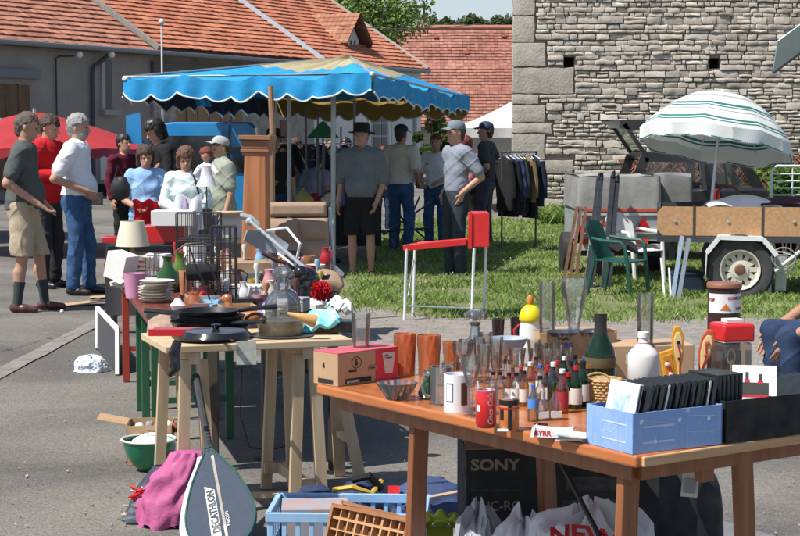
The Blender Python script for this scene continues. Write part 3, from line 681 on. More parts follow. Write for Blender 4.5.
def person(label, loc, rz, H=1.75, hd=.0085, top=None, top_len='short', bottom=None, bot_len=.0, skin=None, hair=None, hair_kind='short',
           cap=None, shoes=None, socks=None, armR=None, armL=None, feet=None, pelvis=(0, 0), lean=0, build=1.0, headyaw=0, headpitch=0,
           collar=None, group=None, belt=None, skirt=False, seat=None, vest=None, hem=.86, kneeR=None, kneeL=None, bagcol=None, loose=.0, sex='m', capkind='cap', beard=None):
    """local frame: faces -Y, x>0 is the left arm side; joints in metres for a 1.75 m figure"""
    skin = skin or SKIN; t = thing('person', label, 'person', loc, rz, group); k_ = H/1.75; t.scale = (k_, k_, k_)
    PB = np.array([0, 0, .95]) if seat is None else np.array([0, 0, seat])
    dz = PB[2]-.95; ln = lean
    def up(p):                   # lean the upper body forward about the pelvis, lift with pelvis
        x, y, z = p; z0 = z-.95; return np.array([x, y*cos(ln)-z0*sin(ln), .95+dz+z0*cos(ln)+y*sin(ln)])
    b_ = build; sw = (.185 if sex == 'm' else .165)*(.9+.1*b_)
    sh = {s: up((s*sw, .01, 1.41)) for s in (-1, 1)}; neck = up((0, .012, 1.44)); hc = up((0, -.015, 1.625))
    hip = {s: np.array([s*.085, 0, .93+dz]) for s in (-1, 1)}
    ft = feet or {-1: (-.11, 0), 1: (.11, 0)}
    an = {s: np.array([ft[s][0], ft[s][1], .085]) for s in (-1, 1)}
    kn = {}
    for s, kk in ((-1, kneeR), (1, kneeL)):
        kn[s] = np.array(kk) if kk is not None else (hip[s]+an[s])/2+np.array([s*.012, -.035, .02])
    arms = {}
    for s, a in ((-1, armR), (1, armL)):
        a = a or ((s*.25, .03, 1.12), (s*.26, -.05, .88)); arms[s] = (up(a[0]), up(a[1]), up(a[2]) if len(a) > 2 else None)
    def torso(S_, inf=0, k=.05):
        for a, b, ra, rb, sq in (((0, .0, 1.34), (0, .0, 1.22), .150, .150, .66), ((0, 0, 1.22), (0, .0, 1.06), .150, .136, .70), ((0, 0, 1.06), (0, .005, .93), .140, .158, .74)):
            S_.cap(up(a), up(b), ra*b_, rb*b_, k, sq, inf=inf)
        for s in (-1, 1): S_.cap(up((s*.04, .015, 1.40)), up((s*(sw-.02), .015, 1.395)), .062*b_, .058, .05, inf=inf)
        if b_ > 1.05: S_.ell(up((0, -.06, 1.05)), (.13*b_+inf, .11*b_+inf, .13+inf), .06)
        if sex == 'f':
            for s in (-1, 1): S_.ell(up((s*.07, -.085, 1.25)), (.060+inf, .040+inf, .055+inf), .06)
    def arm(S_, s, inf=0, upto=2, k=.03):
        e, w_ = arms[s][0], arms[s][1]; S_.cap(sh[s], e, .056*b_, .043, k, inf=inf)
        if upto > 1: S_.cap(e, w_, .041, .028, .015, inf=inf)
    def leg(S_, s, inf=0, end=1.0):
        S_.cap(hip[s]+np.array([0, 0, .0]), kn[s], .088*(.85+.15*b_), .056, .03, inf=inf); 
        if end > 0: S_.cap(kn[s], kn[s]+(an[s]-kn[s])*end, .054, .034+.02*(1-end), .02, inf=inf)
    pts = [sh[-1], sh[1], neck, hc+[0, 0, .17], hc, *an.values(), *kn.values(), PB]+[a[i] for a in arms.values() for i in (0, 1)]
    lo = np.min(pts, 0)-[.2, .3, .1]; hi = np.max(pts, 0)+[.2, .22, .03]; lo[2] = -.005
    B = SDF(lo, hi, hd); torso(B)
    for s in (-1, 1):
        arm(B, s); leg(B, s)
        B.cap(kn[s]*.6+an[s]*.4+[0, .022, 0], kn[s]*.35+an[s]*.65+[0, .01, 0], .045, .03, .03)
        B.cap(an[s]-[0, -.02, .035], an[s]+[s*.015, -.13, -.055], .034, .026, .03)
        # hand
        e, w_ = arms[s][0], arms[s][1]; d = (w_-e)/np.linalg.norm(w_-e)
        if arms[s][2] is not None: d = arms[s][2]-w_; d = d/np.linalg.norm(d)
        side = np.array([0, -1., 0]) if abs(d[1]) < .7 else np.array([-s*1., 0, 0]); side = side-d*side.dot(d); side /= np.linalg.norm(side); nrm = np.cross(d, side)
        if nrm[0]*s > 0 and abs(nrm[0]) > .3: nrm = -nrm
        p0 = w_+d*.02; 
        for q in (-.024, 0, .022): B.cap(p0+side*q*.7, p0+d*.075+side*q, .017, .014, .012)
        for q, L in ((-.033, .055), (-.011, .072), (.011, .078), (.032, .068)):
            a0 = p0+d*.08+side*q; a1 = a0+d*L*.5+nrm*.006; a2 = a1+d*L*.4+nrm*.022
            B.cap(a0, a1, .0095, .0088, .004); B.cap(a1, a2, .0088, .0072, .003)
        B.cap(p0+side*.02, p0+side*.05+d*.035+nrm*.01, .013, .010, .008); B.cap(p0+side*.05+d*.035+nrm*.01, p0+side*.055+d*.065+nrm*.016, .010, .008, .003)
    # head
    cy, sy = cos(headyaw), sin(headyaw)
    def hp(x, y, z):
        y, z = y*cos(headpitch)-z*sin(headpitch), z*cos(headpitch)+y*sin(headpitch); return hc+np.array([x*cy-y*sy, x*sy+y*cy, z])
    B.cap(neck-[0, 0, .04], hp(0, .012, -.06), .058 if sex == 'm' else .048, .050, .02)
    B.ell(hp(0, .012, .035), (.076, .094, .09), .02, ang=headyaw); B.ell(hp(0, -.012, -.035), (.060, .078, .082), .03, ang=headyaw)
    B.ell(hp(0, -.045, -.085), (.034, .035, .028), .025, ang=headyaw)
    B.cap(hp(0, -.088, .012), hp(0, -.112, -.026), .008, .0125, .010); B.cap(hp(-.014, -.1, -.03), hp(.014, -.1, -.03), .007, .007, .006)
    B.cap(hp(-.03, -.082, .024), hp(.03, -.082, .024), .009, .009, .012); B.cap(hp(-.018, -.088, -.062), hp(.018, -.088, -.062), .008, .008, .006)
    for s in (-1, 1):
        B.ell(hp(s*.03, -.092, .004), (.014, .012, .009), .008, sub=True); B.ell(hp(s*.078, .018, -.008), (.010, .020, .031), .006, ang=headyaw+s*.3)
    B.mesh(skin, 'body', t)
    for s in (-1, 1):
        m = MB(); m.blob(hp(s*.031, -.0795, .005), (.0125, .010, .006), nu=10, nv=6); m.build('eye', EYE, t)
    m = MB(); m.blob(hp(0, -.0925, -.060), (.022, .009, .0065), nu=10, nv=6); m.build('mouth', LIP, t)
    # hair
    if hair:
        c0 = hp(0, .02, .05); Hh = SDF(c0-.26, c0+[.26, .26, .2], hd*.85)
        vol = {'crop': .004, 'short': .013, 'bob': .026, 'bun': .015, 'long': .022}[hair_kind]
        Hh.ell(hp(0, .018, .04), (.078+vol, .096+vol, .090+vol), .01, ang=headyaw)
        if hair_kind in ('bob', 'long'): 
            dn = -.09 if hair_kind == 'bob' else -.17
            for s in (-1, 1): Hh.cap(hp(s*.074, .02, .0), hp(s*.082, .02, dn), .036, .026, .03)
            Hh.cap(hp(0, .07, .0), hp(0, .075, dn), .062, .045, .03)
        else: Hh.cap(hp(0, .06, .0), hp(0, .058, -.055), .06+vol*.5, .045+vol*.3, .02)
        fy = -.052 if hair_kind in ('bob', 'long') else -.06
        nf = hp(0, -1, .35 if hair_kind in ('bob', 'long') else .55)-hc; Hh2 = hp(0, fy, .055); 
        # keep everything above/behind the fringe plane
        X, Y, Z = np.meshgrid(*Hh.ax, indexing='ij', sparse=True)
        fwd = hp(0, -1, 0)-hc; upv = hp(0, 0, 1)-hc
        f_ = (X-hc[0])*fwd[0]+(Y-hc[1])*fwd[1]+(Z-hc[2])*fwd[2]; u_ = (X-hc[0])*upv[0]+(Y-hc[1])*upv[1]+(Z-hc[2])*upv[2]
        face = np.minimum(.052-u_+.012*np.sin(X*90), f_-(.018 if hair_kind in ('bob', 'long') else -.012)-np.clip(u_, -1, 0)*(0 if hair_kind != 'short' else .4))    # >0 inside the face window
        Hh.F = np.maximum(Hh.F, face).astype(np.float32); Hh.folds(.006, (110, 95, 60), 1.3); Hh.mesh(hair, 'hair', t)
        if beard:
            Bd = SDF(hc-.16, hc+.12, hd*.8); Bd.ell(hp(0, -.022, -.058), (.062, .076, .062), .02, ang=headyaw); Bd.cut(hp(0, 0, -.035), hp(0, .1, 1)-hc); Bd.folds(.003, (90, 90, 80)); Bd.mesh(beard, 'beard', t)
    # top
    if top:
        T = SDF(lo, hi, hd); inf = .010+loose*.45; torso(T, inf, .03)
        for s in (-1, 1):
            e, w_ = arms[s][0], arms[s][1]
            if top_len == 'short':
                q = sh[s]+(e-sh[s])*.72; T.cap(sh[s], q, .057*b_, .054, .018, inf=inf)
            elif top_len == 'elbow': T.cap(sh[s], e, .056*b_, .050, .03, inf=inf)
            elif top_len == 'rolled': T.cap(sh[s], e, .056*b_, .046, .03, inf=inf); T.cap(e, e+(w_-e)*.35, .042, .036, .01, inf=inf+.003)
            elif top_len == 'long': T.cap(sh[s], e, .056*b_, .046, .03, inf=inf); T.cap(e, e+(w_-e)*.93, .044, .036, .02, inf=inf)
        T.cap(neck-[0, 0, .06], neck+[0, .004, .018], .085, .058, .03, inf=.006)
        hz = up((0, 0, hem))[2]
        if hem < .92: T.cap(up((0, .005, .95)), up((0, .005, hem+.02)), .158*b_, .16*b_, .03, .74, inf=inf)
        T.folds(.0075, (17, 15, 26), seed=len(label)*.37); T.cut((0, 0, hz), (0, 0, -1)); T.cut(neck+[0, -.0, .028], (0, -.45, 1)) if False else T.ell(neck+[0, -.012, .05], (.062, .07, .058), .006, sub=True); T.mesh(top, 'shirt' if top_len != 'long' else 'jacket', t)
        if collar:
            m = MB(); 
            m.tube([tuple(neck+np.array([.066*cos(a), .062*sin(a)-.002, .006-.03*max(0, -sin(a))])) for a in [2*pi*i/16-pi/2 for i in range(17)]], .013, 6); m.build('collar', collar, t)
    if vest:
        T = SDF(lo, hi, hd); torso(T, .024); T.folds(.004, (15, 15, 22), 3); T.cut(up((0, 0, .9)), (0, 0, -1)); T.ell(up((0, -.16, 1.2)), (.045, .12, .4), .01, sub=True); T.mesh(vest, 'waistcoat', t)
    if bottom:
        P = SDF(lo, hi, hd); inf = .014; P.cap(up((0, .005, .99)), hip[1]*.5+hip[-1]*.5-[0, 0, .02], .142*b_, .155*b_, .04, .76, inf=.014)
        if skirt:
            P.cap(hip[1]*.5+hip[-1]*.5, (kn[1]+kn[-1])/2, .16, .2, .03, .8, inf=.01); P.cut(((kn[1]+kn[-1])/2), (0, 0, -1))
        else:
            for s in (-1, 1):
                if bot_len >= .5: leg(P, s, inf, .97); P.cap(kn[s], kn[s]+(an[s]-kn[s])*.95, .060, .054, .02, inf=inf)
                else:
                    q = kn[s]+(an[s]-kn[s])*.10; P.cap(hip[s], q, .098, .083, .03, inf=inf); P.cut(q-[0, 0, .0], (0, 0, -1)) if False else None
            if bot_len < .5: P.cut((kn[1]+kn[-1])/2-[0, 0, .03], (0, 0, -1))
        P.folds(.0075, (16, 18, 24), seed=len(label)*.9); P.cut(up((0, 0, 1.035)), (0, 0, 1)); P.mesh(bottom, 'shorts' if bot_len < .5 and not skirt else 'skirt' if skirt else 'trousers', t)
    if belt:
        m = MB(); c = up((0, .003, 1.03)); m.lathe([(.154*b_, -.018), (.158*b_, -.016), (.158*b_, .016), (.154*b_, .018)], tuple(c), 24, sy=.76, close=True); m.build('belt', belt, t)
    if shoes:
        for s in (-1, 1):
            a = an[s]; Q = SDF(a-[.1, .28, .1], a+[.1, .14, .1], hd*.8); Q.cap(a+[0, .035, -.045], a+[s*.014, -.06, -.05], .036, .036, .02); Q.cap(a+[s*.014, -.06, -.05], a+[s*.02, -.155, -.058], .037, .03, .02); Q.cap(a+[0, .01, -.04], a+[0, .004, -.01], .038, .038, .02)
            Q.cut((0, 0, .0), (0, 0, -1)); Q.mesh(shoes, 'shoe', t)
    if socks:
        for s in (-1, 1): m = MB(); a = an[s]; u = (kn[s]-a); m.tube([a-[0, 0, .02], a+u*.15, a+u*.42], [.041, .042, .052], 14); m.build('sock', socks, t)
    if cap:
        c = hp(0, .012, .045); m = MB()
        Mx = Matrix.Translation(Vector(c)) @ Matrix.Rotation(headyaw, 4, 'Z') @ Matrix.Rotation(-headpitch-.08, 4, 'X'); m.T = Mx
        if capkind == 'cap':
            m.lathe([(.092, 0), (.094, .03), (.086, .062), (.06, .088), (.025, .1), (.0005, .102)], n=24, sy=1.13); 
            m.grid(lambda u, v: (.078*sin((u-.5)*2.4), -.088-.075*v*cos((u-.5)*2.0)-.02*cos((u-.5)*2.6), .008-.022*v-.014*(2*u-1)**2), 12, 5, th=.005)
        elif capkind == 'bucket': m.lathe([(.135, -.012), (.094, .012), (.09, .06), (.075, .085), (.0005, .09)], n=26, sy=1.1)
        else:            # brimmed felt hat
            m.lathe([(.150, -.004), (.152, .0), (.10, .006), (.092, .012), (.09, .09), (.075, .112), (.04, .104), (.0005, .098)], n=28, sy=1.15, wob=lambda r, z, a: r*(1+.02*cos(2*a)))
        m.build('hat' if capkind != 'cap' else 'cap', cap, t)
    return t, dict(sh=sh, arms=arms, hc=hc, hp=hp, up=up, neck=neck, kn=kn, an=an)
DARK = cloth('black', (.02, .02, .022)); JEAN = cloth('denim', (.045, .10, .21), var=.35); JEAND = cloth('denim_dark', (.03, .05, .10), var=.3)
BLK = M('shoe_black', (.02, .018, .018), rough=.35); GREYH = M('hair_grey', (.30, .29, .28), rough=.7, var=.35, scale=60, bump=1, bscale=80); BRH = M('hair_brown', (.06, .032, .02), rough=.6, var=.35, scale=60, bump=1, bscale=80); BLKH = M('hair_black', (.012, .01, .01), rough=.5); REDH = M('hair_red', (.16, .035, .02), rough=.6, var=.35, scale=60, bump=1, bscale=80); STUB = M('hair_stubble', (.11, .085, .07), rough=.9)
H90 = pi/2
def foot(px, py): return G(px, py)
LP = {}
def at_depth(px, Y): p = D(px, 200, Y); return Vector((p.x, Y, 0))
# --- three men talking at the left
p = foot(24, 311)
man1, J = person('man in grey-green polo, khaki shorts and dark socks standing at the far left', p, H90*1.05, 1.86, .0075, top=cloth('greygreen', (.085, .095, .09)), bottom=cloth('khaki', (.42, .34, .24)), hair=STUB, hair_kind='crop', shoes=M('shoe_brown', (.09, .035, .03), rough=.3), socks=M('sock_dark', (.035, .045, .045), rough=.9), armR=((-.27, .10, 1.13), (-.20, -.16, .97)), armL=((.27, .10, 1.14), (.17, -.16, .97)), feet={-1: (-.12, .04), 1: (.10, -.17)}, hem=.90, build=1.08, loose=.012, headpitch=.25, lean=.07, collar=cloth('greygreen', (.085, .095, .09)))
p = at_depth(47, 18.4)
person('man in red jacket and dark trousers between the polo man and the grey-haired man', p, H90*.75, 1.86, .0085, top=cloth('red', (.50, .015, .02)), top_len='long', bottom=cloth('charcoal', (.035, .035, .04)), bot_len=1, hair=BRH, hair_kind='short', shoes=BLK, armR=((-.30, .04, 1.14), (-.12, -.22, 1.16)), armL=((.31, .06, 1.15), (.10, -.24, 1.05)), headpitch=.3, headyaw=.1, lean=.05, hem=.86, loose=.03, build=1.1)
p = foot(78, 294)
person('grey-haired bearded man in white shirt and blue jeans with his arm on his hip', p, H90*.93, 1.86, .0075, top=cloth('white', (.74, .74, .76), var=.04), bottom=JEAN, bot_len=1, hair=GREYH, hair_kind='short', beard=GREYH, shoes=BLK, belt=BLK, armR=((-.30, .13, 1.13), (-.17, -.15, 1.02), (-.1, -.2, .95)), armL=((.29, .12, 1.14), (.14, -.10, 1.0)), feet={-1: (-.10, .02), 1: (.11, -.08)}, hem=.97, build=1.12, loose=.018, headpitch=.1, lean=.03, collar=cloth('white', (.74, .74, .76)), top_len='short')
# --- women and helpers behind the stall
def at_depth(px, Y): p = D(px, 200, Y); return Vector((p.x, Y, 0))
p = at_depth(146, 17.3); wb, JB = person('dark-haired woman in light blue t-shirt holding a red cloth behind the stall', p, .25, 1.53, .009, top=cloth('lightblue', (.27, .44, .68)), bottom=cloth('charcoal', (.035, .035, .04)), bot_len=1, hair=BRH, hair_kind='bob', shoes=BLK, armR=((-.24, -.02, 1.13), (-.13, -.24, 1.05)), armL=((.24, -.04, 1.13), (.0, -.26, 1.05)), build=1.12, sex='f', loose=.02, top_len='short', headpitch=.15)
m = MB(); rc = tag(MB().grid(lambda u, v: (-.17+.30*u+.03*sin(v*5), -.29-.05*sin(u*9)*v-.02*cos(v*7), 1.0-.44*v+.015*sin(u*14)), 16, 12, th=.012).build('red_cloth', cloth('red', (.50, .015, .02)), None), 'red cloth held up by the woman in light blue', 'cloth'); rc.location = p
rc.rotation_euler = (0, 0, .25)
p = at_depth(186, 17.0); ww, JW = person('brown-haired woman in pale shirt looking down at white clothes behind the stall', p, .15, 1.52, .009, top=cloth('palegreen', (.62, .72, .72), var=.06), top_len='long', bottom=JEAND, bot_len=1, hair=M('hair_auburn', (.13, .06, .035), rough=.6, var=.35, scale=60, bump=1, bscale=80), hair_kind='bob', shoes=BLK, armR=((-.25, -.03, 1.12), (-.08, -.26, 1.03)), armL=((.24, -.03, 1.13), (.08, -.27, 1.0)), sex='f', loose=.02, headpitch=.35)
m = MB(); m.grid(lambda u, v: (-.06+.26*u, -.34-.05*sin(u*11)*v, 1.05-.30*v+.03*sin(u*8+v*4)), 14, 10, th=.015); o = tag(m.build('white_garment', cloth('white', (.74, .74, .76)), None), 'white patterned garment held by the woman in pale shirt', 'garment'); o.location = p
m = MB(); m.tube([(.09, -.14, 1.42), (.15, -.17, 1.2), (.2, -.12, 1.0), (.2, .05, 1.05), (.1, .12, 1.42)], .012, 6); m.grid(lambda u, v: (.14+.16*u, -.15, 1.0-.2*v), 3, 3, th=.07); o = tag(m.build('shoulder_bag', M('bag_black', (.02, .02, .02), rough=.4), None), 'black shoulder bag on the woman in pale shirt', 'handbag'); o.location = p; o.scale = (.92,)*3
p2 = at_depth(143, 17.1); 
m = MB(); m.blob((-.2, -.15, 1.12), (.10, .06, .12), .15, 3); m.tube([(-.28, -.12, 1.15), (-.23, -.12, 1.35), (-.14, -.1, 1.16)], .01, 6); m.build('handbag', M('bag_black', (.02, .02, .02), rough=.4)); o = bpy.data.objects['handbag']; o.location = p2; tag(o, 'black leather handbag on the arm of the woman in light blue', 'handbag')
p = at_depth(163, 20.5); person('black-haired person in black clothes leaning by the open door of the blue van', p, -.9, 1.83, .01, top=DARK, top_len='rolled', bottom=DARK, bot_len=1, hair=BLKH, hair_kind='bob', shoes=BLK, armR=((-.22, -.1, 1.15), (-.05, -.28, 1.18)), armL=((.26, -.05, 1.13), (.1, -.27, 1.12)), headpitch=.5, headyaw=-.3, lean=.12)
p = at_depth(124, 22); person('person in dark maroon top mostly hidden behind the woman in light blue', p, .9, 1.66, .012, top=cloth('maroon', (.10, .012, .025)), top_len='long', bottom=DARK, bot_len=1, hair=BLKH, hair_kind='short', shoes=BLK)
p = at_depth(222, 18.2); person('man in olive t-shirt and light cap standing beside the blue van', p, -1.15, 1.62, .009, top=cloth('olive', (.30, .33, .26)), bottom=JEAND, bot_len=1, hair=BRH, hair_kind='crop', cap=cloth('capgrey', (.38, .38, .36)), shoes=BLK, build=1.15, loose=.02, headpitch=.2)
# doll
p = at_depth(206.5, 14.7); z0 = D(206, 184, 14.7).z
t = thing('doll', 'small red-haired doll in white blouse on a stand before the women', 'doll', (p.x, p.y, z0-.0)); m = MB(); m.blob((0, 0, .25), (.045, .04, .055), nu=14, nv=10); m.tube([(0, 0, .17), (0, 0, .21)], .02, 8); m.build('head', SKIN, t)
m = MB(); m.tube([(0, .02, .752-z0), (0, .02, .1)], .006, 6); m.lathe([(.0005, .752-z0), (.06, .752-z0), (.0005, .765-z0)], n=16); m.build('stand', M('stand_dark', (.05, .04, .03)), t); m = MB(); m.blob((0, .012, .27), (.062, .052, .055), .15, 5, nu=14, nv=10); m.build('hair', REDH, t)
m = MB(); m.lathe([(.09, -.02), (.06, .06), (.05, .12), (.06, .16), (.02, .19)], n=14, sy=.7); m.tube([(-.05, 0, .15), (-.1, -.03, .08)], [.025, .018], 8); m.tube([(.05, 0, .15), (.1, -.04, .09)], [.025, .018], 8); m.build('dress', cloth('white', (.74, .74, .76)), t)
# --- under and beyond the canopy
p = foot(362, 277)
person('man in black brimmed hat, grey shirt and black shorts standing in the canopy shade', p, -.25, 1.76, .0078, top=cloth('bluegrey', (.16, .175, .18)), top_len='elbow', bottom=DARK, cap=M('felt_black', (.015, .014, .014), rough=.9), capkind='felt', hair=BRH, hair_kind='short', shoes=BLK, skin=SKIN, armR=((-.25, .04, 1.12), (-.26, -.05, .88)), armL=((.25, .05, 1.12), (.2, -.08, .88)), hem=.93, loose=.03, belt=BLK, build=1.08, collar=cloth('bluegrey', (.16, .175, .18)))
p = foot(456, 279)
person('man in grey t-shirt and peaked cap with hands in the pockets of dark trousers', p, -1.05, 1.80, .0078, top=cloth('grey_tee', (.24, .26, .31)), bottom=cloth('dark_slate', (.035, .045, .055)), bot_len=1, cap=cloth('cap_slate', (.17, .20, .23)), hair=BRH, hair_kind='crop', shoes=M('shoe_grey', (.2, .2, .2)), armR=((-.27, .12, 1.13), (-.19, -.05, .97), (-.16, -.07, .85)), armL=((.28, .15, 1.14), (.19, -.04, .97), (.16, -.06, .85)), hem=.985, belt=BLK, loose=.02, headyaw=-.1, build=1.02)
p = at_depth(401, 23.5)
person('man in cream t-shirt, jeans and navy cap seen from behind under the canopy edge', p, pi-.5, 1.78, .010, top=cloth('cream', (.62, .60, .53), var=.05), bottom=JEAN, bot_len=1, cap=M('cap_navy', (.02, .035, .07), rough=.8), hair=BRH, hair_kind='crop', shoes=M('shoe_grey', (.2, .2, .2)), armR=((-.28, .08, 1.13), (-.2, -.12, .97)), armL=((.27, .05, 1.13), (.22, -.12, .93)), loose=.03, hem=.96, belt=BLK)
p = at_depth(436, 24.5)
person('woman in white top with dark camera bag standing behind the man in grey t-shirt', p, -.3, 1.66, .011, top=cloth('white', (.74, .74, .76)), bottom=JEAN, bot_len=1, hair=REDH, hair_kind='short', shoes=BLK, sex='f', armR=((-.25, .0, 1.13), (-.15, -.2, 1.0)), armL=((.25, .0, 1.13), (.12, -.2, 1.05)))
p = at_depth(466, 26)
person('red-haired woman in pink striped top behind the man in grey t-shirt', p, pi-.4, 1.62, .012, top=cloth('pink', (.62, .20, .28)), top_len='long', bottom=DARK, bot_len=1, hair=M('hair_crimson', (.13, .02, .018), rough=.6, var=.3, scale=50), hair_kind='bob', shoes=BLK, sex='f')
p = at_depth(486, 24.8)
person('man in charcoal t-shirt and navy cap with hand on hip near the clothes rack', p, -1.9, 1.83, .010, top=cloth('charcoal_tee', (.05, .055, .06)), bottom=cloth('slate', (.07, .075, .10)), bot_len=1, cap=M('cap_navy', (.02, .035, .07)), hair=BRH, hair_kind='crop', shoes=BLK, armR=((-.27, .1, 1.13), (-.18, -.12, 1.0)), armL=((.32, .1, 1.14), (.19, -.02, 1.02)), loose=.02, hem=.93)
crowd = [(274, 21.5, .3, 1.70, DARK, BLKH, 'person in black with a dark hat standing left of the pale canopy pole'), (296, 26, 1.2, 1.6, DARK, BRH, 'person in dark clothes standing beyond the pale canopy pole'),
         (312, 23.5, pi-.4, 1.42, cloth('lavender', (.34, .33, .46)), BLKH, 'short person in lavender shirt bending over the dark stall'), (331, 29, .3, 1.62, cloth('pale_pink', (.55, .38, .36)), BRH, 'distant person in pale pink between the canopy poles'),
         (325, 30, .9, 1.5, cloth('white', (.74, .74, .76)), GREYH, 'distant person in white beyond the dark stall'), (346, 27.5, -.6, 1.6, cloth('plum', (.10, .05, .08)), BLKH, 'distant person in plum top behind the man in brimmed hat'), (383, 29, .2, 1.45, cloth('rust', (.24, .10, .07)), REDH, 'distant person in rust top left of the cream t-shirt man')]
for i, (px, Y, rz, H, tm, hm, lab) in enumerate(crowd):
    person(lab, at_depth(px, Y), rz, H, .013, top=tm, top_len='long' if i % 2 else 'short', bottom=DARK if i % 2 else JEAND, bot_len=1, hair=hm, hair_kind='short' if i != 4 else 'bob', shoes=BLK, cap=M('felt_black', (.015, .014, .014)) if i == 0 else None, capkind='felt', lean=.35 if i == 2 else 0, armR=((-.24, -.02, 1.13), (-.12, -.24, 1.1)), group='shoppers under the canopy')
# --- seated person at the right edge (legs come into frame)
p = G(826, 352, .0); Ys = 9.7
p = Vector((D(858, 300, Ys).x, Ys, 0))
person('seated person in blue jeans and blue-white sleeves at the right edge, hands on knees', p, -H90*1.0, 1.75, .0078, top=cloth('blue_white', (.20, .26, .45), var=.6), top_len='elbow', bottom=JEAND, bot_len=1, skin=SKIN2, hair=BRH, shoes=BLK, seat=.50, lean=.30, kneeR=(-.13, -.44, .52), kneeL=(.13, -.42, .50), feet={-1: (-.12, -.42), 1: (.15, -.36)}, armR=((-.26, -.10, 1.18), (-.15, -.42, 1.10), (-.12, -.55, .98)), armL=((.26, -.1, 1.16), (.16, -.40, 1.08), (.14, -.5, .98)), headpitch=.3)
m = MB(); st = thing('folding_stool', 'low folding stool under the seated person at the right edge', 'stool', (p.x+.03, p.y, 0)); m.box((0, 0, .40), (.36, .36, .03)); m.build('seat', DARK, st)
for a in (-1, 1):
    m = MB(); m.tube([(-.16*a, -.16, 0), (.16*a, -.16, .39)], .01); m.tube([(-.16*a, .16, 0), (.16*a, .16, .39)], .01); m.tube([(.16*a, -.16, .385), (.16*a, .16, .385)], .01); m.build('leg_frame', M('chrome', (.6, .6, .6), rough=.25, metal=1), st)
# ================================================================ MARKET CANOPY
BLUE = M('canvas_blue', (.015, .30, .62), rough=.75, var=.15, scale=3, bump=1, bscale=6); CREAM = M('canvas_cream', (.55, .48, .30), rough=.8, var=.08, scale=3)
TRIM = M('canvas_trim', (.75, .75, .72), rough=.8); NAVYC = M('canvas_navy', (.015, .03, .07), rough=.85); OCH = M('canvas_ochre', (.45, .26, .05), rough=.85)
def trans(m, c, f=.3):
    n = m.node_tree.nodes; l = m.node_tree.links; b = n['Principled BSDF']; o = n['Material Output']; t = n.new('ShaderNodeBsdfTranslucent'); t.inputs[0].default_value = tuple(c)+(1,)
    mx = n.new('ShaderNodeMixShader'); mx.inputs[0].default_value = f; l.new(b.outputs[0], mx.inputs[1]); l.new(t.outputs[0], mx.inputs[2]); l.new(mx.outputs[0], o.inputs[0])
trans(BLUE, (.02, .16, .4), .06); trans(CREAM, (.6, .45, .15), .3)
CO = D(372, 74, 18.6)                       # front right corner
cn = thing('market_canopy', 'blue market stall canopy with cream top, white scalloped trim and steel poles', 'canopy', (CO.x, CO.y, 0))
FL = D(124, 77, 19.3)-Vector((CO.x, CO.y, 0)); BR = D(468, 97, 24.6)-Vector((CO.x, CO.y, 0)); FR = Vector((0, 0, CO.z)); BL = FL+BR-FR; BL.z = BR.z
AP = (FR+FL+BR+BL)/4; ap_w = D(350, 57, CO.y+AP.y); AP = Vector((ap_w.x-CO.x, AP.y, ap_w.z))
def pan(A, B, apex, u, v):                   # u along edge, v edge->apex, with sag
    e = A.lerp(B, u); p = e.lerp(apex, v); p = p.copy(); p.z -= .10*sin(pi*u)*(1-v)*.4+.07*sin(pi*v)*(1-abs(2*u-1))+.025*sin(u*19)*(1-v)+.015*sin(u*43+v*4)
    return p
for (A, B) in ((FL, FR), (FR, BR), (BR, BL), (BL, FL)):
    m = MB(); m.grid(lambda u, v: pan(A, B, AP, u, v*.55), 36, 10, th=.006); m.build('roof_panel', BLUE, cn)
    m = MB(); m.grid(lambda u, v: pan(A, B, AP, u, .55+v*.45)+Vector((0, 0, .004)), 20, 8, th=.006); m.build('cream_panel', CREAM, cn)
def valance(A, B, ns, mat, name, drop=.23, inset=0.0):
    d = B-A; nrm = Vector((d.y, -d.x, 0)).normalized(); m = MB()
    def f(u, v):
        p = pan(A, B, AP, u, 0); uu = u+.006*sin(u*23+ns)+.004*sin(u*51); sc_ = abs(sin(pi*ns*uu)); L = drop*(.72+.28*sc_); return p+nrm*(.02+.03*sin(u*ns*2*pi)*v-inset)-Vector((0, 0, L*v))
    m.grid(f, ns*10, 5, th=.004); o = m.build(name, mat, cn)
    m = MB(); m.tube([f(i/(ns*10), 1)+nrm*.004 for i in range(ns*10+1)], .010, 6); m.build('white_trim', TRIM, o)
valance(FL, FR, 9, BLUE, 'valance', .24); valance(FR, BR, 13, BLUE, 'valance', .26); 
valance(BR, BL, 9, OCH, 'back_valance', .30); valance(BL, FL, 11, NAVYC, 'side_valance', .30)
STEEL = M('galv_steel', (.42, .44, .44), rough=.45, metal=.6, var=.1, scale=12); 
m = MB(); m.tube([FR, BR, BL, FL], .016, 6, close=True); 
for c_ in (FL, FR, BR, BL): m.tube([c_, AP], .015, 6)
m.build('roof_frame', STEEL, cn)
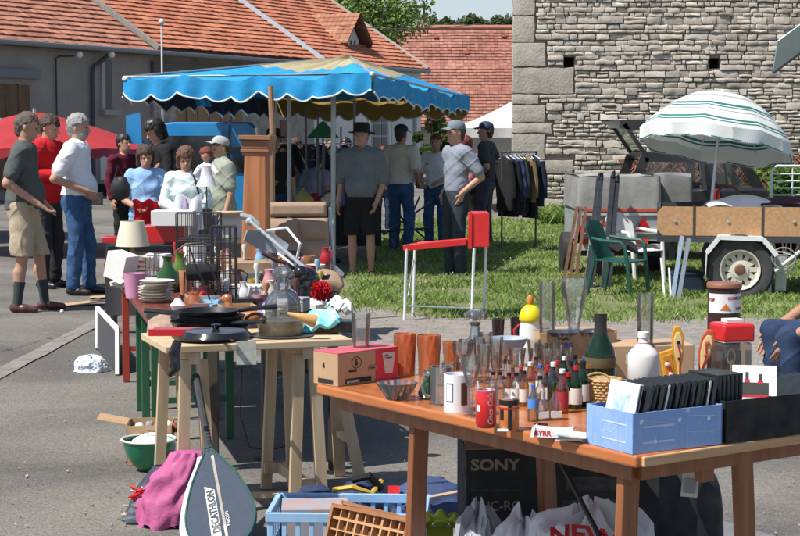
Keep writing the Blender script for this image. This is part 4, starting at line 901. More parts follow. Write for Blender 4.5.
# poles
for (px, Y, mt, nm, r) in ((333, 19.5, STEEL, 'pole', .03), (289, 20.5, STEEL, 'pole', .026), (354, 24, STEEL, 'pole', .02)):
    p = D(px, 200, Y); 
    m = MB(); m.tube([(p.x-CO.x, Y-CO.y, 0), (p.x-CO.x+.01, Y-CO.y, 2.2)], r, 10); m.build(nm, mt, cn)
m = MB(); a = FR+Vector((0, -.02, .0)); m.blob(a, (.03, .025, .025), .3, 4); m.build('corner_bracket', M('bracket', (.55, .55, .52), rough=.5), cn)
m = MB(); a = FL+Vector((0.02, -.02, -.02)); m.blob(a, (.04, .025, .03), .3, 4); m.build('corner_bracket', MATS['bracket'], cn)
m = MB(); a_ = D(193, 95, 19.4); m.grid(lambda u, v: (a_.x-CO.x+.16*u+.05*v, a_.y-CO.y+.03*sin(u*8), a_.z+.03-.16*v-.06*u*(1-v)), 8, 6, th=.006); m.build('loose_flap', BLUE, cn)
# rough wooden post leaning by the column
a = D(271, 170, 14.6); b = D(270.5, 86, 14.6); t = thing('wooden_post', 'peeled wooden post with a string standing behind the carved wooden column', 'post', (a.x, a.y, 0))
m = MB(); pts = [(0.02, .05, 0), (0, .05, .8), (.0, .05, a.z), (.012, .05, (a.z+b.z)/2), (-.005+b.x-a.x, .05, b.z)]; m.tube(pts, [.03, .03, .029, .027, .024], 9); m.build('pole', wood('peeled_wood', (.26, .14, .075), (.42, .26, .15), 'Z', 4, .7), t)
m = MB(); m.tube([(.03*cos(k), .05+.03*sin(k), (a.z+b.z)/2-.08+.002*k) for k in range(14)], .004, 5); m.build('string', M('green_string', (.12, .2, .1)), t)
# ================================================================ RED PARASOL (left) + TENT
rp = thing('red_parasol', 'faded red parasol with scalloped edge behind the three men', 'parasol', (D(35, 150, 24).x, 24, 0))
REDC = M('canvas_red', (.45, .035, .04), rough=.8, var=.15, scale=2); trans(REDC, (.6, .08, .08), .25)
m = MB(); R0 = 1.75; zr = D(20, 148, 24).z; za = D(20, 112, 24).z
def para(u, v, R=R0, z0=zr, z1=za, seg=8, sc_=.06):
    a = 2*pi*u; r = R*v*(cos(pi/seg)/cos(((a+pi/seg) % (2*pi/seg))-pi/seg))**.7; z = z1-(z1-z0)*v**1.25-.02*abs(sin(seg/2*a))*v; return (r*cos(a), r*sin(a), z)
m.grid(para, 64, 10, th=.006); cp_ = m.build('canopy', REDC, rp)
m = MB(); m.grid(lambda u, v: (lambda p: (p[0]*(1+.002), p[1]*1.002, p[2]-v*(.10+.035*abs(sin(u*pi*32)))))(para(u, 1)), 192, 2, th=.004); m.build('scalloped_edge', REDC, cp_)
m = MB(); m.tube([(0, 0, 0), (0, 0, za+.05)], .025, 8); m.build('pole', STEEL, rp)
p = D(3, 120, 27); t = thing('blue_parasol', 'edge of a blue parasol above the red parasol at the left edge', 'parasol', (p.x-1.6, 27, 0)); m = MB(); z0_, z1_ = D(3, 122, 27).z, D(3, 100, 27).z
m.grid(lambda u, v: para(u, v, 1.9, z0_, z1_), 64, 8, th=.006); m.build('canopy', BLUE, t); m = MB(); m.tube([(0, 0, 0), (0, 0, z1_)], .025); m.build('pole', STEEL, t)
t = thing('white_tent', 'white peaked market tent standing between the far barn and the stone barn', 'tent', (D(500, 140, 36).x, 36, 0)); ox = D(500, 140, 36).x
WC = M('canvas_white', (.62, .62, .61), rough=.8, var=.05); trans(WC, (.7, .7, .7), .2)
a, b, pk = D(455, 128, 36), D(560, 131, 36), D(528, 92, 38)
cs = [Vector((a.x-ox, 0, a.z)), Vector((b.x-ox, 0, a.z)), Vector((b.x-ox, 4, a.z)), Vector((a.x-ox, 4, a.z))]; pk = Vector((pk.x-ox, 2, pk.z))
for i in range(4):
    m = MB(); m.grid(lambda u, v: (lambda q: (q.x, q.y, q.z-.07*sin(pi*v)))(cs[i].lerp(cs[(i+1) % 4], u).lerp(pk, v)), 10, 10, th=.006); m.build('roof_panel', WC, t)
    m = MB(); m.grid(lambda u, v: (lambda q: (q.x, q.y+.02*sin(u*20)*v, q.z-.2*v))(cs[i].lerp(cs[(i+1) % 4], u)), 20, 2, th=.005); m.build('valance', WC, t)
    m = MB(); m.tube([cs[i], (cs[i].x, cs[i].y, 0)], .025); m.build('leg', STEEL, t)
m = MB(); m.grid(lambda u, v: (cs[0].x+1.3+(cs[1].x-cs[0].x-1.3)*u, .1+.03*sin(u*30), a.z*(1-v)), 30, 3, th=.005); m.build('side_wall', WC, t)
# ================================================================ BLUE VAN
vb = D(200, 200, 22.5); van = thing('blue_van', 'bright blue delivery van with its cab door open behind the stall', 'van', (vb.x, 22.5, 0), .06)
VB = M('van_paint', (.02, .27, .62), rough=.35, coat=.6, var=.05); GLS = M('car_glass', (.02, .025, .03), rough=.08, spec=.8); RUB = M('rubber', (.02, .02, .02), rough=.8)
xl, xr = D(153, 200, 22.5).x-vb.x, D(256, 200, 22.5).x-vb.x; zt = D(200, 122, 22.5).z
prof = [(xl-.45, .35), (xl-.50, .75), (xl-.42, 1.02), (xl-.12, 1.10), (xl+.04, zt-.10), (xl+.12, zt-.02), (xl+.30, zt), (xr-.08, zt), (xr, zt-.07), (xr+.03, .9), (xr, .35)]
m = MB(); N = len(prof); Wv = 1.75
rings = []
for (yy, ins) in ((0, .06), (.06, .0), (Wv-.06, 0), (Wv, .06)):
    cx_ = sum(p[0] for p in prof)/N; cz_ = sum(p[1] for p in prof)/N; rings.append([(p[0]+(cx_-p[0])*ins*.4, yy, p[1]+(cz_-p[1])*ins*.6) for p in prof])
vs = [p for r in rings for p in r]; fs = [tuple(range(N)), tuple(range(4*N-1, 3*N-1, -1))]
for r in range(3): fs += [(r*N+i, (r+1)*N+i, (r+1)*N+(i+1) % N, r*N+(i+1) % N) for i in range(N)]
m.add(vs, fs); m.build('body', VB, van, smooth=30)
m = MB(); m.prism([(xl+.05, 1.1), (xl+.14, zt-.18), (xl+.95, zt-.18), (xl+.95, 1.1)], .02, Matrix.Translation((0, -.005, 0))); m.build('cab_opening', GLS, van)
m = MB(); m.box((xl+1.1, -.008, zt-.42), (.5, .012, .02)); m.box((xr-.3, -.008, zt-.45), (.5, .012, .025)); m.box((xl+1.02, -.008, 1.1), (.02, .012, 1.5)); m.build('side_trim', M('trim_blue', (.01, .10, .28), rough=.5), van)
m = MB(); m.box((xr-.3, -.006, 1.32), (.32, .012, .34)); m.build('rear_side_window', GLS, van)
dT = Matrix.Translation((xl+.95, -.02, 0)) @ Matrix.Rotation(radians(-68), 4, 'Z')
m = MB(); m.T = dT
for p_, q_ in (((0, 0, .4), (0, 0, zt-.1)), ((-.05, 0, zt-.12), (-.55, 0, zt-.12)), ((-.55, 0, zt-.12), (-.85, 0, 1.1)), ((-.85, 0, 1.12), (-.85, 0, .4))): m.bar(p_, q_, .05, .09)
m.box((-.43, 0, .75), (.86, .05, .7)); cd = m.build('cab_door', VB, van); m = MB(); m.T = dT; m.prism([(-.82, 1.1), (-.53, zt-.15), (-.05, zt-.15), (-.05, 1.1)], .01); m.build('door_window', GLS, cd)
m = MB(); m.bar((xl-.06, -.03, 1.05), (xl+.08, -.03, zt-.08), .05, .1); m.build('windscreen_pillar', VB, van)
m = MB(); m.prism([(xl-.30, 1.45), (xl-.30, 1.80), (xl-.12, 1.84), (xl-.10, 1.42)], .06, Matrix.Translation((0, -.35, .1))); m.tube([(xl-.15, -.3, 1.6), (xl+.1, 0, 1.4)], .015); m.build('wing_mirror', VB, van)
for xx in (xl+.1, xr-.6):
    m = MB(); m.T = Matrix.Translation((xx, .02, .33)) @ Matrix.Rotation(pi/2, 4, 'X'); m.lathe([(.0, -.1), (.26, -.1), (.32, -.06), (.32, .06), (.26, .1), (0, .1)], n=24); wh = m.build('wheel', RUB, van)
# ================================================================ CARVED COLUMN
a = G(253, 300); Yc = 13.5; p = D(254, 200, Yc); zt_, zb_ = D(254, 135, Yc).z, .45
t = thing('wooden_column', 'tall orange-brown wooden newel column with moulded top behind the cluttered table', 'column', (p.x, p.y, 0), -.12); t.rotation_euler = (0, .02, -.12)
WN = wood('orange_pine', (.31, .11, .038), (.46, .185, .075), 'Z', 3, .55, bump=.15); wd = 25/S(Yc)
m = MB(); m.prism([(-wd*.58, 0), (wd*.58, 0), (wd*.42, zt_-.16), (-wd*.42, zt_-.16)], wd*1.0); m.build('shaft', WN, t, smooth=0, bev=.006)
m = MB(); 
for (z_, w_, h_) in ((zt_-.15, 1.02, .03), (zt_-.125, 1.14, .025), (zt_-.075, 1.06, .07), (zt_-.02, 1.3, .035)): m.box((0, 0, z_), (wd*w_, wd*w_, h_))
m.build('capital', wood('dark_pine', (.20, .08, .035), (.34, .15, .07), 'X', 4, .5), t, smooth=0, bev=.004)
m = MB(); m.box((0, 0, .03), (wd*1.7, wd*1.7, .06)); m.build('base', WN, t, smooth=0)
m = MB(); 
for z_ in (.9, 1.2): m.blob((.0, -wd*.5, z_), (.008, .005, .01), nu=8, nv=6)
# ================================================================ LOUNGE CHAIR with padded cushion
Yc = 13.74; p = D(300, 250, Yc); t = thing('padded_armchair', 'folding lounge chair with button-tufted beige cushion half in shade', 'chair', (p.x, p.y, 0), .18)
CU = M('cushion_beige', (.31, .215, .15), rough=.95, var=.12, scale=4, bump=.2, bscale=80); hw = 31/S(Yc); sZ = lambda py: D(300, py, Yc).z
def cush(x0, x1, z0, z1, name, nx=1, nz=1, y0=0, tilt=.22, d=.10):
    m = MB()
    def f(sgn):
        def g(u, v):
            x = x0+(x1-x0)*u; z = z0+(z1-z0)*v; e = min(1, min(u, 1-u)*(x1-x0)/.035, min(v, 1-v)*(z1-z0)/.035); bul = sqrt(max(0, 1-(1-e)**2))
            cell = 1.25*(abs(sin(pi*nx*u))*abs(sin(pi*nz*v)))**.5-.1 if nx*nz > 1 else 1
            return (x, y0+tilt*(z-z0)+sgn*d*bul*(.5+.5*cell), z)
        return g
    m.grid(f(-1), 30, 24); m.grid(f(.6), 12, 10, flip=True); return m.build(name, CU, t, smooth=180)
zz = [sZ(284), sZ(263), sZ(240), sZ(219), sZ(203)]
cush(-hw, hw, zz[3]+.005, zz[4], 'headrest_cushion', y0=.22); cush(-hw, hw, zz[0], zz[3], 'back_cushion', 2, 3, y0=.02)
m = MB(); m.grid(lambda u, v: (-hw+2*hw*u, -.45*v, zz[0]-.02+.05*sin(pi*v)*1+.03*abs(sin(pi*3*u))-.03*v), 24, 16, th=.09); m.build('seat_cushion', CU, t, smooth=180)
CH = M('chrome_tube', (.6, .62, .64), rough=.3, metal=.9)
for s_ in (-1, 1):
    m = MB(); m.tube([(s_*(hw+.03), -.35, 0), (s_*(hw+.03), .05, zz[0]), (s_*(hw+.03), .26, zz[4]-.05)], .014); m.tube([(s_*(hw+.03), .30, 0), (s_*(hw+.03), -.4, zz[0]-.1)], .014); m.tube([(s_*(hw+.03), -.42, zz[1]-.06), (s_*(hw+.03), .12, zz[1]-.03)], .018); m.build('side_frame', CH, t)
# ================================================================ RED BENCH-LIKE STAND with white legs
Yr = 15.0; RD = M('red_lacquer', (.62, .02, .02), rough=.35, coat=.3, var=.06); WL = M('white_legs', (.72, .74, .75), rough=.35)
o_ = D(405, 250, Yr); t = thing('red_folding_stand', 'small red folding stand with white tube legs and upright end box on the grass', 'folding stand', (o_.x, o_.y, 0), .0)
X = lambda px, Y=Yr: D(px, 250, Y).x-o_.x; Zr = lambda py, Y=Yr: D(400, py, Y).z
m = MB(); m.bar((X(404), 0, Zr(248)), (X(466), 0, Zr(242)), .02, .055); m.bar((X(418), .38, Zr(248)), (X(478), .38, Zr(243)), .02, .055); m.bar((X(404), 0, Zr(248)), (X(404)+.12, .38, Zr(248)), .02, .05); 
m.add([(X(404), 0, Zr(245.5)), (X(466), 0, Zr(239.5)), (X(466)+.12, .38, Zr(239.5)), (X(404)+.12, .38, Zr(245.5)), (X(404), 0, Zr(247)), (X(466), 0, Zr(241)), (X(466)+.12, .38, Zr(241)), (X(404)+.12, .38, Zr(247))], [(0, 1, 2, 3), (7, 6, 5, 4), (0, 4, 5, 1), (1, 5, 6, 2), (2, 6, 7, 3), (3, 7, 4, 0)]); m.build('tray', RD, t, bev=.004)
m = MB(); m.box((X(470), 0, (Zr(212)+Zr(249))/2), (.035, .03, Zr(212)-Zr(249))); m.box(((X(470)+X(487))/2+.02, .19, (Zr(213)+Zr(247))/2), (X(487)-X(470), .38, Zr(213)-Zr(247))); m.build('end_box', RD, t, bev=.005)
m = MB(); m.box((X(471), -.017, Zr(213.5)), (.07, .01, .018)); m.box((X(417), -.017, Zr(248)), (.025, .02, .025)); m.box((X(467), -.017, Zr(243)), (.025, .02, .02)); m.build('white_clips', M('white_plastic', (.75, .75, .75)), t) if False else None
for px, Y, pt in ((405.5, 0, 249), (414, .38, 249), (473, 0, 248), (485, .38, 248)):
    m = MB(); zt_ = Zr(pt); xx = D(px, 250, Yr+Y).x-o_.x; m.tube([(xx-.01, Y, 0), (xx+.01, Y, zt_)], .013, 8); m.build('leg', WL, t)
m = MB(); m.tube([(X(408), .0, .14), (X(473), .0, .12)], .009); m.build('cross_bar', CH, t)
m = MB(); m.tube([(X(408), .01, .2), (X(414), .36, .52)], .008); m.build('brace', CH, t)
# ================================================================ FOLDING FRAME (black) behind
p = G(408, 258); p.y += .6; t = thing('folding_camp_bed', 'dark folded camping chair frame lying open in the canopy shade', 'camping chair', p, .1); x = lambda px: (px-408)/S(17.5)
m = MB(); 
for q in ([(x(375), 0, .28), (x(440), .1, .72)], [(x(385), .3, .66), (x(435), .2, .2)], [(x(395), 0, .1), (x(425), .1, .8)], [(x(376), .4, .3), (x(442), .4, .35)]): m.tube(q, .014, 6)
m.build('frame', M('dark_tube', (.10, .10, .11), rough=.4, metal=.5), t); m = MB(); m.grid(lambda u, v: (x(375)+(x(440)-x(375))*u, .1+.35*v, .30+.10*sin(u*3)-.06*sin(pi*u)), 12, 6, th=.01); m.build('sling', DARK, t)
# ================================================================ CLOTHES RACK
Yk = 23.6; p = D(519, 200, Yk); t = thing('clothes_rack', 'black metal clothes rack standing against the barn corner', 'clothes rack', (p.x, p.y, 0), .5); zr_ = D(515, 152, Yk).z
m = MB(); m.tube([(-.30, 0, zr_), (.30, 0, zr_)], .014); 
for s_ in (-1, 1): m.tube([(s_*.28, 0, 0.05), (s_*.28, 0, zr_)], .013); m.tube([(s_*.28, -.22, .03), (s_*.28, .22, .03)], .013)
m.build('frame', M('dark_tube', (.10, .10, .11)), t)
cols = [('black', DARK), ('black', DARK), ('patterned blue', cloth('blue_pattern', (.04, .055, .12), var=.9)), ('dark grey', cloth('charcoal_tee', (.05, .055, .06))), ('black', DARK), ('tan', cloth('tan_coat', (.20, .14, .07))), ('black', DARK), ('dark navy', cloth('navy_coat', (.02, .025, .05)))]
for i in range(8):
    u = -.24+.48*i/7; c_ = cols[i]; m = MB(); L = .75+.12*sin(i*2.3)
    def coat(u_, v, k=i):
        a = 2*pi*u_; w_ = .20*(.25+.75*min(1, v*5)**.6)*(1+.15*v); th_ = (.04+.03*v)*(1+.35*sin(a*5+k)*v); return (th_*cos(a), w_*sin(a)+.02*sin(v*6+k), -v*L)
    m.grid(coat, 28, 10); m.tube([(0, .19, -.08), (.02, .24, -.35), (.03, .23, -.58)], [.045, .04, .035], 8); m.tube([(0, -.19, -.08), (.02, -.24, -.35), (.03, -.23, -.58)], [.045, .04, .035], 8)
    q = Vector((p.x, p.y, zr_-.05))+Vector((u*cos(.5), u*sin(.5), 0)); 
    j = thing('hanging_jacket', '%s jacket hanging %s on the clothes rack' % (c_[0], ['first at the left end', 'second from the left', 'third from the left', 'fourth from the left', 'fifth from the left', 'sixth from the left', 'seventh from the left', 'last at the right end'][i]), 'jacket', q, .5+jit(.2), group='jackets on the rack')
    m.build('garment', c_[1], j); m = MB(); m.tube([(0, -.17, -.05), (0, 0, .01), (0, .17, -.05)], .006, 5); m.tube([(0, 0, .01), (0, .0, .05), (.0, .02, .065)], .004, 5); m.build('hanger', WL, j)
for g_, (px, Y) in enumerate(((283, 25.2), (322, 26.2))):  # added dark coats, a backdrop that deepens the shade under the canopy
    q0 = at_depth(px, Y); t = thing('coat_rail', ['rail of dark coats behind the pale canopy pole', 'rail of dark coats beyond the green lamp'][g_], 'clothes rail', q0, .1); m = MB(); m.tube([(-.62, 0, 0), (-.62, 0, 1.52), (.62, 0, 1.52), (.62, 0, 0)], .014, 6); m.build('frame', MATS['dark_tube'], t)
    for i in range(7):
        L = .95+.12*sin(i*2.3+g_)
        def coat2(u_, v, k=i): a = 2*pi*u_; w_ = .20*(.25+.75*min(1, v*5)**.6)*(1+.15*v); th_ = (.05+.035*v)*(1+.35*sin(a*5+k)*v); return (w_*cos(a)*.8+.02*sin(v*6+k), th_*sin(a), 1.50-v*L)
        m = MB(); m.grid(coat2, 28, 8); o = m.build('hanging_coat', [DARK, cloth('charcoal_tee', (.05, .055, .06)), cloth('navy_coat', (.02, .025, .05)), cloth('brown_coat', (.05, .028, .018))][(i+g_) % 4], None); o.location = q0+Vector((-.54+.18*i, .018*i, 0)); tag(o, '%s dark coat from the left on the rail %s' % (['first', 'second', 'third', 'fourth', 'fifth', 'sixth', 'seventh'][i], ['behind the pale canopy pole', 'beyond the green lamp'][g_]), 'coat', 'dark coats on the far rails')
# ================================================================ DARK STALL under the canopy (table, clutter, green lamp)
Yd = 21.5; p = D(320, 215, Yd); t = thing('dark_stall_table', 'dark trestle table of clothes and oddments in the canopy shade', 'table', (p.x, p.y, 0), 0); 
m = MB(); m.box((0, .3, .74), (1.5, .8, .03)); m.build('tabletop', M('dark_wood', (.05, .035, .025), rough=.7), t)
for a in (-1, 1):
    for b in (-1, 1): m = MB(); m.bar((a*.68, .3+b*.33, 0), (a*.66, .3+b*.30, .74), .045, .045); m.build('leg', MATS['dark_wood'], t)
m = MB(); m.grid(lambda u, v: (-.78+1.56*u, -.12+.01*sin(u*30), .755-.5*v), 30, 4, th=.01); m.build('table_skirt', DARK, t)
def small(name, lab, cat, loc, mb, mat, group=None, **k):
    o = mb.build(name, mat, None, **k); o.location = loc; tag(o, lab, cat, group); return o
q = D(323, 130, Yd); t = thing('green_lamp', 'small table lamp with flared green glass shade on the dark stall', 'lamp', (q.x, q.y, .755))
m = MB(); z_ = q.z-.755; m.lathe([(.21, z_-.10), (.10, z_+.02), (.03, z_+.10), (.005, z_+.11)], n=20); m.build('lamp_shade', M('green_shade', (.01, .16, .09), rough=.3), t)
m = MB(); m.lathe([(.09, 0), (.08, .02), (.015, .04), (.012, z_+.05), (.001, z_+.06)], n=12); m.build('lamp_stand', M('dark_tube', (.1, .1, .11)), t)
# standing metal frames
for i, (x0, x1, y0, y1, Y) in enumerate(((317, 341, 127, 152, 22.4), (306, 318, 108, 160, 22.8))):
    a, b = D(x0, y0, Y), D(x1, y1, Y); t = thing('metal_display_frame', ['low wide black metal display frame on the dark stall', 'tall narrow black metal display frame on the dark stall'][i], 'display frame', (a.x, Y, 0)); m = MB(); m.tube([(0, 0, .75), (0, 0, a.z), (b.x-a.x, 0, a.z), (b.x-a.x, 0, .75)], .014, 6); m.tube([(0, 0, b.z), (b.x-a.x, 0, b.z)], .012, 6); m.build('frame', M('dark_tube', (.1, .1, .11)), t)
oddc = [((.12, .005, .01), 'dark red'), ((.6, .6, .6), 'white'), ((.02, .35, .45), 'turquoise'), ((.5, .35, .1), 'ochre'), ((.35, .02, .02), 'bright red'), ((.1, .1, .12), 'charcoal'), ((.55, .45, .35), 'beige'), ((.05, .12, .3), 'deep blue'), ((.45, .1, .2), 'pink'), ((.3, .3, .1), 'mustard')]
pos = [(262, 200), (272, 186), (296, 176), (306, 192), (313, 178), (322, 190), (330, 184), (340, 196), (347, 186), (303, 205)]
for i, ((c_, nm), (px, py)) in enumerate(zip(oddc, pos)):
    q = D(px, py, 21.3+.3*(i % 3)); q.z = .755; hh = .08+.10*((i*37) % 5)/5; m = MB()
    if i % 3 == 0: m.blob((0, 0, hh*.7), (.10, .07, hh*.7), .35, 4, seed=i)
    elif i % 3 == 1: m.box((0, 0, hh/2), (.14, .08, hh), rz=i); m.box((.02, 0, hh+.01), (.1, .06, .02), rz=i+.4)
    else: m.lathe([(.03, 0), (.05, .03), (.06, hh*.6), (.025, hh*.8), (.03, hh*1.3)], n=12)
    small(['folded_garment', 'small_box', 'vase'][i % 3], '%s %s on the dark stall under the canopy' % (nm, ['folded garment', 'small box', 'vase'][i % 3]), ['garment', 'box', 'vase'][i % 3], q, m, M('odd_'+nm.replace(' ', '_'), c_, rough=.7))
# ================================================================ GALVANISED TRAILER with tarp
Yt = 19.0; p = D(620, 250, Yt); s_ = S(Yt); X = lambda px: (px-620)/s_; Z = lambda py: D(620, py, Yt).z
GV = M('galvanised', (.36, .40, .40), rough=.5, metal=.35, var=.15, scale=4); TP = M('tarp_grey', (.27, .265, .25), rough=.75, var=.25, scale=3, bump=1, bscale=5); BKP = M('black_plastic', (.03, .03, .032), rough=.5)
t = thing('box_trailer', 'galvanised box trailer with grey tarpaulin cover and red triangle reflectors', 'trailer', (p.x, p.y, 0)); RDX = M('reflector_red', (.45, .01, .015), rough=.3)
x0, x1 = X(578), X(660); zt, zc, zb = Z(176), Z(206), Z(243); Lt = 1.6
m = MB(); m.box(((x0+x1)/2, .012, (zc+zb)/2), (x1-x0, .024, zc-zb)); m.box((x0+.01, Lt/2, (zc+zb)/2), (.02, Lt, zc-zb)); m.box((x1-.01, Lt/2, (zc+zb)/2), (.02, Lt, zc-zb)); m.box(((x0+x1)/2, Lt/2, zb+.01), (x1-x0, Lt, .02)); m.build('box_body', GV, t, smooth=0)
m = MB(); m.box(((x0+x1)/2, -.012, Z(231)), (x1-x0-.05, .02, .06)); m.box(((x0+x1)/2, -.01, Z(214)), (x1-x0-.06, .02, .03)); m.box(((x0+x1)/2, -.02, Z(247)), (x1-x0+.03, .06, .07)); m.build('pressed_ribs', M('galv_light', (.55, .58, .58), rough=.45, metal=.3), t)
m = MB(); m.box(((x0+x1)/2+.02, -.018, Z(210)), (x1-x0-.12, .012, .035)); m.build('red_strip', M('orange_strip', (.50, .09, .05), rough=.5), t)
for px, py, ms in ((643, 225, 1), (586, 225, 1)):
    m = MB(); a = 9/s_; m.prism([(X(px)-a, Z(py)-a*.75), (X(px)+a, Z(py)-a*.75), (X(px), Z(py)+a*.9)], .012, Matrix.Translation((0, -.02, 0))); m.build('triangle_reflector', RDX, t)
for px in (641, 588): m = MB(); m.box((X(px), -.05, Z(241)), (.14, .05, .06)); m.build('tail_lamp', M('lamp_orange_red', (.5, .07, .02), rough=.25), t)
text('e lor', .15, M('red_letters', (.35, .01, .03)), t, (X(600), -.026, Z(226)), bold=.004, shear=.3)
for s2 in (-1, 1):
    m = MB(); m.T = Matrix.Translation(((x0+x1)/2+s2*((x1-x0)/2+.05), Lt*.55, .26)) @ Matrix.Rotation(pi/2, 4, 'Y'); m.lathe([(.0, -.07), (.2, -.07), (.26, -.05), (.26, .05), (.2, .07), (0, .07)], n=24); m.build('wheel', RUB, t)
m = MB()
def tarp(u, v):
    a = u*2*pi; cx_, hx = (x0+x1)/2, (x1-x0)/2+.02; e = 1-.02*v**3
    sq = lambda c_: (abs(c_)**.10)*(1 if c_ > 0 else -1)
    return (cx_+hx*sq(cos(a))*e, Lt/2+Lt/2*1.02*sq(sin(a))*e, zc-.04+(zt-zc+.03)*v+.006*sin(a*6+v*5)*(1-v)-.012*sin(u*13)*v*v)
m.grid(tarp, 80, 10)
m.grid(lambda u, v: (x0+.02+(x1-x0-.04)*u, .02+(Lt-.04)*v, zt-.01-.04*sin(pi*u)*sin(pi*v)+.012*sin(u*9+v*4)), 16, 16); m.build('tarpaulin', TP, t, smooth=70)
m = MB(); m.box(((x0+x1)/2, -.0, .33), (.9, .05, .06)); m.box((X(600), .1, .2), (.1, .1, .3)); m.build('chassis', BKP, t)
# second tarp bundle between trailer and car
q = D(672, 205, 19.6); m = MB(); hw_, hh_ = 16/S(19.6), (D(672, 176, 19.6).z-D(672, 206, 19.6).z)
def bag(u, v): a = 2*pi*u; sq = lambda c_: (abs(c_)**.16)*(1 if c_ > 0 else -1); e = 1-.06*v**4; return (hw_*sq(cos(a))*e, .35*sq(sin(a))*e, hh_*v+.02*sin(a*4+v*3)*v)
m.grid(bag, 40, 10); m.grid(lambda u, v: (lambda b_: (b_[0]*(1-v), b_[1]*(1-v), b_[2]+.012*v))(bag(u, 1)), 40, 2)
small('tarp_bundle', 'dark grey tarpaulin bundle lying behind the plywood trailer boards', 'tarpaulin', (q.x, 19.6, q.z+.0), m, M('tarp_dark', (.17, .17, .16), rough=.8, var=.2), smooth=70)
# skis leaning
for i, (xa, ya, xb, yb, lab) in enumerate(((586, 271, 599, 178, 'black ski with bindings leaning leftmost against the box trailer'), (592, 262, 601, 178, 'black ski leaning second from the left against the box trailer'), (603, 258, 613, 176, 'dark ski leaning right of the pair against the box trailer'), (609, 252, 617, 180, 'narrow dark ski leaning rightmost against the box trailer'))):
    Y0 = 17.9; a = D(xa, ya, Y0); b = D(xb, yb, 18.85); a.z = max(.03, a.z); g = Vector((a.x, Y0, 0)); T_ = thing('ski', lab, 'ski', (a.x, Y0, 0), group='skis leaning on the trailer'); v_ = b-Vector((a.x, Y0, 0)); m = MB()
    m.bar((0, 0, 0), v_, .058, .018, up=(0, -1, .1)); m.tube([v_*.985, v_*1.03+Vector((0, -.04, .0)), v_*1.05+Vector((0, -.09, 0))], [.03, .024, .01], 6); m.build('ski_board', M('ski_black', (.025, .027, .03), rough=.3, coat=.3), T_, bev=.003)
    if i in (0, 1, 2): m = MB(); c_ = v_*.42; m.box(c_+Vector((0, -.04, 0)), (.06, .06, .1)); m.build('binding', M('binding_grey', (.30, .34, .34), rough=.5), T_)
# louvre / brown slatted boards
for i, (xa, xb) in enumerate(((563, 577), (569, 581), (575, 586))):
    a = D(xa, 264, 18.6); b = D(xb, 207, 18.9); T_ = small('rust_brown_plank', ['leftmost', 'middle', 'rightmost'][i]+' of the three rust-brown planks leaning by the box trailer', 'plank', (a.x, 18.6, 0), MB().bar((0, 0, 0), (b.x-a.x, .3, b.z), .033, .025, up=(0, -1, 0)), M('rust_brown', (.15, .07, .04), rough=.8, var=.3), group='brown planks by the trailer')
# ================================================================ PLASTIC CHAIRS
def plastic_chair(name_label, loc, rz, mat, g='plastic garden chairs'):
    t = thing('garden_chair', name_label, 'chair', loc, rz, g); t.scale = (.88, .88, .88)
    m = MB(); m.grid(lambda u, v: (-.23+.46*u, -.22+.44*v, .42-.025*sin(pi*u)*sin(pi*v)+.02*v), 12, 12, th=.014, flip=False); m.build('seat', mat, t)
    m = MB()
    def back(u, v): x = (-.20-.02*v)+(.40+.04*v)*u; return (x, .20+.14*v+.05*(2*u-1)**2*-1+.05, .43+.42*v*(1-.12*(2*u-1)**4)+.03*sin(pi*u)*v)
    m.grid(back, 14, 12, th=.012); m.build('backrest', mat, t)
    for s in (-1, 1):
        m = MB(); m.tube([(s*.24, -.24, .0), (s*.25, -.20, .40), (s*.265, -.17, .60), (s*.27, -.12, .645), (s*.265, .10, .655), (s*.23, .26, .68)], [.022, .026, .022, .022, .022, .018], 8); m.build('front_leg_and_arm', mat, t)
        m = MB(); m.tube([(s*.23, .32, 0), (s*.21, .24, .42), (s*.215, .28, .6)], [.02, .026, .02], 8); m.build('rear_leg', mat, t)
    return t
GP = M('plastic_green', (.012, .075, .06), rough=.35); WP = M('plastic_white', (.72, .72, .70), rough=.4)
p = G(618, 297); plastic_chair('dark green plastic garden chair on the grass in front of the trailer', (p.x, p.y-.2, 0.02), 1.0, GP)
p = G(643, 288); plastic_chair('white plastic garden chair half hidden behind the green chair', (p.x-.02, p.y+.35, 0.02), .6, WP)
p = G(617, 292); m = MB(); m.grid(lambda u, v: (-.2+.38*u, -.2+.35*v, .46+.09*sin(pi*u)*sin(pi*v)+.03*sin(u*11+v*7)), 14, 12, th=.03); small('dark_jacket', 'crumpled black jacket lying on the green plastic chair', 'jacket', (p.x, p.y-.1, .02), m, DARK)
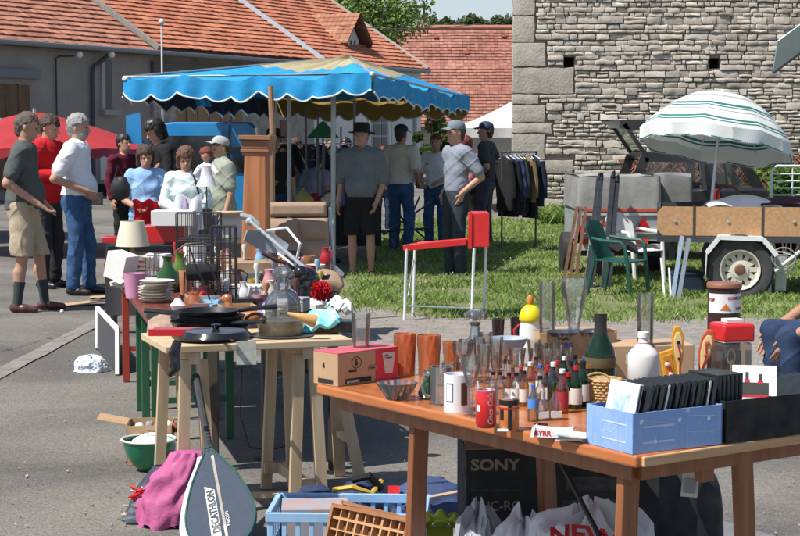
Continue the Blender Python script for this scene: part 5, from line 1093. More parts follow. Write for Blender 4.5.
# ================================================================ PLYWOOD TRAILER
Yw = 17.0; p = D(740, 290, Yw); s_ = S(Yw); X = lambda px: (px-740)/s_; Z = lambda py: D(740, py, Yw).z
osb = M('osb_board', (.36, .19, .085), rough=.8, col2=(.50, .30, .15), scale=34, det=6, bump=.2, bscale=60)
t = thing('utility_trailer', 'flat utility trailer with chipboard side panels and white angular mudguard', 'trailer', (p.x, p.y, 0), -.15); DS = M('dark_steel_frame', (.055, .055, .06), rough=.6, metal=.3)
xe = X(657); xE = X(800)+1.1; Wt = 1.35
for i, (a, b) in enumerate(((657, 693), (694.5, 760.5), (762, 822), (824, 892))):
    m = MB(); a_, b_ = X(a), X(b); zt, zb = Z(207), Z(236); c_ = .05 if i == 0 else 0
    m.prism([(a_+c_, zb), (b_, zb), (b_, zt), (a_+c_, zt), (a_, zt-.06), (a_, zb+.06)] if i == 0 else [(a_, zb), (b_, zb), (b_, zt), (a_, zt)], .02); m.build('side_panel', osb, t, smooth=0)
    m = MB(); m.T = Matrix.Translation(((a_+b_)/2, -.012, (zt+zb)/2)) @ Matrix.Rotation(pi/2, 4, 'X'); m.lathe([(.018, 0), (.016, .01), (.0005, .014)], n=12); m.build('bolt', M('bolt_steel', (.6, .6, .6), rough=.3, metal=.8), t)
for px in (693.7, 761.2, 823): m = MB(); m.box((X(px), .0, (Z(206)+Z(240))/2), (.025, .03, Z(206)-Z(240))); m.build('stake', DS, t)
m = MB(); m.box(((xe+xE)/2, .0, Z(239.5)), (xE-xe, .06, .06)); m.box(((xe+xE)/2, Wt, Z(239.5)), (xE-xe, .06, .06)); m.box(((xe+xE)/2, Wt/2, Z(236)), (xE-xe, Wt, .02)); m.box((xe+.02, Wt/2, (Z(207)+Z(236))/2), (.03, Wt, .28)); m.box(((xe+xE)/2, Wt, (Z(207)+Z(236))/2), (xE-xe, .02, .28)); m.box((X(672), .1, Z(250)), (.06, .06, .2)); m.build('bed_frame', DS, t, smooth=0)
# mudguard
WPn = M('mudguard_white', (.68, .68, .66), rough=.45, var=.06)
pts = [(705, 272), (706, 250), (718, 234.5), (761, 236), (774, 252)]
m = MB(); m.grid(lambda u, v: (lambda k, f: (X(pts[k][0]+(pts[k+1][0]-pts[k][0])*f), -.22+.22*v, Z(pts[k][1]+(pts[k+1][1]-pts[k][1])*f)))(min(3, int(u*4)), u*4-min(3, int(u*4))), 16, 2, th=.008); 
for k in range(4): m.bar((X(pts[k][0]), -.22, Z(pts[k][1])-.018), (X(pts[k+1][0]), -.22, Z(pts[k+1][1])-.018), .008, .045, up=(0, 0, 1))
m.build('mudguard', WPn, t, smooth=20)
# wheel
wx, wr = X(739), .345; wc = (wx, -.10, wr-.03)
m = MB(); m.T = Matrix.Translation(wc) @ Matrix.Rotation(pi/2, 4, 'X'); 
m.lathe([(.205, -.07), (.25, -.085), (.31, -.085), (.335, -.06), (wr, -.04), (wr, .04), (.335, .06), (.31, .085), (.25, .085), (.205, .07)], n=48, wob=lambda r, z, a: r+(.006*(1 if int(a*16) % 2 else -1) if r > .33 else 0), close=True); wh = m.build('wheel', M('tyre', (.045, .045, .045), rough=.85, var=.2, bump=.3), t)
m = MB(); m.T = Matrix.Translation(wc) @ Matrix.Rotation(pi/2, 4, 'X'); RM = M('rim_cream', (.60, .56, .48), rough=.5, var=.15, scale=20)
m.lathe([(.21, -.08), (.20, .085), (.185, .08), (.18, .03), (.15, .02), (.148, -.05)], n=40); rm = m.build('rim', RM, wh)
for k in range(12):
    a = 2*pi*k/12; m = MB() if k == 0 else m; m.T = Matrix.Translation(wc) @ Matrix.Rotation(pi/2, 4, 'X') @ Matrix.Rotation(a, 4, 'Z'); m.add([(.07, -.028, .045), (.165, -.02, .028), (.165, .02, .028), (.07, .028, .045), (.07, -.028, .03), (.165, -.02, .012), (.165, .02, .012), (.07, .028, .03)], [(0, 1, 2, 3), (7, 6, 5, 4), (0, 4, 5, 1), (1, 5, 6, 2), (2, 6, 7, 3), (3, 7, 4, 0)])
m.T = Matrix.Translation(wc) @ Matrix.Rotation(pi/2, 4, 'X'); m.lathe([(.085, .03), (.085, .05), (.06, .055)], n=24); m.build('spokes', RM, wh)
m = MB(); m.T = Matrix.Translation(wc) @ Matrix.Rotation(pi/2, 4, 'X'); m.lathe([(.055, .0), (.055, .055), (.04, .08), (.0005, .085)], n=20); m.build('hub_cap', M('hub_rust', (.16, .07, .04), rough=.7), wh)
m = MB(); m.T = Matrix.Translation((wx, Wt+.1, wr-.03)) @ Matrix.Rotation(pi/2, 4, 'X'); m.lathe([(0, -.08), (.31, -.085), (wr, -.04), (wr, .04), (.31, .085), (0, .08)], n=36); m.build('wheel', MATS['tyre'], t)
m = MB(); m.tube([(wx, -.02, wr-.03), (wx, Wt, wr-.03)], .03); m.bar((xe+.2, .3, .42), (xE, .3, .42), .04, .04); m.build('axle', DS, t)
m = MB(); m.box((X(784), -.02, .36), (.10, .03, .28)); m.box((X(778), -.03, .25), (.06, .02, .24), ry=.1); m.build('number_holder', WPn, t) if False else None
# things under / beside the trailers
m = MB(); q = D(768, 262, 16.8)
t2 = thing('white_folding_rack', 'small white folded rack and wire frame under the trailer right of the wheel', 'rack', (q.x, 16.9, 0)); x_ = lambda px: (px-768)/S(16.9)
m = MB(); m.box((x_(771), 0, .22), (.055, .02, .34)); m.box((x_(784), .03, .28), (.11, .02, .36), rx=.1); m.tube([(x_(762), -.1, .02), (x_(778), -.06, .5), (x_(796), -.05, .45)], .01); m.tube([(x_(775), -.1, .3), (x_(800), -.1, .5)], .02); m.build('rack_panel', M('off_white', (.55, .55, .52), var=.2), t2)
for k in range(3):
    a = 70*k; m = MB(); m.tube([(x_(783)+.12*cos(b/16*2*pi), -.08-.02*k, .36+.10*sin(b/16*2*pi)+.04*k) for b in range(16)], .007, 5, close=True); m.build('wire_hoop', MATS['galv_steel'], t2)
q = D(686, 285, 17.3); m = MB(); m.box((0, 0, .13), (.30, .25, .2), rz=.1); m.box((0, 0, .235), (.32, .27, .03), rz=.1); small('blue_cool_box', 'dark blue box standing on the grass under the trailer', 'box', (q.x, 17.3, 0.01), m, M('box_navy', (.015, .03, .06), rough=.5), bev=.01)
for i, (xa, xb, yb, c_, lab) in enumerate(((665, 661, 258, (.7, .7, .68), 'thin white stick leaning in the grass left of the blue box'), (671, 669, 268, (.65, .65, .63), 'short white stick in the grass beside the taller stick'), (672, 682, 236, (.28, .36, .46), 'pale blue ski leaning against the trailer end'), (678, 689, 238, (.22, .25, .30), 'grey-blue ski leaning right of the pale blue ski'))):
    a = D(xa, 290, 16.7); b = D(xb, yb, 16.9); small('stick' if i < 2 else 'ski', lab, 'stick' if i < 2 else 'ski', (a.x, 16.7, 0), MB().bar((0, 0, 0), (b.x-a.x, .2, b.z), .018 if i < 2 else .04, .012, up=(0, -1, 0)), M('stick%d' % i, c_, rough=.4))
# on the flatbed
q = D(745, 200, 17.6); m = MB(); m.grid(lambda u, v: (-.35+.75*u, -.25+.5*v, .03+.10*sin(pi*u)**.5*sin(pi*v)**.5+.02*sin(u*9+v*5)), 22, 12, th=.02); small('white_sheet', 'folded white plastic sheet lying on the trailer bed', 'sheet', (D(738, 205, 17.5).x, 17.5, D(738, 207, 17).z-.04), m, M('sheet_white', (.70, .68, .68), rough=.6, var=.06))
m = MB(); m.grid(lambda u, v: (-.30+.75*u, -.25+.5*v, .05+.07*sin(pi*u)**.5*sin(pi*v)**.5), 12, 8, th=.02); small('dark_blanket', 'dark maroon blanket on the trailer bed right of the white sheet', 'blanket', (D(785, 205, 17.5).x, 17.5, D(738, 207, 17).z-.03), m, cloth('dark_maroon', (.08, .04, .045)))
m = MB(); m.tube([(.13*cos(2*pi*k/20), .1*sin(2*pi*k/20), .13*sin(2*pi*k/20)+.1) for k in range(20)], .015, 6, close=True); small('rusty_ring', 'rusty steel hoop standing on the trailer behind the white sheet', 'hoop', (D(729, 205, 18).x, 18.0, D(729, 207, 17).z-.05), m, M('rust', (.16, .065, .04), rough=.8))
# white wire rack standing on right
q = D(786, 205, 18.2); t = thing('wire_shelf_rack', 'white wire shelf rack standing on the trailer at the right edge', 'rack', (q.x, 18.2, q.z)); x_ = lambda px: (px-786)/S(18.2); z_ = lambda py: D(786, py, 18.2).z-q.z
m = MB(); pts = [(x_(771), 0, 0), (x_(771), 0, z_(171)), (x_(776), 0, z_(166)), (x_(830), 0, z_(166)), (x_(830), 0, 0)]; m.tube(pts, .014, 7); m.build('frame', WL, t)
m = MB(); 
for py in (174, 181, 188, 195): m.tube([(x_(771), 0, z_(py)), (x_(830), 0, z_(py))], .009, 6)
m.tube([(x_(792), 0, 0), (x_(792), 0, z_(166))], .009, 6); m.build('wires', WL, t)
# ================================================================ CAR with raised tailgate
Yc = 21.5; q = D(690, 250, Yc); s_ = S(Yc); X = lambda px: (px-690)/s_; Z = lambda py: D(690, py, Yc).z
car = thing('hatchback_car', 'black hatchback with raised tailgate parked behind the two trailers', 'car', (q.x, q.y, 0)); CB = M('car_paint', (.018, .018, .02), rough=.25, coat=.8)
zr = Z(157); 
prof = [(X(628), .35), (X(628), .85), (X(636), .95), (X(640), .96), (X(742), .98), (X(758), .99), (X(830), .86), (X(850), .6), (X(850), .3)]
m = MB(); m.prism(prof, 1.5, Matrix.Translation((0, .78, 0))); m.build('body', CB, car, smooth=30, bev=.04, seg=3)
m = MB(); 
roofl = [(X(640), zr-.03), (X(650), zr), (X(736), zr-.01), (X(742), zr-.03)]
for yy in (.1, 1.45):
    m = MB()
    for a, b in (((X(633), .95), (X(645), zr)), ((X(645), zr), (X(740), zr-.02)), ((X(740), zr-.02), (X(760), .98)), ((X(710), zr), (X(707), .97))): m.bar((a[0], yy, a[1]), (b[0], yy, b[1]), .12, .06, up=(0, 1, 0))
    m.build('pillars', CB, car)
m = MB(); m.grid(lambda u, v: (X(644)+(X(741)-X(644))*u, .1+1.35*v, zr+.03+.04*sin(pi*u)**.5*sin(pi*v)**.5), 10, 8, th=.07); m.build('roof', CB, car)
gl = glass('car_window', (.55, .6, .58), 1.0, .5)
m = MB(); m.add([(X(712), .09, .98), (X(756), .09, .98), (X(739), .09, zr-.05), (X(713), .09, zr-.04)], [(0, 1, 2, 3)]); m.add([(X(640), .09, .98), (X(705), .09, .98), (X(707), .09, zr-.04), (X(650), .09, zr-.04)], [(0, 1, 2, 3)]); m.build('side_window', gl, car) 
m = MB(); m.bar((X(728), .08, .98), (X(724), .08, zr-.05), .02, .02); m.build('window_bar', CB, car)
# tailgate raised to the left
hx, hz = X(646), zr+.0; m = MB()
P0, P1 = (X(624), Z(124)), (hx, hz+.02)
for yy in (.12, 1.42): m.bar((P0[0], yy, P0[1]), (P1[0], yy, P1[1]), .05, .05, up=(0, 1, 0))
m.bar((P0[0], .12, P0[1]), (P0[0], 1.42, P0[1]), .10, .10); m.bar((P1[0], .12, P1[1]), (P1[0], 1.42, P1[1]), .06, .06); m.bar((P0[0]-.03, .12, P0[1]), (P0[0]+.42, .12, P0[1]-.02), .05, .12); tg = m.build('tailgate', CB, car)
m = MB(); m.add([(P0[0], .14, P0[1]), (P0[0], 1.4, P0[1]), (P1[0], 1.4, P1[1]), (P1[0], .14, P1[1])], [(0, 1, 2, 3)]); m.build('rear_window', gl, tg)
m = MB(); m.bar((X(700), .05, zr+.0), (X(704), -.0, .95), .05, .06); m.build('door_edge', CB, car) 
m = MB(); m.box((X(716), .02, Z(196)), (.075, .04, .17)); m.build('tail_lamp', RDX, car, bev=.006)
m = MB(); m.blob((X(690), .5, Z(190)), (.2, .12, .12), .3, 3); m.blob((X(725), .5, 1.02), (.12, .1, .14), .2); m.build('seats', DARK, car)
for xx in (X(655), X(820)):
    for yy in (.05, 1.5):
        m = MB(); m.T = Matrix.Translation((xx, yy, .29)) @ Matrix.Rotation(pi/2, 4, 'X'); m.lathe([(0, -.09), (.2, -.09), (.29, -.05), (.29, .05), (.2, .09), (0, .09)], n=24); m.build('wheel', RUB, car)
# ================================================================ STACKED ROOF TILES against barn + vines
Yq = 29.5; q0 = D(645, 222, Yq); t = thing('roof_tile_stack', 'big stack of old terracotta roof tiles laid herringbone by the barn wall', 'tile stack', (D(700, 222, Yq).x, Yq, 0)); ox = D(700, 222, Yq).x
m = MB(); X = lambda px: D(px, 200, Yq).x-ox; Z = lambda py: D(700, py, Yq).z
top = lambda px: 150+abs(px-730)*.12+(14 if px < 650 else 0)
r2 = random.Random(4)
for row in range(11):
    for k in range(92):
        px = 622+k*1.95+r2.uniform(-.5, .5); py = 153+row*7.0+r2.uniform(-1, 1)+abs(px-735)*.10
        if py > 228: continue
        ang = (.75 if row % 2 else -.75)+r2.uniform(-.12, .12); m.box((X(px), r2.uniform(-.04, .03)+.015*row*-.5, Z(py)), (.014, .24, .20), ry=ang)
m.build('stacked_tiles', M('terracotta_old', (.26, .10, .06), rough=.9, isl=.4, col2=(.42, .21, .14), scale=5), t, smooth=0)
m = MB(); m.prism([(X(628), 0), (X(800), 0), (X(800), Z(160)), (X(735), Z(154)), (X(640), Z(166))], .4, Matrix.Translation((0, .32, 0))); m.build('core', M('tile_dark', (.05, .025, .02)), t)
r = random.Random(2)
for (pxs, pys, n_, nm, lab) in (((755, 795), (155, 200), 900, 'climbing_vine', 'green vine climbing over the tile stack at the right'), ((770, 800), (168, 205), 500, 'bramble_bush', 'small leafy bush behind the white wire rack')):
    m = MB(); q = D(sum(pxs)/2, 200, 28.9 if nm == 'climbing_vine' else 20.5); Yv = q.y
    cl = [(r.uniform(*pxs), r.uniform(*pys), r.uniform(2, 6)) for _ in range(14)]
    for i in range(n_):
        c_ = cl[i % 14]; a = D(c_[0]+r.gauss(0, c_[2]), c_[1]+r.gauss(0, c_[2]), Yv)-q; a.y = r.uniform(-.12, .12); a.z = a.z+q.z; u = Vector((r.gauss(0, 1), r.gauss(0, 1), r.gauss(0, 1))).normalized()*.045; w_ = u.orthogonal().normalized()*.03
        m.add([a-u, a+w_, a+u, a-w_], [(0, 1, 2, 3)])
    tt = thing(nm, lab, 'vine' if nm == 'climbing_vine' else 'bush', (q.x, Yv, 0)); m.build('foliage', leafmat('leaf_vine', (.10, .20, .04), col2=(.16, .28, .07)), tt, smooth=0); m = MB(); [m.tube([(jit(.1), 0, 0), (jit(.3), 0, .6), (jit(.4), 0, 1.1)], .01, 5) for _ in range(5)]; m.build('stems', MATS['bark'], tt)
# dark reddish bits left of stack (behind trailer)
# ================================================================ STRIPED PARASOL
Yp = 17.7; q = D(716, 150, Yp); t = thing('striped_parasol', 'white parasol with thin teal stripes and fringed edge standing by the trailer', 'parasol', (D(711, 200, Yp).x, Yp, 0))
def stripes():
    m = M('parasol_stripe', (.70, .71, .69), rough=.8); n = m.node_tree.nodes; l = m.node_tree.links; b = n['Principled BSDF']; at = n.new('ShaderNodeAttribute'); at.attribute_name = 'ring'
    cr = n.new('ShaderNodeValToRGB'); cr.color_ramp.interpolation = 'CONSTANT'; e = cr.color_ramp.elements; W_ = (.70, .71, .69, 1); T_ = (.015, .16, .14, 1); K_ = (.10, .12, .12, 1)
    e[0].position = 0; e[0].color = W_; e[1].position = .30; e[1].color = T_
    for pos_, c_ in ((.33, W_), (.345, T_), (.36, W_), (.50, K_), (.515, W_), (.53, K_), (.54, W_), (.68, T_), (.72, W_), (.735, T_), (.755, W_), (.80, (.2, .25, .25, 1)), (.81, W_), (.90, T_), (.925, W_), (.94, T_), (.955, W_)): x = e.new(pos_); x.color = c_
    l.new(at.outputs['Fac'], cr.inputs[0]); l.new(cr.outputs[0], b.inputs['Base Color'])
    tr_ = n.new('ShaderNodeBsdfTranslucent'); mx = n.new('ShaderNodeMixShader'); mx.inputs[0].default_value = .18; l.new(cr.outputs[0], tr_.inputs[0]); l.new(b.outputs[0], mx.inputs[1]); l.new(tr_.outputs[0], mx.inputs[2]); l.new(mx.outputs[0], n['Material Output'].inputs[0]); return m
Rp = 77/S(Yp); nu, nv = 96, 40; seg = 8; ht = .50
tl = Matrix.Rotation(radians(9), 4, 'Y') @ Matrix.Rotation(radians(-9), 4, 'X'); ctr = Vector((D(716, 134, Yp).x-D(711, 200, Yp).x, 0, D(716, 139, Yp).z))
def dome(u, v):
    a = 2*pi*u+.2; k = (cos(pi/seg)/cos(((a) % (2*pi/seg))-pi/seg)); r = Rp*v*(1-(1-k)*v*.6); z = ht*(1-v**2.1)
    z -= .03*(1-abs(cos(seg/2*a)))*v*v*-1
    return ctr+tl @ Vector((r*cos(a), r*sin(a), z))
m = MB(); m.grid(dome, nu, nv); cano = m.build('canopy', stripes(), t, smooth=60)
at = cano.data.attributes.new('ring', 'FLOAT', 'POINT'); vals = [ (j/nv) for i in range(nu+1) for j in range(nv+1)]
if len(cano.data.vertices) == len(vals): at.data.foreach_set('value', vals)
m = MB(); r = random.Random(9)
m.grid(lambda u, v: dome(u, 1)+Vector((0, 0, -.13*v-(.012*(int(u*480) % 2))*v))+Vector((cos(2*pi*u+.2), sin(2*pi*u+.2), 0))*(.015*sin(u*60)*v), 480, 4, th=.0)
ed = m.build('fringed_edge', M('parasol_valance', (.62, .66, .64), rough=.85, col2=(.70, .71, .69), scale=9), t)
m = MB(); m.tube([dome(i/96, 1)+Vector((0, 0, -.125)) for i in range(96)], .006, 5, close=True); m.build('teal_hem', M('teal', (.015, .16, .14)), ed)
for k in range(8): m = MB(); m.tube([dome(((k*2*pi/8-.2) % (2*pi))/(2*pi), v_/6)+Vector((0, 0, -.012)) for v_ in range(7)], .005, 5); m.build('rib', WL, t)
m = MB(); m.tube([(0, 0, 0), (.01, 0, 1.0), tuple(ctr+tl @ Vector((0, 0, ht)))], .017, 10); m.build('pole', M('pole_grey', (.55, .57, .58), rough=.35, metal=.5), t)
m = MB(); m.lathe([(.0005, .03), (.02, .02), (.015, 0)], tuple(ctr+tl @ Vector((0, 0, ht))), 10); m.build('finial', WL, t)
# ================================================================ FRONT TABLE
TZ = .75
c0, cL = G(636, 456, TZ), G(316, 384, TZ); d1 = (cL-c0); LT = d1.length; d1.normalize(); d2 = Vector((-d1.y, d1.x, 0))*-1      # d1: away along the long edge, d2: to the right
if d2.x < 0: d2 = -d2
WT = .80; rzT = atan2(d2.y, d2.x)
FT = thing('front_table', 'long orange varnished folding table in front carrying glasses and bottles', 'table', (c0.x, c0.y, 0), rzT)   # local x=right (d2), y = away (d1)
WO = wood('varnished_orange', (.40, .115, .03), (.52, .18, .055), 'Y', 4, .28, coat=.5, bump=.06); WE = wood('worn_edge', (.50, .27, .12), (.62, .40, .22), 'X', 5, .6)
m = MB(); m.box((WT/2, LT/2, TZ-.018), (WT, LT, .036)); m.build('tabletop', WO, FT, smooth=0, bev=.008, seg=3)
m = MB(); m.box((WT/2+.006, -.004, TZ-.019), (WT-.03, .012, .03)); m.build('worn_edge_strip', WE, FT, smooth=0, bev=.004)  # paler tan wood strip along the short right edge
DW = wood('table_leg_wood', (.20, .065, .022), (.30, .11, .04), 'Z', 4, .4, coat=.3)
m = MB(); m.box((.05, LT/2, TZ-.06), (.022, LT-.12, .05)); m.build('apron', DW, FT, smooth=0); m = MB(); m.box((WT-.05, LT/2, TZ-.06), (.022, LT-.12, .05)); m.build('apron', DW, FT, smooth=0); m = MB(); m.box((WT/2, .05, TZ-.06), (WT-.12, .022, .045)); m.build('apron', DW, FT, smooth=0)
for (x, y, sx) in ((.085, .12, -.03), (.085+.40, .06, .05), (.09, LT-.52, -.03), (.55, LT-.62, .05)):
    m = MB(); m.bar((x+sx, y, 0), (x, y, TZ-.037), .065, .032, up=(0, 1, 0)); m.build('leg', DW, FT, smooth=0, bev=.004)
for y in (.12, LT-.55): m = MB(); m.bar((.09, y, .25), (.55, y, .25), .03, .02); m.build('stretcher', DW, FT, smooth=0)
m = MB(); m.bar((.33, .06, TZ-.037), (.33, .06, TZ-.12), .05, .03); m.build('block', DW, FT, smooth=0)
m = MB(); m.bar((.5, LT-.62, TZ-.05), (.36, LT-1.15, .35), .012, .012); m.build('brace', BKP, FT)
def on(px, py, z=TZ): return G(px, py, z)
def sc_at(p): return 1700/p.y
def hpx(p, h): return h*p.y/1700     # pixels -> metres at that place
def item(name, lab, cat, p, mb, mat, group=None, rz=0, **k):
    o = mb.build(name, mat, None, **k); o.location = p; o.rotation_euler = (0, 0, rz); tag(o, lab, cat, group); return o
CG = glass('clear_glass', (.975, .985, .98), 1.1, .4); CG2 = glass('frosted_pattern', (.97, .96, .95), 1.3, .5, scat=.06); AG = glass('amber_glass', (1, .62, .38), 1.3, .35, dark=.9, scat=.22, sc_=(.85, .33, .15)); GG = glass('green_glass', (.08, .22, .03), 1.0, .3)
BG = M('dark_green_bottle', (.006, .022, .008), rough=.1); BR = glass('brown_glass', (.30, .09, .02), 1.0, .3); SB = glass('smoky_blue', (.60, .66, .72), 1.2, .5)
KR = M('kraft', (.45, .29, .165), rough=.85, var=.08, scale=6); KRD = M('kraft_dark', (.33, .22, .13), rough=.9, var=.1); PINKR = M('carton_red', (.60, .03, .06), rough=.5, var=.05); INK = M('ink_black', (.02, .02, .02), rough=.6); WHT = M('white_gloss', (.74, .74, .73), rough=.25); WHM = M('white_matt', (.70, .70, .68), rough=.8, var=.05)
BLKP = M('gloss_black', (.015, .015, .017), rough=.15); PAPR = M('paper', (.62, .62, .60), rough=.8, var=.06, scale=20)
# --- tumbler box with writing
a, b, c_ = on(338, 387), on(398, 378.5), on(320, 382.5)
rz = atan2((b-a).y, (b-a).x); L = (b-a).length; Dp = (c_-a).length; H_ = hpx(a, 33)
t = thing('glassware_carton', 'kraft and red carton for six glasses at the left end of the front table', 'carton', a, rz)
ang = .12
m = MB(); m.box((L*.31, Dp/2, H_/2), (L*.62, Dp, H_)); m.build('kraft_side', KR, t, smooth=0, bev=.002); m = MB(); m.box((L*.81, Dp/2, H_/2), (L*.38-.001, Dp, H_)); m.build('red_side', PINKR, t, smooth=0, bev=.002)
m = MB(); m.box((L/2, Dp/2, H_+.0015), (L, Dp, .003)); m.build('lid', M('carton_red_lid', (.58, .09, .12), rough=.6, var=.08), t, smooth=0)
m = MB(); m.box((L*.33, -.0012, H_*.13), (L*.42, .002, H_*.15)); m.box((-.0012, Dp*.5, H_*.13), (.002, Dp*.6, H_*.13)); m.build('black_band', INK, t, smooth=0)
text('arcoroc', .019, PAPR, t, (L*.14, -.0026, H_*.075), bold=.0006); text('6', .032, INK, t, (L*.27, -.0014, H_*.60), bold=.001); text('VERRES', .0125, INK, t, (L*.17, -.0014, H_*.40), bold=.0004); text('6', .025, INK, t, (-.0014, Dp*.62, H_*.55), rot=(pi/2, 0, -pi/2), bold=.001)
m = MB(); m.T = Matrix.Translation((L*.30, -.0012, H_*.68)) @ Matrix.Rotation(pi/2, 4, 'X'); m.tube([(.024*cos(2*pi*k/24), .020*sin(2*pi*k/24), 0) for k in range(24)], .0012, 4, close=True); m.build('ring_mark', INK, t)
m = MB(); m.box((L*.57, -.0015, H_*.46), (L*.15, .002, H_*.16)); m.build('black_label', M('label_tan', (.3, .22, .14)), t); text('cervoise', .009, INK, t, (L*.50, -.003, H_*.44))
m = MB(); m.prism([(L*.78, H_*.22), (L*.90, H_*.22), (L*.95, H_*.88), (L*.73, H_*.88)], .002, Matrix.Translation((0, -.0014, 0))); m.build('glass_picture', M('label_cream', (.6, .55, .5)), t); text('BEER\nTUMBLER', .009, INK, t, (L*.765, -.003, H_*.76))
# --- tumblers
def tumbler(name, lab, px, pyb, h, w, mat, z=TZ, taper=.86, foot=.0, group=None, n=28, pat=0, cat='glass', th=.003):
    p = on(px, pyb, z); H = hpx(p, h)*1.0; r = hpx(p, w)/2
    m = MB(); prof = [(r*taper, 0), (r*taper, .008)]+[(r*(taper+(1-taper)*k/8), .008+(H-.008)*k/8) for k in range(1, 9)]
    wob = (lambda rr, zz, a: rr*(1+pat*(sin(a*10+zz*90)*sin(zz*150)))) if pat else None
    m.shell(prof, th, n=n if not pat else 60, wob=wob); return item(name, lab, cat, p, m, mat, group, smooth=60)
tumbler('beer_tumbler', 'clear printed tumbler standing on the red lid of the glass carton', 361, 347, 34, 20, CG, z=TZ+H_+.003, taper=.8)
p = on(361, 347, TZ+H_+.003); m = MB(); m.lathe([(hpx(p, 8.5), hpx(p, 14)), (hpx(p, 9.1), hpx(p, 24))], n=24, close=False) if False else None
for i, (px, py, h, w, lb) in enumerate(((405, 375, 42, 23, 'left'), (429, 376, 42, 24, 'middle'), (452, 370, 29, 19, 'shorter right-hand'))):
    tumbler('amber_tumbler', lb+' amber pressed-glass tumbler behind the cat figurine', px, py, h, w, AG, group='amber tumblers', pat=.05)
# --- crystal bowl
p = on(397, 399); m = MB(); r = hpx(p, 21); m.shell([(r*.5, 0), (r*.55, .008), (r*.75, .03), (r*.98, .058)], .005, n=64, wob=lambda rr, zz, a: rr*(1+.05*cos(a*16))); item('crystal_bowl', 'cut crystal bowl with fluted rim beside the glass carton', 'bowl', p, m, CG2, smooth=0)
p = on(440, 385); m = MB(); r = hpx(p, 17); m.shell([(r*.5, 0), (r*.6, .01), (r*.85, .035), (r, .05)], .004, n=48, wob=lambda rr, zz, a: rr*(1+.03*cos(a*12))); item('glass_dish', 'shallow fluted glass dish behind the green cat figurine', 'dish', p, m, CG2, smooth=0)
# --- cat figurine
p = on(427, 399); t = thing('cat_figurine', 'small dark green seated cat figurine on the front table', 'figurine', p, .5); CT = M('malachite', (.02, .085, .05), rough=.15, coat=.5, var=.5, scale=40)
S_ = SDF((-.05, -.05, -.01), (.05, .06, .11), .002); S_.cap((0, .016, .02), (0, -.004, .062), .022, .013, .01); S_.cap((0, -.004, .062), (0, -.010, .082), .011, .011, .008); S_.ell((0, -.014, .088), (.012, .014, .011), .005); 
for s in (-1, 1): S_.cap((s*.007, -.012, .096), (s*.009, -.011, .106), .005, .001, .002); S_.cap((s*.008, -.018, .05), (s*.008, -.024, .006), .006, .005, .005); S_.cap((s*.014, .012, .018), (s*.015, -.012, .006), .012, .006, .006)
S_.cap((0, .03, .01), (.03, .03, .006), .006, .005, .004); S_.mesh(CT, 'body', t)
# --- glass mug
def mug(lab, px, py, h, w, mat, hand=1, cat='mug', name='mug'):
    p = on(px, py); H = hpx(p, h); r = hpx(p, w)/2; t = thing(name, lab, cat, p); m = MB(); m.shell([(r, 0), (r, H)], .004, n=32); m.build('cup', mat, t)
    m = MB(); m.tube([(hand*r, 0, H*.8), (hand*(r+.022), 0, H*.78), (hand*(r+.03), 0, H*.5), (hand*(r+.018), 0, H*.25), (hand*r, 0, H*.2)], .005, 8); m.build('handle', mat, t); return t, H, r
mug('small cut glass mug between cat figurine and white mug', 441, 404, 38, 22, CG2, -1, name='glass_mug')
tm, H, r = mug('white mug with framed picture print beside the red drinks can', 457, 411, 38, 27, WHT, 1)
m = MB(); m.lathe([(r*1.003, H*.15), (r*1.003, H*.80)], n=1) if False else None
def decal(t, r, H, a0, a1, z0, z1, mat, name='print', e=.0008):
    m = MB(); m.grid(lambda u, v: ((r+e)*cos(a0+(a1-a0)*u), (r+e)*sin(a0+(a1-a0)*u), z0+(z1-z0)*v), 14, 1); return m.build(name, mat, t)
decal(tm, r, H, -2.5, -1.9, H*.28, H*.78, M('mug_frame', (.03, .06, .08)), e=.0006); decal(tm, r, H, -2.45, -1.95, H*.31, H*.75, WHT, e=.0011, name='print_inside'); decal(tm, r, H, -1.3, -.75, H*.2, H*.8, M('mug_brown', (.12, .04, .02)), e=.0008)
m = MB(); m.lathe([(r*.94, H-.012), (0.0005, H-.011)], n=24); m.build('violet_inside', M('mug_violet', (.25, .24, .5)), tm)
# --- stemmed glasses
def stem(lab, px, py, h, w, mat=CG, kind='flute', z=TZ, name='wine_glass', gr='stemmed glasses on the front table'):
    p = on(px, py, z); H = hpx(p, h); r = hpx(p, w)/2; m = MB()
    b0 = H*(.28 if kind == 'flute' else .42)
    out = [(r*.85, 0), (r*.8, .003), (.006, .008), (.0045, b0*.7), (.007, b0)]+[(r*(.25+.75*sin(min(1, k/6*1.25)*pi/2)) if kind != 'flute' else r*(.55+.45*k/6), b0+(H-b0)*k/6) for k in range(1, 7)]
    inn = [(max(.001, q-.002), zz) for q, zz in out[::-1] if zz > b0]+[(.0005, b0+.006)]
    m.lathe([(.0005, 0)]+out+inn, n=28); return item(name, lab, 'glass', p, m, mat, gr, smooth=60)
stem('tall clear goblet in front of the white picture mug', 471, 416, 62, 19, kind='wine')
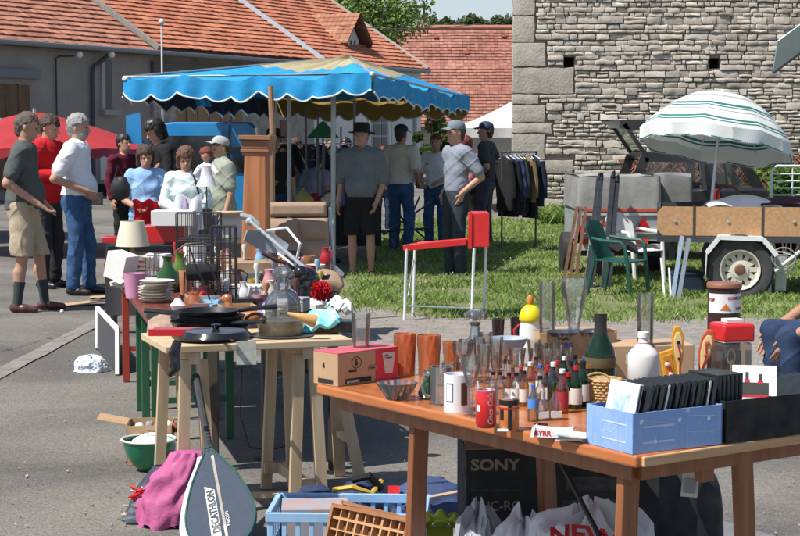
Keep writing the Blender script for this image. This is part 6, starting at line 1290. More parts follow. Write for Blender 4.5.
# --- cans
def can(lab, px, py, h, w, base, extra=None, rz=0):
    p = on(px, py); H = hpx(p, h); r = hpx(p, w)/2; t = thing('drinks_can', lab, 'can', p, rz); m = MB(); m.lathe([(r*.80, 0), (r*.86, .004), (r, .012), (r, H-.012), (r*.86, H-.002), (r*.86, H), (r*.8, H-.004), (.0005, H-.004)], n=40); m.build('can_body', base, t)
    m = MB(); m.lathe([(r*.86, H-.003), (r*.885, H-.001), (r*.86, H+.0012), (r*.82, H-.001)], n=32, close=True); m.lathe([(r*.845, H-.0035), (.0005, H-.003)], n=32); m.build('metal_rim', M('alu', (.7, .7, .72), rough=.25, metal=.9), t); return t, H, r
CR = M('can_red', (.55, .012, .015), rough=.25, coat=.4)
def wraptext(body, size, mat, t, r, z, a0, rot90=False, bold=0, shear=0.0):
    o = text(body, size, mat, t, (0, 0, 0), rot=(0, 0, 0), bold=bold, ext=.0001, shear=shear)
    for v in o.data.vertices:
        x, y = v.co.x, v.co.y
        if rot90: x, y = -y, x
        a = a0+x/r; rr_ = r+.0007+abs(v.co.z); v.co = Vector((rr_*cos(a), rr_*sin(a), z+y))
    return o
tc, H, r = can('red cola can with white script standing near the table edge', 486, 427, 38, 21, CR)
wraptext('Coca-Cola', .023, WHT, tc, r, .010, -.95, rot90=True, bold=.0006, shear=.3); decal(tc, r, H, -2.7, -2.2, H*.45, H*.62, WHT)
t2, H, r = can('small black and orange cola glass right of the red can', 509, 430, 33, 20, M('can_orange', (.55, .17, .04), rough=.2, coat=.5))
decal(t2, r, H, -pi, 0, H*.80, H*.96, BLKP); decal(t2, r, H, -1.75, -1.3, 0.006, H*.9, BLKP, e=.0012); decal(t2, r, H, -pi, 0, H*.68, H*.73, CR, e=.0016); decal(t2, r, H, -2.7, -2.2, H*.35, H*.66, BLKP, e=.0012)
p = on(503, 431.5); m = MB(); m.box((0, 0, .004), (.034, .018, .007)); item('white_lighter', 'small white eraser-like piece lying before the black and orange glass', 'eraser', p, m, WHT, rz=-.1, bev=.002)
# --- bottles
def bottle(lab, px, py, h, w, glassm, capm, labm=None, shoulder=.62, neck=.32, z=TZ, lab_z=(.12, .48), name='bottle', gr=None, n=20, cat='bottle', neckband=None):
    p = on(px, py, z) if not isinstance(px, Vector) else px; H = hpx(p, h) if py is not None and not isinstance(px, Vector) else h; r = (hpx(p, w) if not isinstance(px, Vector) else w)/2
    t = thing(name, lab, cat, p, 0, gr); m = MB(); nr = r*neck
    prof = [(.0005, .002), (r*.9, 0), (r, r*.12)]+[(r, H*shoulder*.92)]+[(nr+(r-nr)*(.5+.5*cos(pi*k/6)), H*shoulder*.92+H*(.84-shoulder*.92)*k/6) for k in range(1, 7)]+[(nr, H*.9), (nr*1.12, H*.905), (nr*1.12, H*.95), (.0005, H*.95)]
    m.lathe(prof, n=n); m.build('glass_body', glassm, t)
    m = MB(); m.lathe([(nr*1.05, H*.90), (nr*1.2, H*.90), (nr*1.2, H*.995), (nr*1.05, H), (.0005, H)], n=14); m.build('cap', capm, t)
    if labm: m = MB(); m.lathe([(r*1.012, H*lab_z[0]), (r*1.015, H*lab_z[0]+.001), (r*1.015, H*lab_z[1]), (r*1.01, H*lab_z[1]+.001)], n=n); m.build('paper_label', labm, t)
    if neckband: m = MB(); m.lathe([(nr*1.3, H*.70), (nr*1.2, H*.80)], n=14); m.build('neck_band', neckband, t)
    return t
bottle('dark green champagne bottle with gold neck foil behind the wicker basket', 600, 394, 82, 31, BG, M('foil_black', (.02, .02, .022), rough=.3), M('champ_label', (.10, .075, .03), rough=.5), shoulder=.50, neck=.36, name='champagne_bottle', lab_z=(.34, .46), n=36)
p_ = on(600, 394); h_ = hpx(p_, 82); r_ = hpx(p_, 31)/2; o_b = [o for o in bpy.data.objects if o.name == 'champagne_bottle'][0]; m = MB(); m.lathe([(r_*.66, h_*.64), (r_*.50, h_*.70), (r_*.42, h_*.80), (r_*.40, h_*.90)], n=30); m.build('neck_foil', MATS['foil_black'], o_b); m = MB(); m.lathe([(r_*.64, h_*.652), (r_*.62, h_*.665)], n=30); m.lathe([(r_*.44, h_*1.0), (.0005, h_*1.005)], n=20); m.build('gold_band', M('gold_foil', (.35, .24, .08), rough=.35, metal=.6), o_b)
bottle('white milk-glass liqueur bottle with white stopper and red band', 643, 385, 54, 31, WHM, WHT, None, shoulder=.60, neck=.32, name='white_bottle', n=32, neckband=CR)
bottle('small bottle with blue label and yellow base beside the cola glass', 533, 421, 37, 11, glass('pale_glass', (.8, .75, .6), 1, .4), M('cap_blue', (.03, .12, .45)), M('label_blue', (.08, .25, .6)), lab_z=(.35, .6), gr='miniature bottles')
# miniatures
capc = {'black': BLKP, 'red': CR, 'white': WHT, 'blue': MATS['cap_blue'], 'gold': M('gold', (.5, .33, .08), rough=.3, metal=.8)}
gl_ = {'amber': BR, 'green': GG, 'clear': CG, 'dark': BG, 'golden': glass('gold_glass', (.75, .42, .10), 1, .35)}
lbc = {'red': M('lab_red', (.35, .02, .03), rough=.6), 'white': PAPR, 'cream': MATS['label_cream'], 'black': INK, 'none': None, 'blue': MATS['label_blue']}
minis = [(493, 405, 34, 10, 'clear', 'black', 'none'), (500, 406, 35, 10, 'clear', 'black', 'none'), (509, 403, 31, 10, 'golden', 'black', 'cream'), (516, 404, 32, 10, 'clear', 'black', 'white'), (524, 406, 36, 10, 'golden', 'black', 'cream'), (530, 401, 40, 11, 'golden', 'white', 'cream'), (540, 411, 36, 11, 'clear', 'black', 'none'), (546, 403, 34, 10, 'amber', 'red', 'white'), (540, 396, 32, 10, 'clear', 'blue', 'white'), (553, 409, 48, 12, 'green', 'white', 'none'), (562, 413, 45, 13, 'golden', 'white', 'red'), (568, 408, 36, 11, 'dark', 'red', 'white'), (576, 409, 44, 12, 'dark', 'red', 'cream'), (571, 398, 38, 10, 'amber', 'black', 'red'), (583, 406, 46, 12, 'dark', 'black', 'white'), (588, 402, 38, 10, 'dark', 'gold', 'blue'), (557, 398, 38, 10, 'golden', 'red', 'white'), (548, 395, 30, 9, 'clear', 'red', 'cream'), (564, 392, 36, 10, 'dark', 'white', 'red'), (580, 393, 34, 10, 'amber', 'gold', 'cream'), (521, 396, 30, 10, 'amber', 'red', 'white'), (513, 394, 30, 9, 'golden', 'gold', 'none'), (575, 386, 32, 10, 'green', 'black', 'white'), (536, 388, 32, 9, 'golden', 'black', 'red'), (590, 392, 34, 9, 'amber', 'white', 'black'), (584, 386, 30, 9, 'dark', 'blue', 'cream')]
near = ['behind the red can', 'behind the cola glass', 'near the blue-label bottle', 'behind the letter-marked ashtray', 'left of the wicker basket']
seen = {}
for (px, py, h, w_, g_, c_, l_) in minis:
    pos_ = near[0] if px < 503 else near[1] if px < 522 else near[2] if px < 545 else near[3] if px < 570 else near[4]
    row = 'front row' if py > 405 else 'middle row' if py > 394 else 'back row'
    lb = 'miniature %s bottle, %s cap, %s, %s %s' % ({'clear': 'clear', 'golden': 'golden', 'amber': 'brown', 'green': 'green', 'dark': 'blackish'}[g_], c_, l_+' label' if l_ != 'none' else 'no label', row, pos_)
    bottle(lb, px, py, h, w_, gl_[g_], capc[c_], lbc[l_], shoulder=.6, neck=.38, n=14, name='miniature_bottle', gr='miniature bottles')
# --- twin little cruets with white base, sunglasses-like piece
p = on(548, 420); t = thing('cruet_pair', 'pair of clear square cruets with white labels before the miniatures', 'cruet set', p, .2); m = MB()
for i in (0, 1): m = MB(); m.lathe([(.0005, 0), (.02, 0), (.02, .055), (.008, .075), (.008, .09), (.0005, .09)], (i*.042-.02, 0, 0), n=12); m.build('cruet', CG, t); m = MB(); m.box((i*.042-.02, -.0185, .02), (.034, .006, .02)); m.build('label', PAPR, t)
p = on(541, 427); t = thing('toy_sunglasses', 'tiny dark round sunglasses lying in front of the cruets', 'sunglasses', p, -.2); 
for s in (-1, 1): m = MB(); m.lathe([(.0005, .010), (.010, .012), (.011, .006), (.0005, .004)], (s*.011, 0, 0), n=14); m.build('lens', M('lens_brown', (.06, .02, .015), rough=.1), t)
m = MB(); m.tube([(-.01, 0, .012), (.01, 0, .012)], .0015, 5); m.build('bridge', BLKP, t)
# --- ashtray with lettering + leaflets
p = on(545, 436); t = thing('lettered_ashtray', 'white triangular ashtray with red lettering at the table edge', 'ashtray', p, -.28); m = MB()
m.grid(lambda u, v: (lambda w_: ((-.035+.12*u)*1.0, -.028+.075*v+.01*u, .030-.006*abs(2*v-1)-.004*sin(pi*u)))(0), 12, 8, th=.006); m.build('plate', WHT, t); m = MB(); m.bar((-.034, -.026, .0), (-.028, -.026, .03), .01, .012) ; m.box((.02, -.024, .014), (.09, .004, .027)); m.box((-.033, .01, .014), (.004, .07, .027)); m.build('side', WHT, t)
text('BYRR', .021, M('red_letter', (.55, .02, .02)), t, (-.027, -.0265, .006), bold=.0008)
for i, (px, py, rz, lab) in enumerate(((574, 441, -.30, 'bottom'), (572, 438, -.38, 'middle'), (574, 436, -.26, 'top'))):
    p = on(px, py, TZ+.001+i*.010); m = MB(); m.grid(lambda u, v: (-.045+.09*u, -.04+.08*v, .004+.004*sin(u*3+i)), 8, 4, th=.005); item('leaflet', lab+' white leaflet in the small stack left of the pale blue box', 'leaflet', p+Vector((0, .03, 0)), m, PAPR, 'stacked leaflets', rz=rz)
# --- decanter, blue comport, yellow-capped bottle
p = on(475, 372); t = thing('decanter', 'clear cut glass decanter with faceted round stopper at the back of the table', 'decanter', p); r = hpx(p, 15); Hd = hpx(p, 63); m = MB()
m.lathe([(.0005, 0), (r*.9, 0), (r, Hd*.1), (r*.95, Hd*.42), (r*.4, Hd*.58), (r*.28, Hd*.75), (r*.42, Hd*.8), (r*.36, Hd*.8), (r*.22, Hd*.74), (r*.34, Hd*.56), (r*.85, Hd*.4), (r*.9, Hd*.1), (.0005, Hd*.05)], n=24); m.build('vessel', CG2, t, smooth=0)
m = MB(); m.lathe([(.005, Hd*.74), (.006, Hd*.84), (r*.72, Hd*.88), (r*.75, Hd*.94), (r*.4, Hd), (.0005, Hd)], n=10); m.build('stopper', CG2, t, smooth=0)
p = on(508, 383); t = thing('footed_bowl', 'smoky blue-grey glass bowl on a clear stem behind the miniatures', 'bowl', p); m = MB(); Hb = hpx(p, 46); r = hpx(p, 20); m.lathe([(.0005, 0), (r*.5, 0), (r*.48, .004), (.006, .01), (.008, Hb*.58), (.0005, Hb*.6)], n=20); m.build('stem', CG, t); m = MB(); m.shell([(r*.35, Hb*.62), (r*.7, Hb*.72), (r*1.0, Hb)], .003, n=36); m.build('bowl', M('blue_grey_glass', (.36, .42, .52), rough=.12, coat=.4), t)
for i, (px, py, h, w_, k_, lab) in enumerate(((484, 390, 46, 14, 'flute', 'tall flute glass left of the smoky blue bowl'), (496, 388, 52, 15, 'flute', 'tall flute glass standing right under the smoky blue bowl'), (517, 388, 40, 18, 'flute', 'clear flute with red mark right of the smoky blue bowl'), (462, 385, 44, 20, 'wine', 'round wine glass behind the white mug'), (547, 385, 36, 14, 'flute', 'clear flute with red cap badge left of the lettered carton'), (557, 381, 38, 15, 'wine', 'clear stem glass right before the lettered carton'), (449, 392, 30, 15, 'wine', 'short stem glass between glass mug and white mug'))): stem(lab, px, py, h, w_, kind=k_)
words_ = ['first', 'second', 'fourth', 'fifth', 'sixth', 'seventh', 'eighth', 'ninth', 'tenth', 'third']
for k, (px, py, h, w_) in enumerate(((466, 379, 40, 16), (479, 381, 44, 13), (490, 380, 38, 15), (503, 378, 42, 14), (526, 384, 36, 14), (534, 379, 40, 15), (541, 377, 34, 14), (553, 386, 30, 13), (567, 380, 34, 14), (486, 372, 40, 15))): stem('clear stem glass, %s from the left, in the crowded row behind the miniatures' % (words_[k]), px, py, h, w_, kind='flute' if k % 2 else 'wine', mat=CG2 if k % 3 == 0 else CG)
for px, py in ((511, 362), (549, 364), (596, 358)):
    p = on(px, py+20, TZ); z_ = D(px, py, p.y).z; m = MB(); m.box((0, 0, 0), (.028, .004, .018)); item('red_badge', {511: 'small red badge hanging before the stem glasses by the blue bowl', 549: 'red bottle tag beside the flute near the lettered carton', 596: 'red rectangular tag left of the champagne bottle'}[px], 'tag', Vector((p.x, p.y, TZ)), MB().box((0, 0, z_-TZ), (.026, .004, .017)).tube([(0, 0, 0), (0, 0, z_-TZ)], .0018, 5), CR)
p = on(530, 372); t = thing('yellow_capped_bottle', 'white bottle with bright yellow dome cap and orange knob', 'bottle', p); m = MB(); r = hpx(p, 11); Hy = hpx(p, 78); m.lathe([(.0005, 0), (r, 0), (r*1.02, Hy*.2), (r, Hy*.55), (r*.85, Hy*.68), (.0005, Hy*.68)], n=28); m.build('bottle_body', WHM, t)
m = MB(); m.lathe([(r*.98, Hy*.665), (r*1.04, Hy*.68), (r*1.02, Hy*.74), (r*.8, Hy*.82), (r*.4, Hy*.87), (.0005, Hy*.88)], n=28); m.build('yellow_cap', M('cap_yellow', (.72, .60, .01), rough=.25), t); m = MB(); m.lathe([(r*.22, Hy*.86), (r*.3, Hy*.9), (r*.34, Hy*.96), (r*.2, Hy), (.0005, Hy)], n=16); m.build('orange_knob', M('knob_orange', (.55, .22, .02), rough=.35), t)
m = MB(); m.tube([(-r, 0, Hy*.62), (-r*1.5, 0, Hy*.55), (-r*1.45, 0, Hy*.45), (-r, 0, Hy*.42)], .004, 6); m.build('red_handle', CR, t)
for i, (px, py, h, w_, lab) in enumerate(((498, 368, 50, 13, 'tall reddish brown vase-like glass left of the yellow-capped bottle'), (516, 367, 50, 12, 'dark reddish glass just left of the yellow-capped bottle'))): tumbler('red_brown_glass', lab, px, py, h, w_, BR, taper=.6, group='red brown glasses')
# --- lettered carton with glasses on top
a = on(539, 376); b = on(606, 371); rz = atan2((b-a).y, (b-a).x); L = (b-a).length; Hc = hpx(a, 44); t = thing('lettered_carton', 'kraft carton with black and blue lettering behind the miniatures', 'carton', a, rz*.3); m = MB(); m.box((L/2, .09, Hc/2), (L, .18, Hc)); m.build('box', KR, t, smooth=0, bev=.003); m = MB(); m.grid(lambda u, v: (L*.0+L*u, .0+.09*v, Hc+.003+.012*v*(1-v)+.003*u), 4, 4, th=.003); m.build('flap', KRD, t)
BLI = M('ink_blue', (.06, .10, .45))
for k, (s_, mm) in enumerate((('PUR', INK), ('MRE', BLI), ('LA', INK), ('PUR', INK), ('NR', BLI))): text(s_, .030 if mm is BLI else .022, mm, t, (L*.24+(.01 if s_ == 'LA' else 0), -.001, Hc*(.82-.19*k)), bold=.0012)
zc = TZ+Hc+.006
p = on(542, 333, zc); tumbler('tall_glass', 'tall clear straight glass on the lettered carton behind the yellow cap', 547, 332, 50, 17, CG, z=zc, taper=.95)
def big_beer(lab, px, py, h, w_, z): 
    p = on(px, py, z); H = hpx(p, h); r = hpx(p, w_)/2; m = MB(); out = [(r*.62, 0), (r*.62, .006), (r*.42, .014), (r*.5, H*.2), (r*.62, H*.35), (r*.95, H*.7), (r, H*.82), (r*.9, H)]; m.shell(out, .003, n=40, wob=lambda rr, zz, a: rr*(1+.03*cos(a*8))); return item('beer_glass', lab, 'glass', p, m, CG, smooth=60)
big_beer('tall curved beer glass standing on the lettered carton', 574, 332, 55, 26, zc)
for px, r_, lab in ((562, 17, 'clear glass ashtray left of the curved beer glass foot'), (590, 12, 'small glass dish right of the curved beer glass')):
    p = on(px, 336, zc); r = hpx(p, r_); m = MB(); m.shell([(r*.7, 0), (r, .018)], .004, n=30); item('glass_ashtray', lab, 'ashtray', p, m, SB)
a = on(610, 380); t = thing('low_carton', 'low kraft carton behind the white milk-glass bottle', 'carton', a, .12); L = hpx(a, 88); Hc2 = hpx(a, 34); m = MB(); m.box((L/2, .11, Hc2/2), (L, .2, Hc2)); m.build('box', KR, t, smooth=0, bev=.003); m = MB(); m.box((L*.26, -.001, Hc2*.62), (.05, .002, .035)); m.build('paper_label', PAPR, t)
p = on(644, 345, TZ+Hc2); tumbler('tall_glass', 'tall clear printed glass on the low carton behind the white bottle', 645, 345, 52, 17, CG, z=TZ+Hc2, taper=.95)
p = on(645, 345, TZ+Hc2); m = MB(); m.lathe([(hpx(p, 8.9), hpx(p, 22)), (hpx(p, 8.95), hpx(p, 38))], n=24); 
# --- wicker basket
p = on(604, 404); t = thing('wicker_basket', 'small round wicker basket with loop handle before the champagne bottle', 'basket', p); r = hpx(p, 17); Hk = hpx(p, 26); WK = wood('wicker', (.34, .20, .08), (.55, .38, .18), 'Z', 12, .7)
for k in range(9):
    z = .004+(Hk-.008)*k/8; rr_ = r*(.82+.18*k/8); m = MB() if k == 0 else m; m.tube([((rr_+.0022*(1 if (i+k) % 2 else -1))*cos(2*pi*i/36), (rr_+.0022*(1 if (i+k) % 2 else -1))*sin(2*pi*i/36), z) for i in range(36)], Hk/15, 5, close=True)
m.lathe([(.0005, .003), (r*.8, .003), (r*.96, Hk-.004)], n=24); m.build('weave', WK, t); m = MB(); m.tube([(-r*.5+r*.75*cos(a), -r*.75, Hk-.004+.028*sin(a)) for a in [pi*i/12 for i in range(13)]], .0042, 6); m.build('handle', WK, t)
# --- ornate openers / painted wood figures
YG = M('orn_yellow', (.60, .30, .02), rough=.35, var=.2, scale=30); RG = M('orn_red', (.45, .08, .03), rough=.4); CRM = M('orn_cream', (.65, .52, .25), rough=.4)
def ornament(lab, px, py, h, w_, pts, rz, tilt, m1, m2, m3, extra):
    p = on(px, py, TZ+Hc2*.5); t = thing('carved_ornament', lab, 'ornament', Vector((p.x, p.y+.02, TZ)), rz, 'painted carved ornaments'); H = hpx(p, h)+Hc2*.5; w2 = hpx(p, w_)/2; T_ = Matrix.Rotation(tilt, 4, 'Y')
    m = MB(); m.prism([(a*w2, b*H) for a, b in pts], .016, T_); m.build('board', m1, t, smooth=0, bev=.003)
    m = MB(); m.prism([(a*w2*.72, .12*H+b*H*.8) for a, b in pts], .020, T_); m.build('raised_inner', m2, t, smooth=0, bev=.003)
    m = MB()
    for (cx_, cz_, rr_) in extra: m.T = T_ @ Matrix.Translation((cx_*w2, -.011, cz_*H)) @ Matrix.Rotation(pi/2, 4, 'X'); m.lathe([(rr_, 0), (rr_, .004), (rr_*.5, .006), (.0005, .006)], n=14)
    m.build('studs', m3, t)
    m = MB(); m.T = T_; m.tube([(0, -.012, H*.35), (.2*w2, -.014, H*.6), (-.2*w2, -.013, H*.8)], .0025, 6); m.build('painted_curl', CR, t)
boot = [(-.5, 0), (.5, 0), (.62, .3), (.9, .62), (.85, .88), (.3, 1), (-.3, 1), (-.85, .88), (-.9, .62), (-.62, .3)]; shield = [(-.5, 0), (.6, 0), (.9, .5), (.75, 1), (-.9, .95), (-.7, .5)]; spoon = [(-.22, 0), (.22, 0), (.28, .4), (.8, .65), (.8, .88), (.35, 1), (-.35, 1), (-.8, .88), (-.8, .65), (-.28, .4)]
ornament('yellow carved ornament with two white studs, leftmost of three', 673, 383, 34, 17, shield, .1, -.12, YG, M('orn_yellow2', (.5, .22, .02)), WHT, [(-.2, .72, .008), (.1, .52, .007)])
ornament('tall yellow spoon-shaped carved ornament standing in the middle of three', 681, 380, 54, 15, spoon, 0, -.05, YG, CRM, BLKP, [(0, .78, .006), (0, .55, .005)])
ornament('red and cream leaf-shaped carved ornament, rightmost of three', 696, 378, 50, 17, spoon, -.1, .22, RG, CRM, RG, [(0, .8, .008), (.1, .62, .006)])
# --- tall tin and red-lidded jar
p = on(723, 378); t = thing('tall_tin', 'tall dark brown round tin with white and red paper band', 'tin', p); r = hpx(p, 17); Ht = hpx(p, 96); m = MB(); m.lathe([(.0005, 0), (r*.96, 0), (r*.96, Ht*.94), (r, Ht*.945), (r*1.02, Ht*.99), (r*.98, Ht), (.0005, Ht-.004)], n=40); m.build('tin_body', M('tin_brown', (.045, .02, .018), rough=.35, metal=.2), t)
m = MB(); m.lathe([(r*.99, Ht*.955), (r*1.035, Ht*.96), (r*1.035, Ht*1.0), (r*1.0, Ht*1.008), (.0005, Ht)], n=40); m.build('lid', M('tin_copper', (.30, .13, .07), rough=.4, metal=.3), t); decal(t, r*.96, Ht, -2.9, -.25, Ht*.70, Ht*.90, WHM, name='paper_band', e=.001)
for k, (s_, a0, z0) in enumerate((('KUP', -2.8, .82), ('COMPLICE', -1.55, .84), ('WITH', -1.0, .73))): wraptext(s_, .015, CR, t, r*.96+.001, Ht*z0, a0, bold=.0006)
m = MB(); m.grid(lambda u, v: ((r*.975+.001)*cos(-2.0+.7*u), (r*.975+.001)*sin(-2.0+.7*u), Ht*(.71+.09*v*(1-abs(2*u-1)*.8)+.02*(1-v))), 8, 2); m.build('orange_picture', M('orange_pic', (.55, .16, .03)), t)
p = on(731, 391); t = thing('red_lidded_jar', 'square clear jar with bright red lid holding a white ring', 'jar', p, .25); w_ = hpx(p, 31); Hj = hpx(p, 70); m = MB(); m.box((0, 0, Hj*.36), (w_, w_, Hj*.72)); m.build('jar_glass', CG, t, bev=.008); m = MB(); m.box((0, 0, Hj*.86), (w_*1.12, w_*1.12, Hj*.26)); m.build('red_lid', M('lid_red', (.60, .012, .015), rough=.25, coat=.3), t, bev=.010, seg=3)
m = MB(); m.box((0, 0, Hj*.745), (w_*1.05, w_*1.05, Hj*.03)); m.build('lid_seal', WHM, t); m = MB(); m.box((0, 0, Hj+.006), (.06, .05, .012)); m.build('paper_slip', PAPR, t) 
m = MB(); m.tube([(.014*cos(2*pi*k/20)-.002, .0, Hj*.5+.026*sin(2*pi*k/20)) for k in range(20)], .0035, 7, close=True); m.tube([(0, 0, Hj*.1), (0, 0, Hj*.45)], .005, 7); m.build('white_ring', CRM, t); m = MB(); m.box((w_*.3, .02, Hj*.3), (.02, .02, Hj*.55)); m.box((-.01, .03, Hj*.35), (.04, .01, Hj*.5)); m.build('contents', M('dark_contents', (.10, .09, .08)), t)
# --- pale blue box with cases
P0, P1, P2 = on(633, 455), on(583, 443.5), on(722, 444); ax = (P2-P0).normalized(); ay = Vector((-ax.y, ax.x, 0)); LB = (P2-P0).length; WB = (P1-P0).dot(ay); WB = max(.19, WB); HB = hpx(P0, 42); rzB = atan2(ax.y, ax.x)
PBm = M('pale_blue_card', (.20, .34, .64), rough=.6, col2=(.27, .42, .70), scale=14)
t = thing('pale_blue_box', 'pale blue printed cardboard box of black cases at the table corner', 'box', P0, rzB); m = MB()
def wall(m, a, b, h, th=.004, seed=0):
    a, b = Vector(a), Vector(b); d = (b-a); n_ = Vector((-d.y, d.x, 0)).normalized()*th; N = 24; vs = []
    for i in range(N+1):
        q = a+d*i/N; hh = h+.0025*N3(i*.6, seed); vs += [(q.x, q.y, .001), (q.x, q.y, hh), (q.x+n_.x, q.y+n_.y, hh), (q.x+n_.x, q.y+n_.y, .001)]
    fs = []
    for i in range(N):
        for k in range(4): fs.append((i*4+k, (i+1)*4+k, (i+1)*4+(k+1) % 4, i*4+(k+1) % 4))
    fs += [(3, 2, 1, 0), (N*4, N*4+1, N*4+2, N*4+3)]; m.add(vs, [f[::-1] for f in fs])
for k, (a, b) in enumerate((((0, 0), (LB, 0)), ((LB, 0), (LB, WB)), ((LB, WB), (0, WB)), ((0, WB), (0, 0)))): wall(m, (*a, 0), (*b, 0), HB, seed=k)
m.box((LB/2, WB/2, .003), (LB-.01, WB-.01, .004)); m.build('walls', PBm, t, smooth=0)
m = MB(); r = random.Random(3); LN = M('card_lines', (.50, .60, .78), rough=.6)
def line(x0, z0, x1, z1, wdt=.0014, side=0):
    d = Vector((x1-x0, 0, z1-z0)); n_ = Vector((-d.z, 0, d.x)).normalized()*wdt/2; e = -.0009
    P = [(x0-n_.x, e, z0-n_.z), (x1-n_.x, e, z1-n_.z), (x1+n_.x, e, z1+n_.z), (x0+n_.x, e, z0+n_.z)]
    if side: P = [(e, q[0], q[2]) for q in P][::-1]
    m.add(P, [(0, 1, 2, 3)])
for x in (.03, .17, .20, .315): line(x, .006, x, HB-.006)
for z in (.03, .075): line(.035, z, .15, z, .006); line(.20, z+.02, .30, z+.012, .003)
for k in range(9): a = r.uniform(-.6, .6); line(.26, .045, .26+.055*cos(k*.75), .045+.045*sin(k*.75), .001)
for k in range(8): line(.16+r.uniform(-.1, .1), r.uniform(.02, .1), .16+r.uniform(-.12, .12), r.uniform(.02, .1), .0011)
for y in (.03, .07, .13, WB-.03): line(y, .006, y, HB-.006, side=1)
for z in (.03, .08): line(.03, z, .14, z, .005, side=1)
for k in range(5): line(.10, .05, .10+.05*cos(k*1.2), .05+.04*sin(k*1.2), .001, side=1)
m.build('printed_lines', LN, t, smooth=0); m = MB()
for x, z in ((.03, .09), (.17, .085), (.28, .08), (.08, .03), (.2, .11)): MB().box((x, -.0012, z), (.010, .001, .009)).build('printed_square', M('card_sq', (.6, .62, .62)), t, smooth=0)
CS = M('case_black', (.018, .021, .022), rough=.3); CSG = M('case_grey', (.05, .058, .06), rough=.35)
case_n = [0]
def case(lab, loc_local, t0, rz0, lean, cover=None, h=.19, d_=.135, w_=.0145, yaw=0):
    p = t0.location+Matrix.Rotation(rz0, 3, 'Z') @ Vector(loc_local); c = thing('disc_case', lab, 'disc case', p, rz0+yaw, 'black disc cases in the boxes'); c.rotation_euler = (0, lean, rz0+yaw)
    m = MB(); m.box((w_/2, d_/2, h/2), (w_, d_, h)); m.build('case', CS if not cover or cover == 'spine' else cover, c, smooth=0, bev=.0018)
    m = MB(); m.box((w_/2, -.0006, h/2), (w_*.45, .0016, h*.96)); m.build('spine', CSG if cover != 'spine' else MATS['white_gloss'], c, smooth=0)
    return c
words = ['first', 'second', 'third', 'fourth', 'fifth', 'sixth', 'seventh', 'eighth', 'ninth', 'tenth', 'eleventh', 'twelfth', 'thirteenth']
t.location = P0
w0_ = case('white and blue cover case leaning leftmost in the pale blue box', (.018, .045, .005), t, rzB, .22, WHT); m = MB(); m.box((-.0008, .07, .11), (.0012, .07, .09)); m.build('blue_print', M('print_blue', (.25, .40, .55), col2=(.6, .65, .7), scale=40), w0_)
for i in range(13): case(('black disc case, %s from the white cover in the pale blue box' % words[i]) if i not in (3, 11) else ('black case with pale spine, %s from the white cover in the pale blue box' % words[i]), (.040+i*.0205, .028+.004*sin(i*2), .005), t, rzB, -.0+.26*(1-.02*i), 'spine' if i in (3, 11) else None)
t2 = thing('black_box', 'black rectangular box of disc cases right of the pale blue box', 'box', P0+ax*(LB+.012), rzB+.0); m = MB(); LB2, HB2 = .46, hpx(P2, 43)
for k, (a, b) in enumerate((((0, 0), (LB2, 0)), ((LB2, 0), (LB2, WB)), ((LB2, WB), (0, WB)), ((0, WB), (0, 0)))): wall(m, (*a, 0), (*b, 0), HB2, seed=k+9)
m.box((LB2/2, WB/2, .003), (LB2-.01, WB-.01, .004)); m.build('walls', M('black_card', (.013, .013, .014), rough=.7), t2, smooth=0)
for i in range(6): case('upright black disc case, %s from the left in the black box' % words[i], (.012+i*.0165, .05, .004), t2, rzB, .02)
wc = case('white case with black and red picture leaning in the black box', (.26, .06, .02), t2, rzB, .42, WHT, yaw=(pi/2-.2)-rzB, w_=.02); m = MB()
m.box((.0202, .067, .05), (.001, .085, .055)); m.box((.0204, .05, .10), (.001, .010, .05)); m.box((.0204, .09, .11), (.001, .010, .05)); m.build('black_picture', INK, wc); m = MB(); m.box((.0207, .05, .085), (.001, .016, .010)); m.box((.0207, .09, .09), (.001, .016, .010)); m.box((.0207, .067, .02), (.001, .09, .006)); m.build('red_picture', CR, wc)
m = MB(); m.box((-.0002, .067, .115), (.001, .085, .04)); m.box((-.0004, .05, .145), (.001, .010, .035)); m.box((-.0004, .09, .15), (.001, .010, .035)); m.build('black_picture', INK, wc); m = MB(); m.box((-.0007, .05, .135), (.001, .016, .010)); m.box((-.0007, .09, .14), (.001, .016, .010)); m.box((-.0007, .067, .091), (.001, .1, .006)); m.build('red_picture', CR, wc)
for i in range(4): case('black case lying slanted, %s right of the white picture case' % words[i], (.30+i*.03, .09, .01), t2, rzB, .75)
# ================================================================ UNDER THE FRONT TABLE
q = D(466, 450, 6.15); t = thing('stereo_carton', 'big black stereo carton with pale lettering under the front table', 'carton', (q.x, 6.15, 0), 0.06); Hs = q.z; BX = M('carton_black', (.022, .022, .022), rough=.75, var=.3, scale=3)
m = MB(); m.box((.36, .17, Hs/2), (.72, .34, Hs)); m.build('box', BX, t, smooth=0, bev=.004); m = MB(); m.grid(lambda u, v: (-.0+.72*u, .0+.17*v, Hs+.004+.03*sin(pi*v)*(.5+.5*u)), 10, 6, th=.004); m.build('flap', KRD, t)
LT2 = M('letters_tan', (.26, .225, .17), rough=.7); text('SONY', .058, LT2, t, (.018, -.003, Hs-.075), bold=.0022, sx=1.15); text('Mini Hi-Fi Component System', .016, M('letters_dim', (.12, .10, .08)), t, (.018, -.003, Hs-.155)); text('MHC-RG', .05, LT2, t, (.018, -.003, Hs-.225), bold=.001, sx=.95)
